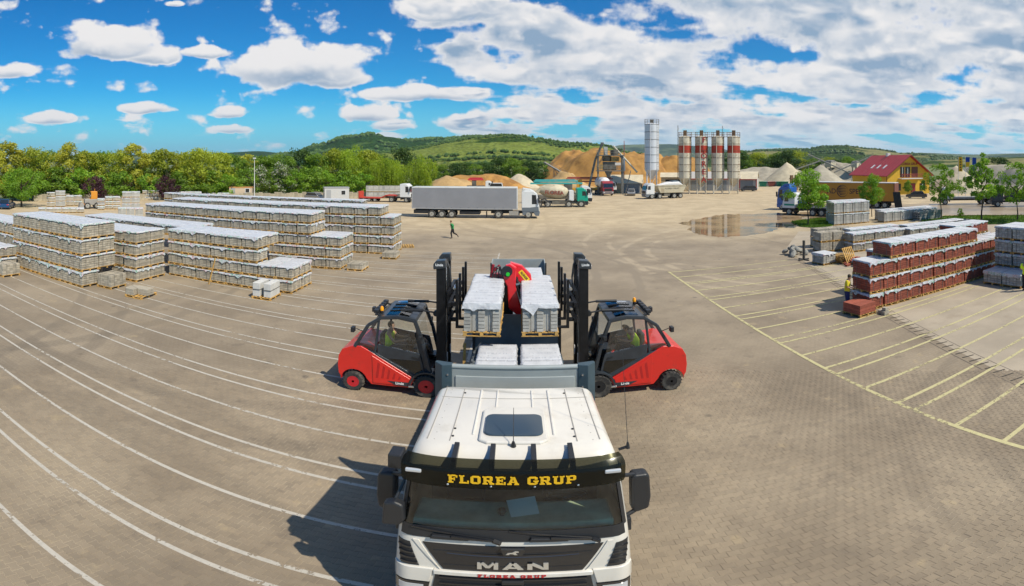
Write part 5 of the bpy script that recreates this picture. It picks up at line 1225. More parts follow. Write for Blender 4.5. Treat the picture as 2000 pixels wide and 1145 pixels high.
# scrub and woodland on the slopes, too many and far to count
BUSH = foliage_mat('far_bush', (.028, .062, .012), (.085, .135, .03), .1)
def scatter(idx, pick, n, rmin, rmax, seed, name='woodland'):
    o = [q for q in bpy.data.objects if q.name.startswith('hill')][idx]; V = [v.co for v in o.data.vertices]; rg = random.Random(seed); b = MB()
    ico = [(0, 0, 1), (.9, 0, .25), (.28, .85, .3), (-.72, .53, .28), (-.72, -.53, .3), (.28, -.85, .25), (.7, .5, -.5), (-.3, .8, -.5), (-.9, 0, -.5), (-.3, -.8, -.5), (.7, -.5, -.5)]
    fi = [(0, 1, 2), (0, 2, 3), (0, 3, 4), (0, 4, 5), (0, 5, 1), (1, 6, 2), (2, 7, 3), (3, 8, 4), (4, 9, 5), (5, 10, 1), (2, 6, 7), (3, 7, 8), (4, 8, 9), (5, 9, 10), (1, 10, 6)]
    k = 0; tries = 0
    while k < n and tries < n*30:
        tries += 1; p = V[rg.randrange(len(V))]; q = Vector(p)+Vector((rg.uniform(-14, 14), rg.uniform(-14, 14), 0))
        if not pick(q): continue
        if noise.noise((q.x*.006, q.y*.006, seed)) < rg.uniform(.02, .30): continue
        r = rg.uniform(rmin, rmax); b.add([(q.x+v[0]*r*rg.uniform(.7, 1.2), q.y+v[1]*r*rg.uniform(.7, 1.2), p[2]+v[2]*r*rg.uniform(.6, 1.0)+r*.2) for v in ico], fi); k += 1
    me = bpy.data.meshes.new(name); me.from_pydata(b.v, [], b.f); me.materials.append(BUSH); oo = bpy.data.objects.new(name, me); put(oo); tag(oo, 'dark scattered woodland covering the far slopes', 'woodland', kind='stuff')
scatter(1, lambda q: q.length > 1500, 6000, 6, 10, 21)
scatter(2, lambda q: q.length < 1290, 2600, 2.0, 5.0, 22)
scatter(4, lambda q: q.length < 1950, 2600, 3.0, 7, 23)

def mound(name, label, cat, c, rx, ry, h, m, rot=0.0, flat=.0, rough=.12, seed=1, n=36, cone=False):
    b = MB(); V = []
    for i in range(n+1):
        for j in range(n+1):
            u, v = -1+2*i/n, -1+2*j/n; r = sqrt(u*u+v*v)
            f = max(0, 1-r) if cone else max(0, 1-max(0, (r-flat)/(1-flat)))
            if not cone: f = f*f*(3-2*f)
            nz = noise.fractal((u*3+seed*7, v*3, seed), 1.0, 2.0, 5)
            gul = noise.fractal((atan2(v, u)*4, r*1.2, seed), 1.0, 2.0, 4)
            z = h*f*(1+rough*nz)+h*rough*.35*gul*min(1, f*3)*(1-f*.6)
            V.append((u*rx, v*ry, z if r < .999 else -.3))
    FC = [(i*(n+1)+j, (i+1)*(n+1)+j, (i+1)*(n+1)+j+1, i*(n+1)+j+1) for i in range(n) for j in range(n)]
    b.add(V, FC); o = b.build(name, m, smooth=70); o.location = (c[0], c[1], -.02); o.rotation_euler.z = rot; tag(o, label, cat); return o
SANDO = mat('sand_ochre', (.36, .185, .048), .95, var=.28, vscale=.22, bump=.5, bscale=2.5, dirt=(.24, .115, .03), dscale=.16, dthr=(.5, .66))
SANDB = mat('sand_beige', (.38, .245, .105), .95, var=.2, vscale=.3, bump=.5, bscale=2.5)
GRAV = mat('gravel_pale', (.46, .39, .27), .95, var=.15, vscale=.5, bump=.4, bscale=4)
GRAVG = mat('gravel_grey', (.33, .29, .22), .95, var=.18, vscale=.4, bump=.4, bscale=4)
mound('sand_bank', 'huge ochre sand bank rising behind the concrete plant', 'sand pile', at(1190, 178), 30, 24, 10.0, SANDO, -.2, flat=.55, seed=1, n=110, rough=.26)
mound('sand_bank', 'broad ochre sand bank behind the four red banded silos', 'sand pile', at(1298, 182), 22, 18, 8.6, SANDO, -.3, flat=.55, seed=2, n=90, rough=.22)
mound('sand_heap', 'low beige sand heap beside the weeping willows', 'sand pile', at(880, 138), 12, 8, 3.3, SANDB, 0, seed=3, rough=.2)
mound('sand_heap', 'long low ochre sand heap behind the curtain side trailer', 'sand pile', at(935, 142), 16, 7, 3.6, SANDO, 0, flat=.35, seed=4, rough=.2)
mound('sand_heap', 'small pale gravel heap at the edge of the dark trees', 'sand pile', at(1015, 146), 7, 6, 3.9, GRAV, 0, seed=5)
mound('sand_heap', 'brown earth heap at the foot of the huge sand bank', 'sand pile', at(1105, 150), 9, 7, 4.4, SANDB, 0, seed=6, rough=.25)
mound('gravel_cone', 'pale conical gravel pile in front of the green slopes', 'gravel pile', at(1537, 165), 9.6, 9.6, 7.6, GRAV, 0, cone=True, rough=.05, seed=7)
mound('gravel_cone', 'grey conical gravel pile next to the yellow house', 'gravel pile', at(1603, 158), 9.8, 9.8, 6.8, GRAVG, 0, cone=True, rough=.05, seed=8)
mound('gravel_bank', 'long grey gravel bank behind the conical piles', 'gravel pile', at(1500, 205), 26, 16, 5.0, GRAVG, -.6, flat=.3, rough=.2, seed=9, n=50)
mound('gravel_bank', 'grey gravel bank with machinery beside the red roof', 'gravel pile', at(1640, 195), 22, 14, 7.0, GRAVG, -.7, flat=.2, rough=.22, seed=10, n=50)
mound('gravel_heap', 'pale slanted gravel heap behind the roadside flags', 'gravel pile', at(1868, 125), 9, 7, 6.6, GRAV, -.9, seed=11, rough=.1, cone=True)
mound('gravel_heap', 'dark grey earth heap beyond the roadside trees', 'gravel pile', at(1945, 175), 22, 12, 6.5, GRAVG, -1, seed=12, flat=.3)
mound('gravel_heap', 'grey earth heap behind the dark parked lorry', 'gravel pile', at(2010, 150), 14, 10, 6.4, GRAVG, -1, seed=13, flat=.3)

def sheet(name, pts, z, m, parent=None, kind='structure'):
    b = MB(); b.add([(p[0], p[1], z) for p in pts], [tuple(range(len(pts)))]); o = b.build(name, m, parent)
    if parent is None: tag(o, kind=kind)
    return o
D0 = Vector(gp(1585, 520)); D1 = Vector(gp(1990, 742)); DD = (D0-D1).normalized(); DN = Vector((DD.y, -DD.x, 0))
sheet('concrete_slab', [D1-DD*8, D1-DD*8+Vector((45, -4, 0)), (62, 24, 0), (56, 30, 0), gp(1700, 450), gp(1560, 452), D0+DD*7], -.002, CONC)
slot = MB().box(-.24, .24, -.03, .03, 0, .004).mesh('drain_slot', mat('slot_black', (.05, .042, .033), .9))
L = (D0-D1).length+4
for k in range(int(L/.42)):
    p = D1-DD*2+DD*.42*k; o = bpy.data.objects.new('drain_slot', slot); put(o, YARD); o.location = (p.x, p.y, .0); o.rotation_euler.z = atan2(DN.y, DN.x)
strip('drain_edge', [D1-DD*8-DN*.34, D0+DD*4-DN*.34], .03, .0008, mat('joint_dark', (.11, .09, .07), .9), YARD)
strip('drain_edge', [D1-DD*8+DN*.34, D0+DD*4+DN*.34], .03, .0008, MATS['joint_dark'], YARD)
for (a, c) in ((gp(1330, 428), gp(1640, 500)), (gp(1000, 455), gp(1500, 450)), (gp(780, 438), gp(1010, 455))): strip('slab_joint', [a, c], .05, -.004, MATS['joint_dark'], YARD)
# verge, kerb and access road on the right
def path(*q): return [Vector(gp(*p)) for p in q]
sheet('road', path((1735, 400), (1800, 398), (2000, 394), (2150, 396), (2150, 424), (2000, 421), (1900, 420), (1740, 418)), -.001, mat('road_wet', (.30, .235, .16), .35, var=.2, vscale=.12, dirt=(.18, .15, .12), dscale=.1, dthr=(.45, .6)))
def verge(name, pts, h):
    b = MB(); n = len(pts); b.add([(p[0], p[1], 0) for p in pts]+[(p[0]*.999, p[1]*.999, h) for p in pts], [tuple(range(n, 2*n))]+[(i, (i+1) % n, n+(i+1) % n, n+i) for i in range(n)])
    return tag(b.build(name, GRASS), kind='structure')
v1 = path((1545, 434), (1600, 427), (1640, 427), (1640, 436), (1610, 447), (1562, 443)); v2 = path((1800, 424), (1900, 421.5), (2100, 420), (2100, 431), (2000, 436), (1920, 439), (1860, 437), (1800, 434))
verge('verge', v1, .06); verge('verge', v2, .06)
def tufts(pts, n, h, seed, parent_name='grass_tufts'):
    rg = random.Random(seed); b = MB(); P = [(p[0], p[1]) for p in pts]; xs = [p[0] for p in P]; ys = [p[1] for p in P]
    def inside(x, y):
        c = False
        for (x0, y0), (x1, y1) in zip(P, P[1:]+P[:1]):
            if (y0 > y) != (y1 > y) and x < (x1-x0)*(y-y0)/(y1-y0)+x0: c = not c
        return c
    k = 0
    while k < n:
        x, y = rg.uniform(min(xs), max(xs)), rg.uniform(min(ys), max(ys))
        if not inside(x, y): continue
        a = rg.uniform(0, pi); hh = h*rg.uniform(.5, 1.3); w = .05; dx, dy = cos(a)*w, sin(a)*w; lx, ly = rg.uniform(-.08, .08), rg.uniform(-.08, .08)
        b.add([(x-dx, y-dy, .05), (x+dx, y+dy, .05), (x+lx, y+ly, .05+hh)], [(0, 1, 2)]); k += 1
    me = bpy.data.meshes.new(parent_name); me.from_pydata(b.v, [], b.f); me.materials.append(GM); o = bpy.data.objects.new(parent_name, me); put(o); tag(o, 'short bright green grass on the roadside verge', 'grass', kind='stuff')
GM = foliage_mat('grass_blade', (.06, .13, .012), (.15, .24, .03), .3)
tufts(v1, 5000, .16, 31); tufts(v2, 9000, .16, 32)
for pts in (path((1740, 419), (1800, 424.5), (1900, 422), (2100, 420.5)),):
    for a, c in zip(pts[:-1], pts[1:]):
        n = max(1, int((c-a).length/1.0)); d = (c-a)/n
        for i in range(n): MB().bar(a+d*(i+.02)+Vector((0, 0, .07)), a+d*(i+.98)+Vector((0, 0, .07)), .15, .14).build('kerbstone', mat('kerb_red', (.22, .10, .06), .9, rnd=.2), YARD)
# wet patch with mirror reflections
WET = bpy.data.materials.new('puddle_water'); WET.use_nodes = True; T = NT(WET.node_tree)
p = T.n('ShaderNodeNewGeometry').outputs['Position']; nz = T.n('ShaderNodeTexNoise', {'Vector': p, 'Scale': .25, 'Detail': 4.0}).outputs[0]; n2 = T.n('ShaderNodeTexNoise', {'Vector': p, 'Scale': 3.0, 'Detail': 3.0}).outputs[0]
bp = T.n('ShaderNodeBump', {'Height': n2, 'Strength': .02, 'Distance': .02})
df = T.n('ShaderNodeBsdfDiffuse', {'Color': T.mix(T.mr(nz, .35, .65), (.20, .135, .075), (.31, .22, .13))}); gl = T.n('ShaderNodeBsdfGlossy', {'Roughness': .05, 'Color': (.80, .72, .60, 1), 'Normal': bp.outputs[0]})
T.n('ShaderNodeOutputMaterial', {'Surface': T.n('ShaderNodeMixShader', {0: T.mr(nz, .35, .62, .52, .26), 1: df.outputs[0], 2: gl.outputs[0]}).outputs[0]})
out = [(1327, 437), (1345, 431), (1365, 427), (1395, 421), (1430, 418.5), (1480, 417.5), (1530, 416), (1590, 414), (1650, 416), (1672, 421), (1640, 427), (1600, 433), (1560, 440), (1525, 446), (1512, 451), (1480, 458), (1440, 462), (1400, 463.5), (1372, 459), (1350, 453), (1342, 446), (1352, 442)]
rg = random.Random(4); pp = []
for (a, b_), (c, d) in zip(out, out[1:]+out[:1]):
    for k in range(4): t = k/4; pp.append(gp(a+(c-a)*t+rg.uniform(-5, 5), b_+(d-b_)*t+rg.uniform(-1.1, 1.1)))
sheet('puddle', pp, .003, WET)
# ------------------------------------------------------------------ trees
BARK = mat('bark', (.085, .06, .04), .95, var=.3, vscale=4)
def trunk_mb(h, r, limbs, seed, spread, top):
    rg = random.Random(seed); b = MB(); pts = [Vector((0, 0, -.1))]
    for k in range(1, 6): pts.append(Vector((rg.uniform(-.05, .05)*h*.3, rg.uniform(-.05, .05)*h*.3, top*k/5)))
    for i in range(5): b.cyl(pts[i], pts[i+1], r*(1-.15*i), r*(1-.15*(i+1)), 8, cap=False)
    for k in range(limbs):
        a = 2*pi*k/limbs+rg.uniform(-.4, .4); z0 = top*rg.uniform(.45, .95); p = Vector((pts[3].x*.5, pts[3].y*.5, z0)); L = spread*rg.uniform(.55, .9)
        q = p+Vector((cos(a)*L*.55, sin(a)*L*.55, L*.45)); e = q+Vector((cos(a)*L*.4, sin(a)*L*.4, L*.5))
        b.cyl(p, q, r*.45, r*.28, 6, cap=False); b.cyl(q, e, r*.28, r*.08, 5, cap=False)
        e2 = q+Vector((cos(a+.9)*L*.4, sin(a+.9)*L*.4, L*.35)); b.cyl(q, e2, r*.22, r*.06, 5, cap=False)
    return b
def crown_mb(h, base, rx, clumps, leaves, size, seed, shape='round', droop=0.0, crad=(.22, .38), flat=.85):
    """leaf-sized faces spread over many clumps inside an uneven envelope"""
    rg = random.Random(seed); b = MB(); C = []; cz = (h+base)/2; rz = (h-base)/2
    for k in range(clumps):
        for _ in range(40):
            a = rg.uniform(0, 2*pi); t = rg.uniform(-1, 1); rr = rg.random()**.45
            e = sqrt(max(0, 1-t*t)) if shape == 'round' else (1-t)/2*1.15*min(1, (t+1)*3) if shape == 'cone' else sqrt(max(0, 1-t*t))*(1-.2*t)
            x, y, z = cos(a)*rx*e*rr, sin(a)*rx*e*rr, cz+rz*t*.92
            if all((x-c[0])**2+(y-c[1])**2+(z-c[2])**2 > (.25*rx)**2 for c in C): break
        C.append((x, y, z, rx*rg.uniform(*crad)))
    per = leaves//clumps
    def leaf(p, nrm, s):
        nrm = (nrm+Vector((rg.gauss(0, .5), rg.gauss(0, .5), rg.gauss(0, .5)))).normalized(); u = nrm.orthogonal().normalized(); a = rg.uniform(0, 6.28)
        v = nrm.cross(u); u, v = u*cos(a)+v*sin(a), v*cos(a)-u*sin(a); l = s*rg.uniform(.6, 1.2); w = l*.62
        b.add([p-u*l*.5, p+v*w*.5+nrm*l*.06, p+u*l*.5, p-v*w*.5+nrm*l*.06], [(0, 1, 2, 3)])
    for (x, y, z, r) in C:
        for i in range(per):
            d = Vector((rg.gauss(0, 1), rg.gauss(0, 1), rg.gauss(.25, 1)*flat)).normalized(); q = r*rg.uniform(.55, 1.12)
            p = Vector((x, y, z))+Vector((d.x, d.y, d.z*flat))*q
            leaf(p, d, size)
            if droop and i % 5 == 0:
                L = rg.uniform(.3, 1)*droop; nn = int(L/(size*.7))
                for k in range(nn): leaf(p+Vector((d.x*.3+rg.gauss(0, .08), d.y*.3+rg.gauss(0, .08), -k*size*.7)), Vector((d.x, d.y, .1)), size*.8)
    return b
LEAF = {
 'green': foliage_mat('leaf_green', (.065, .14, .012), (.21, .32, .03), .42), 'yellow': foliage_mat('leaf_yellowgreen', (.22, .24, .016), (.50, .48, .06), .42),
 'dark': foliage_mat('leaf_dark', (.026, .062, .014), (.075, .135, .022), .2), 'olive': foliage_mat('leaf_olive', (.16, .21, .014), (.38, .42, .04), .42),
 'purple': foliage_mat('leaf_purple', (.030, .010, .018), (.075, .024, .038), .12), 'bright': foliage_mat('leaf_bright', (.085, .19, .014), (.23, .38, .03), .42),
 'blossom': foliage_mat('leaf_blossom', (.07, .13, .02), (.16, .23, .04), .2, ((.48, .48, .40), .62)), 'willow': foliage_mat('leaf_willow', (.15, .24, .012), (.34, .44, .03), .42)}
KINDS = {}
def kind(key, leaf, h, base, rx, clumps, leaves, size, seed, shape='round', droop=0, trunk=.16, limbs=6, top=None, **kw):
    KINDS[key] = (crown_mb(h, base, rx, clumps, leaves, size, seed, shape, droop, **kw).mesh('crown', LEAF[leaf]), trunk_mb(h, trunk, limbs, seed, rx, top or base+(h-base)*.5).mesh('trunk', BARK, smooth=50), h)
kind('roundg', 'green', 10, .8, 4.2, 46, 6800, .42, 1); kind('roundg2', 'green', 10, .6, 3.8, 44, 6400, .42, 2, 'egg'); kind('olive', 'olive', 10, .8, 4.4, 46, 7000, .42, 3)
kind('olive2', 'olive', 10, .5, 3.6, 42, 6400, .42, 4, 'egg'); kind('yellow', 'yellow', 10, .6, 3.4, 48, 6400, .36, 5, 'egg', crad=(.18, .32)); kind('yellow2', 'yellow', 10, .6, 3.0, 44, 6000, .36, 6, 'egg', crad=(.18, .32))
kind('dark', 'dark', 10, .6, 4.2, 42, 6000, .45, 7); kind('willow', 'willow', 10, 2.0, 4.4, 34, 4600, .34, 8, 'round', 4.0); kind('purple', 'purple', 5, .5, 2.6, 22, 2600, .30, 9)
kind('bright', 'bright', 6, 1.4, 3.2, 30, 4200, .28, 10); kind('blossom', 'blossom', 7, .6, 2.8, 22, 2800, .36, 11); kind('bushg', 'green', 5, .1, 2.8, 22, 2600, .36, 12); kind('bushb', 'bright', 5, .1, 2.6, 22, 2600, .36, 13)
TG = random.Random(77)
def tree(key, px, d, h, label, group=None, wide=1.0, name='tree', loc=None):
    cm, tm, H = KINDS[key]; t = thing(name, label, 'tree', loc or at(px, d, -.02), TG.uniform(0, 6.28), group)
    s = h/H; t.scale = (s*wide, s*wide, s)
    put(bpy.data.objects.new('trunk', tm), t); put(bpy.data.objects.new('crown', cm), t); return t
LBL = {'roundg': 'round mid green tree in the belt behind the pallet yard', 'roundg2': 'tall mid green tree in the belt behind the pallet yard', 'olive': 'broad olive green tree in the belt behind the pallet yard', 'olive2': 'slim olive green tree in the belt behind the pallet yard',
       'yellow': 'thin yellow green tree with loose crown behind the pallet yard', 'yellow2': 'slender yellow green tree with loose crown behind the pallet yard', 'dark': 'dark green tree standing out in the belt behind the yard', 'willow': 'weeping willow with hanging bright branches beside the sand heap',
       'purple': 'small dark purple plum tree in front of the green belt', 'blossom': 'low tree with pale blossom at the edge of the belt', 'bushg': 'dense green bush along the foot of the tree belt', 'bushb': 'bright green bush along the foot of the tree belt'}
BELT = [('yellow', -25, 92, 11.2, 1.2), ('yellow2', 18, 96, 11.3, 1.3), ('olive', 62, 98, 10.0, 1.0), ('roundg', 95, 104, 9.6, 1.0), ('yellow', 132, 98, 11.2, 1.1), ('olive2', 172, 100, 9.6, 1.2), ('roundg2', 200, 104, 9.8, 1.1), ('olive', 232, 100, 9.5, 1.0), ('yellow2', 264, 98, 11.0, 1.1),
        ('roundg', 298, 106, 9.2, 1.0), ('olive2', 325, 102, 10.0, 1.2), ('yellow', 356, 106, 9.4, 1.0), ('olive', 392, 100, 9.9, 1.12), ('olive2', 425, 106, 9.4, 1.2), ('roundg', 455, 112, 9.0, 1.0), ('yellow', 482, 116, 9.2, 1.1), ('roundg2', 515, 114, 9.0, 1.2), ('roundg', 548, 116, 9.0, 1.1), ('dark', 588, 122, 10.6, .85),
        ('roundg2', 620, 118, 9.6, 1.1), ('olive', 655, 120, 10.4, 1.0), ('willow', 690, 118, 11.0, 1.0), ('olive2', 722, 118, 10.2, 1.2), ('willow', 748, 112, 8.6, 1.0), ('dark', 784, 128, 11.2, .8), ('willow', 822, 108, 8.7, .82), ('dark', 740, 130, 9.5, 1.0), ('willow', 775, 112, 7.4, .9),
        ('bushb', 50, 92, 6.0, 1.3), ('bushg', 110, 94, 6.0, 1.4), ('bushb', 158, 95, 6.2, 1.3), ('bushg', 222, 94, 5.0, 1.2), ('bushb', 245, 95, 5.6, 1.2), ('bushb', 290, 96, 5.0, 1.2), ('bushg', 348, 97, 5.2, 1.4), ('bushg', 410, 98, 5.4, 1.4), ('bushb', 440, 99, 5.0, 1.3), ('bushg', 478, 102, 5.6, 1.3), ('blossom', 505, 103, 6.6, 1.0), ('blossom', 548, 104, 7.2, 1.1),
        ('bushg', 528, 104, 5.0, 1.3), ('bushb', 575, 105, 5.4, 1.3), ('bushg', 606, 106, 5.8, 1.4), ('bushb', 640, 108, 5.6, 1.4), ('bushg', 672, 108, 5.2, 1.3), ('bushb', 705, 109, 5.0, 1.3), ('purple', 187, 91, 4.6, 1.0), ('purple', 325, 93, 4.6, 1.05), ('bushg', 20, 92, 4.6, 1.3), ('bushg', -30, 88, 5.4, 1.3), ('bushg', 815, 112, 4.0, 1.1)]
for key, px, d, h, w in BELT: tree(key, px, d, h, LBL[key], 'tree belt '+key, w)
tree('bright', 42, 79, 6.0, 'leafy bright green tree with a forked trunk near the parked blue car', None, 1.2)
for i, (px, d, h) in enumerate([(862, 168, 6.6), (885, 172, 7.2), (905, 166, 7.4), (925, 172, 6.8), (948, 176, 7.4), (975, 168, 9.0), (1000, 166, 8.8), (1028, 172, 8.2), (1050, 170, 7.4), (1072, 176, 6.4), (842, 176, 7.4)]):
    tree('dark' if i % 3 else 'roundg', px, d, h, 'dark green tree in the clump between the sand heaps and the hills' if i % 3 else 'mid green tree in the clump between the sand heaps and the hills', 'dark clump %d' % (i % 3 > 0), 1.25)
for i, px in enumerate(range(1436, 1660, 13)):
    tree(['dark', 'roundg2', 'roundg', 'dark', 'olive'][i % 5], px+TG.uniform(-4, 4), 262+TG.uniform(-14, 20), TG.uniform(9.5, 14.0) if px < 1560 else TG.uniform(8, 11), ['dark', 'tall mid', 'round mid', 'dark', 'olive'][i % 5]+' green tree in the wood beyond the gravel piles', 'wood beyond gravel %s' % ['a', 'b', 'c', 'a', 'd'][i % 5], 1.2)
tree('dark', 1948, 200, 9.6, 'wide dark tree on its own behind the roadside flags', None, 1.4)
# young roadside trees with open crowns
kind('young', 'bright', 6, 1.9, 2.1, 34, 5600, .23, 21, 'egg', trunk=.085, limbs=7, crad=(.2, .36)); kind('open', 'bright', 7.4, 2.3, 2.9, 46, 4600, .25, 22, 'egg', trunk=.10, limbs=9, crad=(.10, .20)); kind('open2', 'bright', 7.4, 2.2, 2.7, 46, 4600, .25, 23, 'cone', trunk=.10, limbs=9, crad=(.10, .2))
tree('young', 1578, dist_of(440), 6.2, 'dense young tree on the small verge before the blue truck', None, 1.05)
tree('young', 1703, 64, 5.5, 'young tree standing in front of the orange trailer', None, .85)
tree('open', 1838, dist_of(428), 7.0, 'open crowned young tree nearest the yellow house', None, .95)
tree('open2', 1917, dist_of(433), 8.6, 'tallest roadside tree with a narrow loose top on the verge', None, .95)
tree('open', 1987, dist_of(431), 7.2, 'open crowned young tree at the far end of the verge', None, 1.0)
tree('young', 1773, 104, 3.4, 'small ball shaped tree by the red house door', None, .8); tree('bushg', 1588, 96, 3.6, 'small green bush behind the orange trailer', None)
tree('bushg', 1876, dist_of(424), 1.1, 'small shrub on the kerb between two roadside trees', None, .8, 'shrub')
# ------------------------------------------------------------------ vehicles, plant, buildings in the distance
DGL = mat('dark_window', (.015, .02, .025), .08, coat=.4)
GRIME = mat('grimy_steel', (.14, .125, .10), .7, .2, var=.4, vscale=.8)
def far_wheels(t, xs, W, r=.5, w=.32, dual=0, m=None):
    for x in xs:
        for s in (-1, 1): wheel(t, (x, s*(W/2-w/2-.02), r), r, w, 'y', m or MATS.get('rim_dusty') or mat('rim_dusty', (.40, .38, .33), .5, .3), side=s, n=18, hub=.58)
def far_cab(t, col, xf, W=2.45, H=3.5, L=2.1, z0=.95, low=None, fairing=True, brow=.25):
    """forward-control lorry cab whose front is at x = xf, facing +x"""
    b = MB(); x0 = xf-L; hw = W/2
    prof = [(x0, z0), (x0, H-.12), (x0+.35, H), (xf-.75, H), (xf-brow, H-.45), (xf-.04, 1.75), (xf, 1.5), (xf, z0)]
    cab = b.prism(prof, 'y', -hw, hw).build('cab', col, t, bevel=.08, seg=3)
    MB().prism([(x0+.1, .45), (x0+.1, z0-.005), (xf+.04, z0-.005), (xf+.06, .85), (xf-.02, .35), (xf-.5, .35), (xf-.75, z0-.15), (xf-1.55, z0-.15), (xf-1.8, .45)], 'y', -hw+.01, hw-.01).build('bumper', low or MATS['black_plastic'], t, bevel=.04)
    wz0, wz1 = 1.80, H-.52
    sl = (brow-.04)/(H-.45-1.75)
    q = lambda z: xf-.04-sl*(z-1.75)+.012
    MB().add([(q(wz0), -hw+.13, wz0), (q(wz0), hw-.13, wz0), (q(wz1), hw-.16, wz1), (q(wz1), -hw+.16, wz1), (q(wz0)+.02, -hw+.13, wz0), (q(wz0)+.02, hw-.13, wz0), (q(wz1)+.02, hw-.16, wz1), (q(wz1)+.02, -hw+.16, wz1)], [(4, 5, 6, 7), (0, 1, 5, 4), (1, 2, 6, 5), (2, 3, 7, 6), (3, 0, 4, 7)]).build('windscreen', DGL, cab)
    MB().box(xf-.005, xf+.03, -hw+.35, hw-.35, 1.05, 1.6).build('grille', MATS['black_plastic'], cab)
    for s in (-1, 1):
        MB().prism([(xf-.95, 1.85), (xf-.32, 1.85), (xf-.42, wz1-.02), (xf-.95, wz1+.02)], 'y', *sorted((s*(hw+.004), s*(hw-.02)))).build('side_window', DGL, cab)
        MB().box(xf-.15, xf+.02, min(s*(hw+.05), s*(hw+.25)), max(s*(hw+.05), s*(hw+.25)), 2.0, 2.75).bar((xf-.1, s*(hw-.02), 2.75), (xf-.07, s*(hw+.1), 2.7), .05).build('mirror', MATS['black_plastic'], cab)
        MB().box(xf+.05, xf+.075, min(s*(hw-.45), s*(hw-.1)), max(s*(hw-.45), s*(hw-.1)), .62, .82).build('head_lamp', LAMP, t)
    return cab
GREYCUR = mat('curtain_grey', (.235, .235, .25), .55, var=.06, vscale=.6, bump=.2, bscale=2)
TRW = mat('truck_white', (.66, .66, .65), .35, coat=.3, dirt=(.45, .42, .36), dscale=.8, dthr=(.5, .8)); SLG = mat('truck_grey', (.13, .15, .17), .4)
# articulated lorry with grey curtain-side trailer, heading +x
t = thing('articulated_lorry', 'white cab lorry with a long plain grey curtain side trailer', 'lorry', (-12.9, 62.0+1.25, 0), -.02)
bx_ = MB().box(0, 13.6, -1.25, 1.25, 1.22, 3.86).build('trailer_curtain', GREYCUR, t, bevel=.02)
MB().box(-.03, 13.63, -1.27, 1.27, 3.86, 4.0).build('roof', TRW, bx_, bevel=.02); MB().box(-.04, 13.64, -1.262, 1.262, 1.16, 1.30).build('side_rail', mat('rail_grey', (.32, .32, .32), .5), bx_)
for x in (.02, 13.58): MB().box(x-.06, x+.06, -1.266, 1.266, 1.3, 3.86).build('corner_pillar', MATS['rail_grey'] if x < 1 else TRW, bx_)
for k in range(12): MB().box(.8+k*1.1, .83+k*1.1, -1.262, -1.252, 1.3, 1.42).build('buckle', MATS['black_plastic'], bx_)
MB().box(.4, 13.0, -.5, .5, .9, 1.16).box(.2, 2.2, -1.15, 1.15, .55, 1.0).box(6.2, 8.8, -1.1, 1.1, .5, .9).box(9.6, 9.75, -.9, -.75, .1, .9).build('chassis', STEELD, t)
far_wheels(t, (2.6, 3.9, 5.2), 2.5, .5, .38); far_wheels(t, (11.2,), 2.5, .52, .55); far_wheels(t, (15.0,), 2.45, .52, .34)
MB().box(10.2, 16.0, -.45, .45, .6, .9).box(12.6, 13.9, -1.2, -.5, .45, 1.0).build('tractor_frame', STEELD, t); MB().box(12.55, 13.75, -1.23, -1.2, .45, 1.0).build('fuel_tank', CHROME, t)
MB().lathe([(.56, -.1), (.62, -.1), (.62, .2), (.56, .2)], 'y', (11.2, -1.05, .55), 20, cap=False).build('mudguard', MATS['black_plastic'], t)
cb = far_cab(t, TRW, 16.4, H=3.55, L=2.25, low=SLG)
MB().prism([(14.15, 3.5), (14.3, 3.88), (15.3, 3.72), (15.75, 3.45)], 'y', -1.1, 1.1).build('roof_fairing', TRW, cb, bevel=.05)
MB().prism([(14.2, .95), (16.36, .95), (16.3, 1.55), (15.2, 1.42), (14.2, 1.42)], 'y', -1.232, 1.232).build('lower_door', SLG, cb)
# concrete mixer, green cab, heading +x
CREAM = mat('cream_steel', (.50, .44, .31), .6, var=.1, vscale=1.2, dirt=(.34, .27, .17), dscale=.7, dthr=(.45, .7)); GRN = mat('cab_green', (.0, .30, .20), .4, coat=.3)
t = thing('mixer_truck', 'green cab concrete mixer with brown lettering on its cream drum', 'lorry', (3.2, 78.6, 0), -.01)
far_wheels(t, (1.1, 2.5, 5.9, 7.9), 2.45, .52, .36); MB().box(.2, 8.6, -.5, .5, .75, 1.05).box(3.2, 5.4, -1.1, 1.1, .5, 1.0).build('chassis', GRIME, t)
dr = MB().lathe([(.35, 0), (.75, .25), (1.15, 1.2), (1.2, 2.2), (1.1, 3.3), (.7, 4.3), (.5, 4.7)], 'x', (0, 0, 0), 24).build('drum', CREAM, t, smooth=40); dr.location = (5.9, 0, 2.25); dr.rotation_euler = (0, -.12, pi)
text_obj('FLOREA', .85, mat('brown_letter', (.22, .05, .03), .6), t, basis((3.55, -1.22, 2.35), (1, 0, -.05), (.05, 0.1, 1)), bold=.02, depth=.05)
MB().prism([(.3, 2.2), (1.2, 3.0), (1.5, 3.0), (.9, 2.0)], 'y', -.6, .6).box(.0, .25, -.3, .3, 1.1, 2.3).bar((.3, -.9, 1.0), (.9, -.9, 2.6), .12).bar((.3, .9, 1.0), (.9, .9, 2.6), .12).build('hopper', CREAM, t); MB().box(5.95, 6.7, -1.1, 1.1, 1.05, 2.7).build('water_tank', TRW, t, bevel=.05)
for x in (1.8, 6.0, 7.9): MB().lathe([(.58, -.25), (.64, -.25), (.64, .25), (.58, .25)], 'y', (x, -1.0, .55), 18, cap=False).build('mudguard', GRIME, t)
far_cab(t, GRN, 9.0, H=3.1, L=1.75)
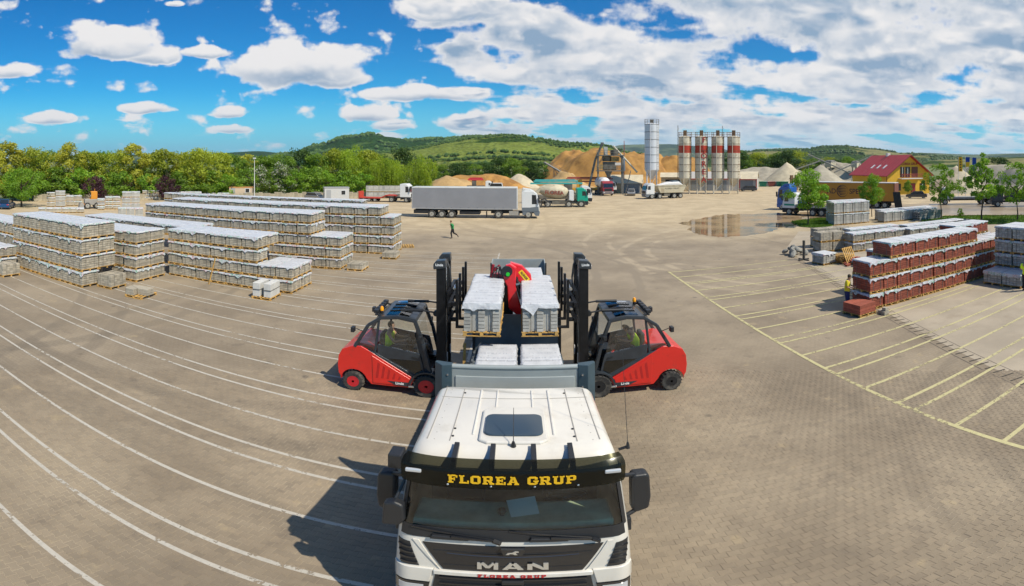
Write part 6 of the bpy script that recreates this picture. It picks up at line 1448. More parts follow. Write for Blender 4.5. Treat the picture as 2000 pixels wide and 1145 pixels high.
# concrete pump with folded teal boom behind it
TEAL = mat('boom_teal', (.06, .36, .33), .5, dirt=(.3, .34, .3), dscale=.8, dthr=(.5, .7))
t = thing('pump_truck', 'concrete pump with a folded teal boom parked behind the mixer', 'lorry', (3.0, 85.5, 0), 0)
for k, (z, y) in enumerate(((3.55, -.5), (3.55, .1), (3.95, -.3), (4.1, .4))): MB().box(.2+.3*k, 9.4-.4*k, y-.16, y+.16, z-.14, z+.14).build('boom', TEAL, t)
MB().box(6.2, 7.6, -.6, .6, 1.1, 3.4).box(0, 9, -1.1, 1.1, .8, 1.5).build('pump_body', GRIME, t, bevel=.04); far_wheels(t, (1.2, 2.6, 7.0, 8.6), 2.4, .5); far_cab(t, TRW, 11.0, H=3.1, L=1.8)
t = thing('pump_truck', 'concrete pump with a long folded dark red boom beside the plant', 'lorry', at(1118, 113), -.1)
RB = mat('boom_red', (.30, .03, .03), .5)
for k, (z, y) in enumerate(((3.5, -.4), (3.8, .3), (2.9, 0))): MB().box(-1.5+.3*k, 9.4-.4*k, y-.13, y+.13, z-.13, z+.13).build('boom', RB, t)
MB().box(1, 2.2, -.6, .6, 1.0, 3.3).box(-1, 8, -1.1, 1.1, .8, 1.4).build('pump_body', mat('machine_yellow', (.55, .30, .02), .5), t, bevel=.04); far_wheels(t, (0, 1.3, 6.2, 7.4), 2.4, .5); far_cab(t, TRW, 10.2, H=3.0, L=1.8)
# truck behind the lorry with red folded boom, a white van
t = thing('pump_truck', 'small concrete pump with a bright red boom behind the grey trailer', 'lorry', at(914, 118), 0)
for k in range(3): MB().box(.2*k, 3.8-.2*k, -.6+.5*k, -.35+.5*k, 3.0+.16*k, 3.35+.16*k).build('boom', mat('boom_bright', (.55, .04, .05), .5), t)
MB().box(-.2, 4, -1.1, 1.1, .8, 1.7).box(1, 2, -.5, .5, 1.7, 3.0).build('pump_body', GRIME, t); far_wheels(t, (.6, 2.8), 2.3, .48); far_cab(t, TRW, 6.0, H=2.9, L=1.7)
def car(label, loc, rotz, paint, L=4.4, W=1.76, H=1.46, wagon=True, name='car', cat='car'):
    t = thing(name, label, cat, loc, rotz); hw = W/2
    bd = MB().prism([(-L/2, .35), (-L/2+.05, .78), (-L/2+.2, .92), (L/2-1.2, .95), (L/2-.25, .75), (L/2, .55), (L/2-.05, .28), (-L/2+.1, .25)], 'y', -hw, hw).build('body', paint, t, bevel=.08, seg=3)
    r = -L/2+.25 if wagon else -L/2+.6
    gh = [(r, .93), (r+.35, H-.03), (r+.8, H), (.55, H-.02), (1.25, .93)]
    MB().prism(gh, 'y', -hw+.17, hw-.17).build('cabin', paint, t, bevel=.06)
    for s in (-1, 1): MB().prism([(r+.22, .97), (r+.48, H-.1), (.5, H-.1), (1.02, .97)], 'y', *sorted((s*(hw-.165), s*(hw-.15)))).build('side_window', DGL, t)
    MB().add([(1.30, -hw+.24, .97), (1.30, hw-.24, .97), (.66, hw-.28, H-.08), (.66, -hw+.28, H-.08)], [(0, 1, 2, 3)]).build('windscreen', DGL, t); MB().add([(r-.03, -hw+.24, 1.0), (r-.03, hw-.24, 1.0), (r+.27, hw-.28, H-.1), (r+.27, -hw+.28, H-.1)], [(0, 1, 2, 3)]).build('rear_window', DGL, t)
    for s in (-1, 1):
        MB().box(-.08, .08, -.16, .16, -.06, .06).build('head_lamp', LAMP, t).location = (L/2-.13, s*(hw-.28), .66); MB().box(-.05, .05, -.14, .14, -.07, .07).build('tail_lamp', REDL, t).location = (-L/2+.04, s*(hw-.22), .76)
    far_wheels(t, (-L/2+.8, L/2-.85), W+.04, .32, .2); return t
CSIL = mat('car_silver', (.33, .33, .33), .25, .7); CDK = mat('car_dark', (.02, .025, .035), .2, coat=.6); CBL = mat('car_blue', (.012, .04, .11), .2, coat=.6)
car('silver hatchback parked nose out beside the grimy plant shed', at(1233, 108), -pi/2-.25, CSIL); car('dark estate car parked next to the red trimmed garage', at(1461, 124), pi*.92, CDK)
car('dark saloon car parked by the yellow house', at(1790, 99), 2.3, CDK, wagon=False); car('dark blue car parked beneath the leafy bright green tree', at(14, 76), 2.35, CBL, H=1.6)
car('silver blue estate parked beside the grey site cabin', at(616, 94), -.3, CSIL); car('white delivery van behind the grey trailer', at(963, 117), pi, TRW, L=5.6, W=2.0, H=2.4, name='van', cat='van')
# white flatbed with red low loader
t = thing('flatbed_lorry', 'white cab lorry pulling a low red flatbed near the site cabins', 'lorry', at(716, 91), -.05)
LRB = mat('loader_red', (.45, .04, .02), .5, dirt=(.25, .06, .03), dscale=1.2, dthr=(.5, .7)); MB().box(-1, 3.0, -1.2, 1.2, .62, .78).prism([(3.0, .62), (4.2, 1.15), (6.2, 1.15), (6.2, 1.32), (4.1, 1.32), (3.0, .78)], 'y', -1.2, 1.2).build('red_deck', LRB, t); MB().box(-1.2, -1.0, -1.2, 1.2, .3, 1.9).build('ramp', LRB, t)
MB().box(3.8, 8.2, -.45, .45, .7, 1.0).build('chassis', GRIME, t); far_wheels(t, (-.2, .9, 2.0), 2.4, .36); far_wheels(t, (5.2, 8.0), 2.4, .5); far_cab(t, TRW, 8.8, H=3.4, L=2.0)
# red tanker seen from the front
t = thing('tanker_lorry', 'dark red cab lorry facing out with a round white tank behind', 'lorry', at(1183, 108), -pi/2+.1)
far_cab(t, mat('cab_darkred', (.24, .012, .02), .35, coat=.4), 2.0, H=3.2, L=1.9, low=mat('bumper_grey', (.2, .17, .17), .5)); tk = MB().lathe([(.01, -5.6), (.7, -5.5), (1.2, -5.0), (1.25, -1.0), (1.15, -.4), (.6, -.12), (.01, -.08)], 'x', (0, 0, 2.75), 24).build('tank', mat('tank_white', (.72, .70, .68), .35, coat=.3), t, smooth=40); MB().box(-5.5, 0, -.5, .5, .8, 1.5).build('chassis', GRIME, t); far_wheels(t, (1.2, -3.2, -4.5), 2.4, .5)
# tipper lorry heading -x with cream body and pale load
t = thing('tipper_lorry', 'cream tipper lorry with white cab and dark lettering before the silos', 'lorry', at(1332, 100.5), pi+.12)
far_wheels(t, (.9, 2.3, 5.5, 7.2), 2.45, .52, .38); MB().box(0, 8.3, -.5, .5, .8, 1.1).box(3.3, 4.6, -1.1, 1.1, .5, 1.0).build('chassis', GRIME, t)
bd = MB().prism([(-.3, 2.5), (.35, 1.15), (5.4, 1.15), (6.1, 2.65), (5.7, 2.65), (-.1, 2.65)], 'y', -1.2, 1.2).build('tipper_body', CREAM, t, bevel=.04)
for s in (-1, 1):
    MB().box(-.2, 6.05, s*1.235-.035, s*1.235+.035, 2.52, 2.68).build('top_rail', CREAM, bd)
    text_obj('FLOREA GRUP', .42, mat('dark_letter', (.06, .055, .05), .6), bd, basis((2.9, s*1.205, 2.0), (s*-1, 0, 0), (0, 0, 1)), bold=.006, sx=1.15)
MB().prism([(.2, 2.66), (1.2, 3.35), (3.2, 3.3), (4.6, 2.95), (5.6, 2.66)], 'y', -1.05, 1.05).build('load', mat('tarp_white', (.72, .70, .68), .6, bump=.4, bscale=3), t, bevel=.15); MB().prism([(.3, 3.0), (1.3, 3.55), (2.6, 3.5), (2.4, 3.2), (1.0, 3.1)], 'y', -.8, .8).build('tarp', mat('tarp_dark', (.09, .13, .16), .7), t, bevel=.1)
far_cab(t, TRW, 8.5, H=3.1, L=1.8, low=SLG)
# ---- silos
SILW = mat('silo_white', (.66, .66, .68), .4, .15, var=.03, vscale=.3, dirt=(.5, .49, .46), dscale=.35, dthr=(.55, .8)); SILC = mat('silo_cream', (.60, .54, .42), .65, var=.06, vscale=.5, dirt=(.27, .19, .10), dscale=.55, dthr=(.53, .72)); SILR = mat('silo_red', (.40, .035, .012), .55, dirt=(.22, .07, .03), dscale=.7, dthr=(.55, .75)); RUST = mat('rust', (.17, .10, .05), .85, var=.35, vscale=2)
def silo(label, px, d, r, zt, zb, body, band=None, rings=4, legs=4, group=None, boxh=1.1):
    x, y, _ = at(px, d); t = thing('silo', label, 'silo', (x, y, 0), -atan2(x, y), group)
    zs = sp_(zb, zt, rings); seg = []
    for k in range(rings):
        a, c = zs[k], zs[k+1]
        MB().lathe([(r, a), (r, c-.06), (r*1.012, c-.05), (r*1.012, c-.0005)], 'z', (0, 0, 0), 36, cap=False).build('shell_ring', body, t, smooth=40)
        MB().lathe([(r*1.016, c-.12), (r*1.022, c-.06), (r*1.016, c)], 'z', (0, 0, 0), 36, cap=False).build('flange', mat('flange_grey', (.2, .19, .18), .6) if body is SILW else RUST, t, smooth=40)
    if band: MB().lathe([(r*1.008, band[0]), (r*1.008, band[1])], 'z', (0, 0, 0), 36, cap=False).build('red_band', SILR, t, smooth=40)
    MB().lathe([(r, zb+.0), (r*.22, zb-r*1.25), (.15, zb-r*1.35)], 'z', (0, 0, 0), 36).build('cone', body, t, smooth=40)
    MB().lathe([(r*1.01, zt), (r*.6, zt+.25), (.01, zt+.35)], 'z', (0, 0, 0), 36).build('roof', body, t, smooth=40)
    for k in range(legs):
        a = pi/4+2*pi*k/legs; MB().cyl((cos(a)*r*.95, sin(a)*r*.95, 0), (cos(a)*r*.95, sin(a)*r*.95, zb+.3), .15, n=10).build('leg', body, t, smooth=40)
    for k in range(legs):
        a, c = pi/4+2*pi*k/legs, pi/4+2*pi*(k+1)/legs; MB().bar((cos(a)*r*.95, sin(a)*r*.95, .3), (cos(c)*r*.95, sin(c)*r*.95, zb-1.2), .10).build('brace', body, t)
    rl = MB()
    for k in range(14): a = 2*pi*k/14; rl.cyl((cos(a)*r, sin(a)*r, zt), (cos(a)*r, sin(a)*r, zt+1.1), .03, n=5)
    for z in (.55, 1.1):
        for k in range(14): a, c = 2*pi*k/14, 2*pi*(k+1)/14; rl.bar((cos(a)*r, sin(a)*r, zt+z), (cos(c)*r, sin(c)*r, zt+z), .05)
    rl.build('railing', RUST if body is SILC else GRIME, t)
    MB().box(-.42, .42, -.42, .42, zt+.25, zt+boxh+.5).build('dust_filter', RUST if body is SILC else GRIME, t, bevel=.03)
    MB().cyl((r*-.2, -r*1.05, .8), (r*-.2, -r*1.05, zt+.2), .07, n=8).build('fill_pipe', body, t); ld = MB().bar((r*.72, -r*.78, 1), (r*.72, -r*.78, zt), .04).bar((r*.95, -r*.5, 1), (r*.95, -r*.5, zt), .04)
    for k in range(int(zt/.6)): ld.bar((r*.72, -r*.78, 1+.6*k), (r*.95, -r*.5, 1+.6*k), .03)
    ld.build('ladder', RUST if body is SILC else GRIME, t); return t
silo('tall plain white silo standing beside the concrete plant', 1273, 113, 1.68, alt(243, 113), alt(332, 113), SILW, rings=6, boxh=.6)
for k, (px, lb) in enumerate(((1338, 'cream silo with a red band next to the tipper lorry'), (1370, 'cream silo with red FLOREA lettering down its side'), (1402, 'rusty cream silo with a red band between the lettered silo and the end silo'), (1433, 'cream red banded silo nearest the red trimmed garage'))):
    s_ = silo(lb, px, 114, 1.50, alt(268, 114), alt(348, 114), SILC, (alt(299, 114), alt(284.5, 114)), rings=6, group=None)
    if k == 1:
        for i, ch in enumerate('FLOREA'): text_obj(ch, 1.75, mat('silo_letter', (.40, .04, .03), .6), s_, basis((.55, -1.50, alt(273+i*15.3, 114)-.2), (1, 0, 0), (0, 0, 1)), bold=.04, depth=.06)
t = thing('silo_walkway', 'railed steel walkway linking the tops of the four banded silos', 'walkway', at(1385, 113.2, alt(268, 114)), -.4)
wk = MB().box(-6, 6, -.35, .35, .0, .06)
for k in range(13): wk.cyl((-6+k, -.35, 0), (-6+k, -.35, 1.1), .03, n=5)
wk.box(-6, 6, -.38, -.33, 1.05, 1.12).box(-6, 6, -.38, -.33, .55, .6).build('railing', RUST, t)
for px, y0, lb in ((1324, 245, 'thin lattice mast rising beside the first banded silo'), (1411, 246, 'thin lattice mast between the last two banded silos'), (1219, 275, 'slim red mast beyond the concrete plant')):
    x, y, _ = at(px, 117); z1 = alt(y0, 117); b = MB()
    for sx, sy in ((-.15, -.1), (.15, -.1), (0, .17)): b.cyl((x+sx, y+sy, 0), (x+sx*.4, y+sy*.4, z1), .03, n=5)
    for k in range(int(z1/1.0)): b.bar((x-.15, y-.1, k), (x+.15, y-.1, k+.5), .025).bar((x+.15, y-.1, k+.5), (x-.15, y-.1, k+1), .025)
    b.build('lattice_mast', RB if px == 1219 else GRIME); tag(bpy.data.objects[-1] if False else [o for o in bpy.data.objects if o.name.startswith('lattice_mast')][-1], lb, 'mast')
# ---- concrete plant
PST = mat('plant_steel', (.15, .155, .15), .6, .3, var=.3, vscale=.6, dirt=(.28, .22, .14), dscale=.6, dthr=(.5, .7))
x, y, _ = at(1190, 112); t = thing('concrete_plant', 'grey steel concrete plant with skip hoist and mixing platforms', 'plant', (x, y, 0), -atan2(x, y)+.05)
zl, zu = alt(333, 112), alt(303, 112)
for sx in (-2.6, 3.0):
    for sy in (-1.6, 1.6): MB().box(sx-.16, sx+.16, sy-.16, sy+.16, 0, zu).build('column', PST, t)
for z in (zl, zu): MB().box(-3.0, 3.4, -2.0, 2.0, z-.18, z).build('platform', PST, t)
for z, w in ((zl, 3.2), (zu, 3.2)):
    rl = MB()
    for k in range(9): rl.cyl((-2.9+k*.78, -1.95, z), (-2.9+k*.78, -1.95, z+1.1), .035, n=5)
    rl.box(-2.95, 3.35, -1.98, -1.92, z+1.05, z+1.12).box(-2.95, 3.35, -1.98, -1.92, z+.5, z+.56).build('railing', PST, t)
MB().box(-1.5, 1.6, -1.2, 1.2, zl+.1, zl+2.0).build('mixer', GRIME, t, bevel=.15); MB().lathe([(1.0, zl+2.1), (1.1, zl+3.2), (.4, zl+3.6)], 'z', (-.6, 0, 0), 16).build('weigh_hopper', GRIME, t); MB().box(.4, 2.2, -1.0, .6, zl+2.1, zl+3.1).build('drive_unit', mat('plant_ochre', (.32, .22, .08), .7, var=.3), t); MB().box(-2.3, -1.5, -1.3, -.6, zl+.4, zl+1.4).build('control_box', mat('plant_ochre'), t)
MB().lathe([(.9, zl-.2), (.35, zl-1.3), (.3, zl-1.6)], 'z', (-.2, 0, 0), 16).build('discharge_cone', PST, t); MB().lathe([(.9, zu), (1.0, zu+.7), (.95, zu+1.2), (.01, zu+1.3)], 'z', (1.2, .2, 0), 18).build('cement_weigher', GRIME, t, smooth=40); MB().box(-1.3, -.4, -.6, .6, zu, zu+1.9).build('cabinet', mat('plant_pale', (.42, .42, .40), .6), t)
MB().box(1.2, 2.5, -2.02, -1.98, zl+1.2, zl+1.8).build('sign_board', mat('sign_pale', (.6, .56, .5), .6), t)
MB().bar((-5.0, 0, .2), (-3.2, 0, zl+2.6), .85, .5).bar((-3.2, 0, zl+2.6), (-1.6, 0, zu+2.6), .55, .5).build('skip_hoist', PST, t); hs = MB().bar((-2.5, -.7, zu-.2), (-1.7, -.7, zu+2.7), .12).bar((-1.0, -.7, zu), (-1.6, -.7, zu+2.7), .12).bar((-2.5, .7, zu-.2), (-1.7, .7, zu+2.7), .12).box(-2.0, -1.3, -.7, .7, zu+2.4, zu+2.9)
hs.bar((-3.0, -1.0, zl+.8), (-.8, -1.0, zu+.1), .14).bar((-2.8, -.9, zu-2.2), (-1.2, -.9, zu), .1).build('hoist_head', PST, t)
MB().cyl((.9, -.4, zu+2.1), (6.6, 1.4, alt(337, 112)), .22, n=12).build('screw_conveyor', mat('pipe_cream', (.52, .48, .38), .5), t, smooth=40); MB().cyl((2.4, -1.4, zu-.1), (3.2, -1.4, zu-1.0), .28, n=12).cyl((3.2, -1.4, zu-1.0), (3.3, -1.4, zl), .28, n=12).build('blue_duct', mat('duct_blue', (.14, .18, .24), .5, .3), t, smooth=40)
st = MB().bar((3.6, -1.2, .0), (4.9, -1.2, zl), .1).bar((3.6, -.4, .0), (4.9, -.4, zl), .1)
for k in range(9): st.box(3.6+.145*k, 3.85+.145*k, -1.2, -.4, zl*k/9+.1, zl*k/9+.15)
st.build('stairs', PST, t)
def shed(label, px, d, w, dep, he, hr, wall, roof, rot=0.0, doors=(), name='shed', trim=None):
    x, y, _ = at(px, d); t = thing(name, label, 'building', (x, y, 0), -atan2(x, y)+rot)
    MB().prism([(0, 0), (dep, 0), (dep, he), (dep/2, hr), (0, he)], 'x', -w/2, w/2).build('wall', wall, t)
    o = .25; th = .09
    for (a, b_, c, e) in ((-o, he-(hr-he)*o/(dep/2), dep/2, hr), (dep+o, he-(hr-he)*o/(dep/2), dep/2, hr)):
        MB().prism([(a, b_+.02), (c, e+.02), (c, e+th+.02), (a, b_+th+.02)], 'x', -w/2-o, w/2+o).build('roof', roof, t)
    for (x0, x1, z0, z1, m) in doors: MB().box(x0, x1, -.03, .02, z0, z1).build('door' if z0 < .2 else 'window', m, t)
    if trim:
        for xx in (-w/2, w/2): MB().box(xx-.12, xx+.12, -.08, .0, 0, he).build('trim', trim, t)
        MB().box(-w/2-.2, w/2+.2, -.3, -.02, he-.25, he-.05).build('trim', trim, t)
    return t
WALLB = mat('wall_beige', (.46, .37, .24), .9, var=.15, vscale=.8); ROOFC = mat('roof_cream', (.52, .45, .32), .7, var=.12, vscale=.6); GREYD = mat('door_grey', (.20, .22, .24), .6); WALLG = mat('wall_grey', (.40, .39, .37), .8, var=.08); REDT = mat('trim_red', (.38, .02, .025), .5)
shed('low beige shed with a cream roof under the concrete plant', 1222, 116, 8.0, 6, 2.4, 4.2, WALLB, ROOFC, 0, ((-.4, 3.4, .0, 2.3, GREYD), (-3.0, -2.2, 1.0, 1.7, DGL)))
shed('grey shed with a dark opening behind the tipper lorry', 1318, 124, 7, 6, 3.6, 4.6, WALLB, ROOFC, 0, ((-2.4, 2.4, .05, 3.0, DGL),))
shed('grey garage with red trim and cream roof beside the last silo', 1450, 128, 7.4, 8, 3.0, 4.8, WALLG, ROOFC, -.1, ((-2.8, 2.8, .05, 2.6, GREYD),), trim=REDT)
shed('long red edged shed behind the legs of the banded silos', 1392, 126, 14, 7, 3.2, 4.8, WALLG, mat('roof_grey', (.40, .38, .36), .6), 0, ((-6, -3.2, .05, 2.6, GREYD), (-2.6, .2, .05, 2.6, GREYD), (.8, 3.6, .05, 2.6, GREYD)), trim=REDT)
def cabin(label, px, d, w, h, rot, wall, band=None, name='site_cabin'):
    x, y, _ = at(px, d); t = thing(name, label, 'cabin', (x, y, 0), -atan2(x, y)+rot)
    MB().box(-w/2, w/2, 0, 2.4, .12, h).build('wall', wall, t, bevel=.03); MB().box(-w/2-.06, w/2+.06, -.06, 2.46, h, h+.14).build('roof', band or MATS['rail_grey'], t)
    wi = MB().box(w*.16, w*.16+.95, -.03, .01, 1.2, 2.1).build('window', TRW, t); MB().box(w*.16+.1, w*.16+.85, -.04, -.02, 1.28, 2.02).build('pane', DGL, wi)
    MB().box(-w/2+.35, -w/2+1.2, -.025, .01, .15, 2.15).build('door', MATS['rail_grey'], t); MB().box(-w/2-.03, -w/2+.01, .5, 1.4, 1.1, 2.0).build('window', DGL, t)
    for sx in (-w/2+.2, w/2-.2): MB().box(sx-.1, sx+.1, .2, 2.2, 0, .12).build('foot', STEELD, t)
    return t
cabin('beige site cabin with an orange roof edge near the lamp post', 471, 97, 4.8, 2.2, 0, mat('cabin_beige', (.52, .40, .28), .7), mat('edge_orange', (.50, .24, .08), .6)); cabin('pale grey site cabin with a white framed window by the parked estate', 658, 90, 4.6, 2.5, .12, mat('cabin_grey', (.48, .47, .45), .7))
x, y, _ = at(497, 96); b = MB().cyl((0, 0, 0), (0, 0, 8.0), .09, .05, 10); t = thing('lamp_post', 'tall white lamp post beside the beige site cabin', 'lamp post', (x, y, 0)); b.build('pole', mat('pole_pale', (.6, .6, .58), .5), t, smooth=50); MB().box(-.28, .28, -.15, .15, 7.95, 8.2).build('lamp_head', mat('pole_pale'), t, bevel=.04)
# ---- yellow house with red roof
YW = mat('house_yellow', (.66, .39, .03), .85, var=.06, vscale=.5); RR_ = mat('house_roof', (.36, .018, .03), .5, var=.08, vscale=.6); WTR = mat('trim_white', (.7, .68, .63), .6); BRW = mat('house_wood', (.16, .05, .025), .7)
x, y, _ = at(1733, 108); av = atan2(x, y); al = radians(34)
t = thing('yellow_house', 'yellow house with a red gable roof and a balcony on its front', 'house', (x, y, 0), -av+al)
GW, SL, HE, HRD = 12.0, 15.5, alt(341, 108), 8.9     # local: gable wall along +x at y = 0, long wall along +y at x = 0
wl = MB().prism([(0, 0), (GW, 0), (GW, HE), (GW/2, HRD-.1), (0, HE)], 'y', 0, SL).build('wall', YW, t)
sl = (HRD-HE)/(GW/2)
for s in (0, 1):
    P0 = [(-.7, HE-.7*sl+.02), (GW/2, HRD+.02), (GW/2, HRD+.2), (-.7, HE-.7*sl+.2)]
    if s: P0 = [(GW-a, c) for a, c in P0]
    rf = MB().prism(P0, 'y', -.9, SL+.6).build('roof', RR_, t)
    if not s:
        for yy in (4.0, 6.6, 9.2): 
            xx = 1.5; MB().prism([(xx, HE+xx*sl+.2), (xx+1.1, HE+(xx+1.1)*sl+.2), (xx+1.1, HE+(xx+1.1)*sl+.28), (xx, HE+xx*sl+.28)], 'y', yy-.35, yy+.35).build('skylight', LAMP, rf)
        for k in range(14): 
            yy = -.6+k*1.2; MB().prism([(-.65, HE-.65*sl+.205), (GW/2-.05, HRD+.19), (GW/2-.05, HRD+.23), (-.65, HE-.65*sl+.245)], 'y', yy-.03, yy+.03).build('roof_seam', RR_, rf)
    for yy in (-.93,): MB().prism([(a, c-.02) for a, c in P0], 'y', yy, yy+.06).build('barge_board', BRW, rf)
def opening(x0, x1, z0, z1, m=DGL, nm='window', bars=True):
    f = MB().box(x0-.1, x1+.1, -.06, .02, z0-.1, z1+.1).build(nm, BRW, t); MB().box(x0, x1, -.08, -.055, z0, z1).build('pane', m, f)
    if bars: MB().box((x0+x1)/2-.05, (x0+x1)/2+.05, -.095, -.078, z0, z1).build('bar', WTR, f)
opening(3.6, 4.6, 4.0, 6.2); opening(5.0, 6.2, 4.0, 6.2); opening(6.8, 8.4, 4.0, 6.2, BRW, bars=False); opening(2.2, 3.6, 1.0, 2.4); opening(6.6, 7.7, .1, 2.4, mat('house_door', (.28, .02, .02), .5), 'door', False); opening(9.2, 10.6, 1.0, 2.4)
bl = MB().box(3.0, 9.0, -1.3, 0, 3.55, 3.75).build('balcony', WTR, t); rl = MB().box(3.0, 9.0, -1.3, -1.22, 4.6, 4.72)
for k in range(25): rl.box(3.0+k*.247, 3.06+k*.247, -1.28, -1.24, 3.75, 4.6)
rl.build('railing', mat('rail_red', (.30, .04, .03), .6), bl)
text_obj('FLOREA GRUP', .75, mat('house_letter', (.30, .04, .02), .6), t, basis((GW/2, -.04, 6.95), (1, 0, 0), (0, 0, 1)), bold=.012, depth=.03, sx=1.05)
for yy in (3.0, 6.0, 9.0, 12.0): f = MB().box(-.06, .02, yy-.5, yy+.5, 1.2, 2.5).build('window', BRW, t); MB().box(-.075, -.055, yy-.42, yy+.42, 1.28, 2.42).build('pane', DGL, f)
MB().cyl((-.12, .05, 0), (-.12, .05, HE), .07, n=8).build('downpipe', BRW, t); MB().box(GW/2-.5, GW/2+.3, 8, 8.8, HRD-.6, HRD+.7).build('chimney', WTR, t)
# ---- orange trailer and the trucks by the wet patch
ORG = mat('trailer_orange', (.46, .205, .015), .5, var=.05, vscale=.4, bump=.15, bscale=1.5); LOGO = mat('logo_dark', (.035, .015, .02), .6)
pa = Vector(at(1565, 81)); pb_ = Vector(at(1747, 75.5)); dv = (pb_-pa); LT = 13.4; dv.normalize()
t = thing('orange_trailer', 'orange curtain trailer with a dark round emblem and AD SPED lettering', 'trailer', pb_-dv*LT, atan2(dv.y, dv.x))
tb = MB().box(0, LT, 0, 2.5, 1.15, 3.95).build('trailer_curtain', ORG, t, bevel=.02); MB().box(-.02, LT+.02, -.02, 2.52, 3.95, 4.05).build('roof', TRW, tb); MB().box(LT-.12, LT+.03, -.03, 2.53, 1.15, 3.96).build('corner_pillar', BRW, tb)
MB().box(.5, LT, .5, 2.0, .85, 1.15).build('chassis', STEELD, t)
for x in (9.2, 10.5, 11.8):
    for s, yy in ((-1, .2), (1, 2.3)): wheel(t, (x, yy, .5), .5, .36, 'y', MATS['rim_dusty'], side=s, n=18)
ML = basis((0, 0, 0), (1, 0, 0), (0, 0, 1))
em = MB(); cx, cz, R_ = 4.75, 2.62, .98
for i in range(40):
    a, c = 2*pi*i/40, 2*pi*(i+1)/40
    em.add([(cx+R_*cos(a), -.012, cz+R_*sin(a)), (cx+R_*cos(c), -.012, cz+R_*sin(c)), (cx+R_*.9*cos(c)+.07, -.012, cz+R_*.9*sin(c)), (cx+R_*.9*cos(a)+.07, -.012, cz+R_*.9*sin(a))], [(0, 1, 2, 3)])
for k in range(6):
    z0 = cz-.66+.25*k; hw = sqrt(max(.05, .72-(z0-cz)**2)); em.add([(cx-hw+.1, -.012, z0), (cx+hw*.6, -.012, z0+.02), (cx+hw, -.012, z0+.10), (cx+hw*.3, -.012, z0+.09), (cx-hw+.12, -.012, z0+.17+.02*k*(k < 3))], [(0, 1, 2, 3, 4)])
em.build('emblem', LOGO, tb)
text_obj('AD', 1.15, LOGO, tb, ML @ Matrix.Translation((2.9, 2.55, .012)) @ Matrix.Shear('XZ', 4, (0, 0)), bold=.01, sx=.95); text_obj('SPED', 1.15, LOGO, tb, ML @ Matrix.Translation((7.15, 2.55, .012)), bold=.01, sx=.95); text_obj('TRANS', 1.15, LOGO, tb, ML @ Matrix.Translation((11.2, 2.55, .012)), bold=.01, sx=.7) if False else None
TB = mat('truck_blue', (.015, .10, .36), .35, coat=.4)
t = thing('tractor_unit', 'blue high roof tractor unit coupled to the orange trailer', 'lorry', Vector(at(1517, 74))+dv*2.9, atan2(dv.y, dv.x)+pi)
c_ = far_cab(t, TB, 2.9, H=3.6, L=2.2, low=TB); c_.location.y = 0
MB().prism([(.75, 3.5), (.9, 4.05), (1.7, 3.95), (2.3, 3.5)], 'y', -1.1, 1.1).build('roof_fairing', TB, c_, bevel=.06); far_wheels(t, (2.1, -1.4), 2.45, .5); MB().box(-2.6, 2.5, -.45, .45, .6, .95).build('chassis', STEELD, t)
for ch in t.children: ch.location.y -= 1.25
p = Vector(at(1531, 66.5))+dv*2.9; t = thing('flatbed_lorry', 'white and green cab lorry standing beside the blue tractor unit', 'lorry', p+Vector((.9, .8, 0)), atan2(dv.y, dv.x)+pi)
c_ = far_cab(t, TRW, 2.9, H=3.0, L=1.9, low=mat('frame_black'))
MB().box(1.05, 2.6, -1.232, 1.232, 1.3, 1.55).build('green_stripe', mat('stripe_green', (.02, .25, .16), .5), c_); far_wheels(t, (1.9, -1.6, -2.9), 2.4, .48); MB().box(-5, 2.4, -.45, .45, .65, .95).box(-5.2, .6, -1.2, 1.2, .95, 1.15).build('chassis', STEELD, t); MB().box(.1, .6, -1.1, 1.1, 1.15, 2.0).build('tank', mat('blue_tank', (.03, .07, .2), .5), t)
p = Vector(gp(1623, 428)); t = thing('fence_panel', 'white grid container crate at the rear of the green striped lorry', 'crate', p, -.7); cg = MB()
for k in range(6): cg.box(-.6+k*.24-.02, -.6+k*.24+.02, -.02, .02, .1, 1.7); cg.box(-.62, .62, -.025, .025, .1+k*.31, .14+k*.31)
cg.build('grid', TRW, t); MB().box(-.6, .6, .05, 1.1, .1, 1.6).build('inner_tank', mat('tank_pale', (.6, .62, .65), .5), t, bevel=.05)
for dx in (0, 4.3):
    p = Vector(at(1752+dx*1.6, 69)); t = thing('loading_ramp', 'raised dark steel ramp behind the orange trailer', 'ramp', p, -.75, 'trailer ramps'); MB().bar((0, 0, .7), (-.35, 0, 3.0), .55, .12).bar((0, -.2, .02), (0, -.2, .8), .1).bar((0, .2, .02), (0, .2, .8), .1).build('plate', STEELD, t)
# ---- banners
for px, y0, y1, cols, lb in ((1876, 307, 335, ((.75, .42, .01),), 'tall yellow banner with dark letters behind the roadside trees'), (1890, 307, 326, ((.01, .05, .30), (.75, .45, .01)), 'blue and yellow flag banner between the two other banners'), (1903, 308, 334, ((.01, .06, .30),), 'plain blue banner beside the blue and yellow one')):
    x, y, _ = at(px, 92); z1, z0 = alt(y0, 92), alt(y1, 92); t = thing('banner', lb, 'flag', (x, y, 0), -atan2(x, y)); MB().cyl((-.42, 0, 0), (-.42, 0, z1+.1), .04, n=8).build('pole', mat('pole_pale'), t); n = len(cols)
    for k, c in enumerate(cols):
        za, zb = z1-(z1-z0)*k/n, z1-(z1-z0)*(k+1)/n; MB().box(-.38, .38, -.012, .012, zb+.001, za).build('cloth', mat('banner%d_%d' % (px, k), c, .8), t)
    if px == 1876:
        for k in range(5): MB().box(-.14, .14, -.02, -.013, z1-.55-k*.5, z1-.30-k*.5).build('printed_mark', LOGO, t)
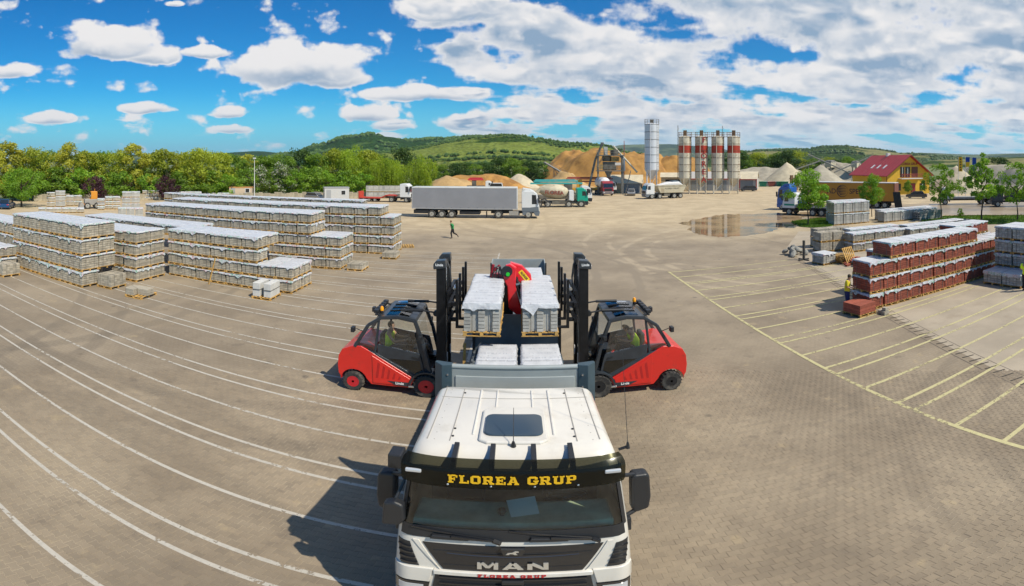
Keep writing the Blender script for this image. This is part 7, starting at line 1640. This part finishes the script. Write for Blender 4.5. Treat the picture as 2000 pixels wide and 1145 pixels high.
# ---- dark parked vehicles beyond the road
for px, d, lb, rz in ((1872, 84, 'grey low loader trailer parked beyond the road', 2.35), (1975, 80, 'dark lorry parked behind the last roadside tree', 2.3)):
    t = thing('parked_lorry', lb, 'lorry', at(px, d), rz); m = mat('lorry_dark', (.035, .038, .04), .5, var=.3) if px > 1900 else mat('lorry_grey', (.25, .24, .22), .6, var=.2)
    MB().box(-8, 1, -1.2, 1.2, 1.0, 1.35 if px < 1900 else 2.6).build('body', m, t, bevel=.05); far_cab(t, mat('cab_pale', (.45, .46, .46), .4) if px < 1900 else m, 3.4, H=2.9, L=1.9); far_wheels(t, (-6.5, -5.2, -3.9, 2.4), 2.4, .48); MB().box(-8, 3, -.5, .5, .7, 1.0).build('chassis', STEELD, t)
# ---- gravel works: conveyors and screens on the banks
CONV = mat('conveyor_grey', (.24, .22, .19), .8, .2, var=.3)
for px, d, z0, z1, L, a, lb in ((1560, 185, 2, 8.5, 20, .3, 'long thin conveyor rising over the pale conical gravel pile'), (1622, 180, 3, 10.5, 18, 2.6, 'conveyor sloping down behind the grey conical gravel pile'), (1668, 176, 4, 10, 15, .2, 'conveyor reaching up beside the red roof'), (1095, 152, 1.5, 7.5, 15, 2.75, 'dark conveyor lying on the huge sand bank')):
    x, y, _ = at(px, d); t = thing('conveyor', lb, 'conveyor', (x, y, 0), a-.5); MB().bar((-L/2, 0, z0), (L/2, 0, z1), .9, .35).build('belt', CONV, t); s = MB()
    for k in range(9): u = k/8; s.bar((-L/2+L*u, -.5, z0+(z1-z0)*u+.2), (-L/2+L*min(1, u+.06), -.5, z0+(z1-z0)*u+.9), .06)
    s.bar((-L/2, -.5, z0+.9), (L/2, -.5, z1+.9), .07); s.bar((L*.2, 0, 0), (L*.2, 0, z0+(z1-z0)*.7), .2).bar((-L*.1, 0, 0), (L*.2, 0, z0+(z1-z0)*.7), .16).build('frame', CONV, t)
for px, d, z, s, lb in ((1622, 188, 5.6, 1.9, 'pale beige screening house on the gravel bank'), (1672, 186, 5.6, 1.7, 'pale steel screening tower beside the red roof')):
    x, y, _ = at(px, d); t = thing('screening_plant', lb, 'plant', (x, y, 0), .4); MB().box(-s, s, -s*.7, s*.7, z, z+s*1.0).build('housing', ROOFC, t); MB().prism([(-s, z+s), (s, z+s), (s*.4, z+s*1.5), (-s*.8, z+s*1.4)], 'y', -s*.7, s*.7).build('roof', CONV, t)
    for sx in (-1, 1):
        for sy in (-1, 1): MB().box(sx*s*.8-.15, sx*s*.8+.15, sy*s*.5-.15, sy*s*.5+.15, 0, z).build('leg', CONV, t)
# small machines and containers at the foot of the pale cone
SM = [(1490, 150, (.03, .20, .10)), (1499, 152, (.5, .5, .48)), (1507, 150, (.35, .08, .05)), (1516, 151, (.5, .48, .42)), (1524, 150, (.04, .22, .12)), (1532, 149, (.03, .2, .1))]
for i, (px, d, c) in enumerate(SM):
    t = thing('waste_skip', ['dark green skip at the foot of the gravel cone', 'pale skip among the coloured skips', 'red skip among the coloured skips', 'cream skip among the coloured skips', 'dark green skip beside the cream one', 'dark green skip beside the timber posts'][i], 'skip', at(px, d), -.5)
    MB().prism([(-.9, 0), (.9, 0), (1.2, 1.5), (-1.2, 1.5)], 'y', -.8, .8).build('tub', mat('skip%d' % i, c, .6, var=.15), t, bevel=.04); MB().box(-1.25, 1.25, -.86, .86, 1.45, 1.55).build('rim', mat('skip%d' % i), t)
for px in (1546, 1555): t = thing('timber_rack', 'brown timber post rack near the blue tractor unit', 'rack', at(px, 128), 0, 'timber racks'); MB().box(-.35, .35, -.3, .3, 0, 4.0).box(-.5, .5, -.4, .4, 3.0, 3.2).build('post', RUST, t)
# ---- far pallet stacks and the loader at the left edge of the yard
FARS = [(91, 108, 404, 376, 3, 1), (108, 128, 404, 373, 3, 1), (129, 160, 402, 382, 2, 2), (190, 205, 410, 388, 3, 1), (205, 235, 409, 384, 3, 2), (238, 274, 409, 374.5, 3, 2), (278, 311, 391, 372, 3, 2), (343, 394, 391, 374.5, 2, 3), (404, 448, 390, 377, 1, 3), (230, 280, 425, 406, 1, 3), (75, 165, 416, 406, 1, 6), (950, 992, 372, 352, 1, 0)]
k = 0
for (x0, x1, yb_, yt, nt, nx) in FARS:
    if not nx: continue
    d = dist_of(yb_); H = (alt(yt, d))/nt; W = (x1-x0)/F*d/nx; key = 'far%d' % k; k += 1
    pallet_kind(key, W-.04, 1.2, H-.016, 3, 3, 3, STONE if k % 2 else STONEB, .15 if nt < 3 else .12, strap=False, nfilm=2, n=8)
    nb = ['the tall tree', 'the leafy tree', 'the orange loader', 'the loader', 'the plum trees', 'the purple plum', 'the second plum tree', 'the cabins', 'the beige cabin', 'the cobble block', 'the blue car'][k-1]
    for i in range(nx):
        px = x0+(i+.5)*(x1-x0)/nx; p = at(px, d+.6)
        for q in range(nt): put_pallet(key, (p[0], p[1], RS+q*H), -(px-1000)/F, ('beige' if k % 2 else 'pale grey')+' block pallet in the far stack number near '+nb+', '+ORD[q]+' tier' if False else ('beige' if k % 2 else 'pale grey')+' block pallet in the small far stack near '+nb+', '+ORD[q]+' tier', 'far stack %d %d' % (k, q), jit=.03, name='block_pallet')
for x0, x1, nt in ((694, 716, 2), (717, 742, 2), (1012, 1030, 1)):
    pass
pallet_kind('farl', 1.5, 1.2, 1.25, 3, 3, 4, STONEB, 0, strap=False)
for i in range(6):
    for q in range(2): put_pallet('farl', at(722+i*10.5, 99, RS+q*1.266), .25, 'pale block pallet in the row behind the red flatbed, %s tier' % ['lower', 'upper'][q], 'pallets behind red flatbed %d' % q, name='block_pallet')
t = thing('loader', 'orange and grey wheel loader among the far pallet stacks', 'loader', at(177, 76), -.55)
LO = mat('loader_orange', (.60, .24, .02), .5)
MB().box(-.7, .7, -1.0, 1.2, .6, 1.5).build('body', mat('loader_grey', (.3, .28, .25), .6), t, bevel=.06); MB().box(-.55, .55, .0, 1.0, 1.5, 2.7).build('cab', LO, t, bevel=.06); MB().box(-.5, .5, -.03, .0, 1.8, 2.5).build('cab_window', DGL, t); MB().prism([(-1.9, .15), (-1.2, .15), (-1.15, .8), (-1.7, 1.0)], 'x', -.95, .95).build('bucket', mat('loader_grey'), t, bevel=.03)
for sx in (-.6, .6): MB().bar((sx, -1.2, .6), (sx, .1, 1.6), .14).build('lift_arm', LO, t)
MB().cyl((.3, .6, 2.7), (.3, .6, 3.1), .04, n=6).build('beacon_rod', LO, t)
for sx in (-.72, .72):
    for yy in (-.6, .9): wheel(t, (sx, yy, .5), .5, .32, 'x', MATS['rim_dusty'], side=1 if sx > 0 else -1, n=16)
# low wall of stacked stone along the tree belt
WS = mat('wall_stone', (.36, .31, .22), .95, var=.25, vscale=1.2, rnd=.15)
wt = thing('stone_wall', 'low rough stone wall along the foot of the tree belt', 'wall')
for i in range(110):
    px = 70+i*7.7; d = 90+ (px/900)*12; p = at(px, d); o = MB().box(-.40, .40, -.3, .3, 0, 1.0+.35*TG.random()).build('stone', WS, wt, bevel=.06); o.location = p; o.rotation_euler.z = -(px-1000)/F+TG.uniform(-.06, .06)
# ---- people on foot
RUNJ = dict(pelvis=(0, 0, .92), belly=(.03, 0, 1.08), chest=(.09, 0, 1.30), neck=(.13, 0, 1.46), head=(.17, 0, 1.55), crown=(.18, 0, 1.69), shl=(.09, .19, 1.38), ell=(-.10, .26, 1.16), wrl=(.12, .22, 1.06), hdl=(.20, .20, 1.09), shr=(.10, -.19, 1.38), elr=(.20, -.24, 1.14), wrr=(.38, -.14, 1.30), hdr=(.44, -.11, 1.37),
            hipl=(0, .09, .88), knl=(-.12, .10, .50), anl=(-.08, .10, .08), tol=(.06, .10, .03), hipr=(0, -.09, .88), knr=(.20, -.10, .52), anr=(.50, -.10, .32), tor=(.60, -.10, .38))
RUNJ.update(knl=(.12, .10, .50), anl=(.05, .10, .09), tol=(.19, .10, .03), knr=(-.08, -.10, .50), anr=(-.46, -.10, .30), tor=(-.50, -.10, .17), ell=(-.12, .26, 1.18), wrl=(.10, .24, 1.08), hdl=(.18, .22, 1.11), elr=(-.02, -.28, 1.14), wrr=(.22, -.20, 1.20), hdr=(.29, -.17, 1.25))
person('person', 'person in a green jacket and dark trousers running across the yard', gp(884, 465.5), pi-.1, RUNJ, mat('green_jacket', (.02, .22, .06), .8), mat('black_cloth', (.012, .012, .014), .9), hair=mat('hair_brown', (.16, .07, .03), .8), short=False, top_name='jacket')
STJ = dict(pelvis=(0, 0, .95), belly=(0, 0, 1.12), chest=(.03, 0, 1.36), neck=(.06, 0, 1.52), head=(.11, 0, 1.60), crown=(.14, 0, 1.74), shl=(.03, .20, 1.44), ell=(.06, .27, 1.18), wrl=(.28, .16, 1.14), hdl=(.36, .10, 1.16), shr=(.03, -.20, 1.44), elr=(.06, -.27, 1.18), wrr=(.28, -.16, 1.14), hdr=(.36, -.10, 1.16),
           hipl=(0, .10, .90), knl=(.02, .11, .50), anl=(0, .11, .08), tol=(.14, .12, .03), hipr=(0, -.10, .90), knr=(.02, -.11, .50), anr=(0, -.11, .08), tor=(.14, -.12, .03), face=(1, 0, -.5))
person('person', 'man in a yellow shirt and dark blue trousers looking down beside the red stack', (14.42, 17.5, 0), -.9, STJ, mat('yellow_shirt', (.62, .50, .02), .85), mat('blue_shorts', (.012, .02, .09), .9))
person('person', 'worker in a yellow green vest next to the grey corner stack', (22.9, 12.95, 0), .4, STJ, HIVIS, mat('black_cloth'))
# ------------------------------------------------------------------ thin summer haze over the whole valley
hzm = bpy.data.materials.new('air'); hzm.use_nodes = True; T = NT(hzm.node_tree)
pv_ = T.n('ShaderNodeVolumePrincipled', {'Color': (.62, .80, 1.0, 1), 'Density': 5.0e-5, 'Anisotropy': .25}); T.n('ShaderNodeOutputMaterial', {'Volume': pv_.outputs[0]})
hb = MB().box(-10500, 10500, -600, 10500, -3.5, 460).build('haze', hzm); tag(hb, 'thin pale haze over the yard and hills', 'haze', kind='stuff')
# ------------------------------------------------------------------ leave out loaded pallets that stand wholly behind others or outside the view
def prune():
    import numpy as np
    T_ = [o for o in COL.objects if o.parent is None and o.type == 'EMPTY' and o.name.split('.')[0].endswith('_pallet')]
    box = []
    for t in T_:
        sz = None
        for ch in t.children:
            if ch.name.split('.')[0] == 'stone_load': bb = np.array([tuple(c) for c in ch.bound_box]); sz = (bb.min(0), bb.max(0))
        if sz is None: sz = (np.array((-.5, -.5, 0)), np.array((.5, .5, .7)))
        l = np.array(t.location); c, s = cos(t.rotation_euler.z), sin(t.rotation_euler.z)
        hx, hy = (sz[1][0]-sz[0][0])/2, (sz[1][1]-sz[0][1])/2
        if abs(s) > .15: hx, hy = hx*.75, hy*.75
        box.append((l+np.array((-hx, -hy, 0.0)), l+np.array((hx, hy, sz[1][2]))))
    lo = np.array([b[0] for b in box]); hi = np.array([b[1] for b in box]); e_ = .03
    blo, bhi = lo+e_, hi-e_*.2
    eyes = [np.array(q) for q in ((0, 0, CAMZ), (-2.5, 0, CAMZ), (2.5, 0, CAMZ), (0, 0, CAMZ+2.0))]
    gone = []
    for i, t in enumerate(T_):
        a, b = lo[i]-.05, hi[i]+np.array((.05, .05, .03)); P = []
        for u in np.linspace(0, 1, 5):
            for v in np.linspace(0, 1, 5):
                P += [(a[0]+(b[0]-a[0])*u, a[1], a[2]+(b[2]-a[2])*v), (a[0], a[1]+(b[1]-a[1])*u, a[2]+(b[2]-a[2])*v), (b[0], a[1]+(b[1]-a[1])*u, a[2]+(b[2]-a[2])*v), (a[0]+(b[0]-a[0])*u, a[1]+(b[1]-a[1])*v, b[2])]
        P = np.array(P); P = P[np.abs(np.arctan2(P[:, 0], P[:, 1])) < 1.10]; seen = False
        m = np.ones(len(T_), bool); m[i] = False
        for e in eyes:
            if not len(P): break
            d = P-e; d[np.abs(d) < 1e-6] = 1e-6
            t1 = (blo[m][None]-e)/d[:, None]; t2 = (bhi[m][None]-e)/d[:, None]
            tn = np.minimum(t1, t2).max(2); tf = np.maximum(t1, t2).min(2)
            hit = ((tn < tf) & (tn > 0) & (tn < .998)).any(1)
            if not hit.all(): seen = True; break
        if not seen: gone.append(t)
    for t in gone:
        for c in list(t.children): bpy.data.objects.remove(c)
        bpy.data.objects.remove(t)
prune()
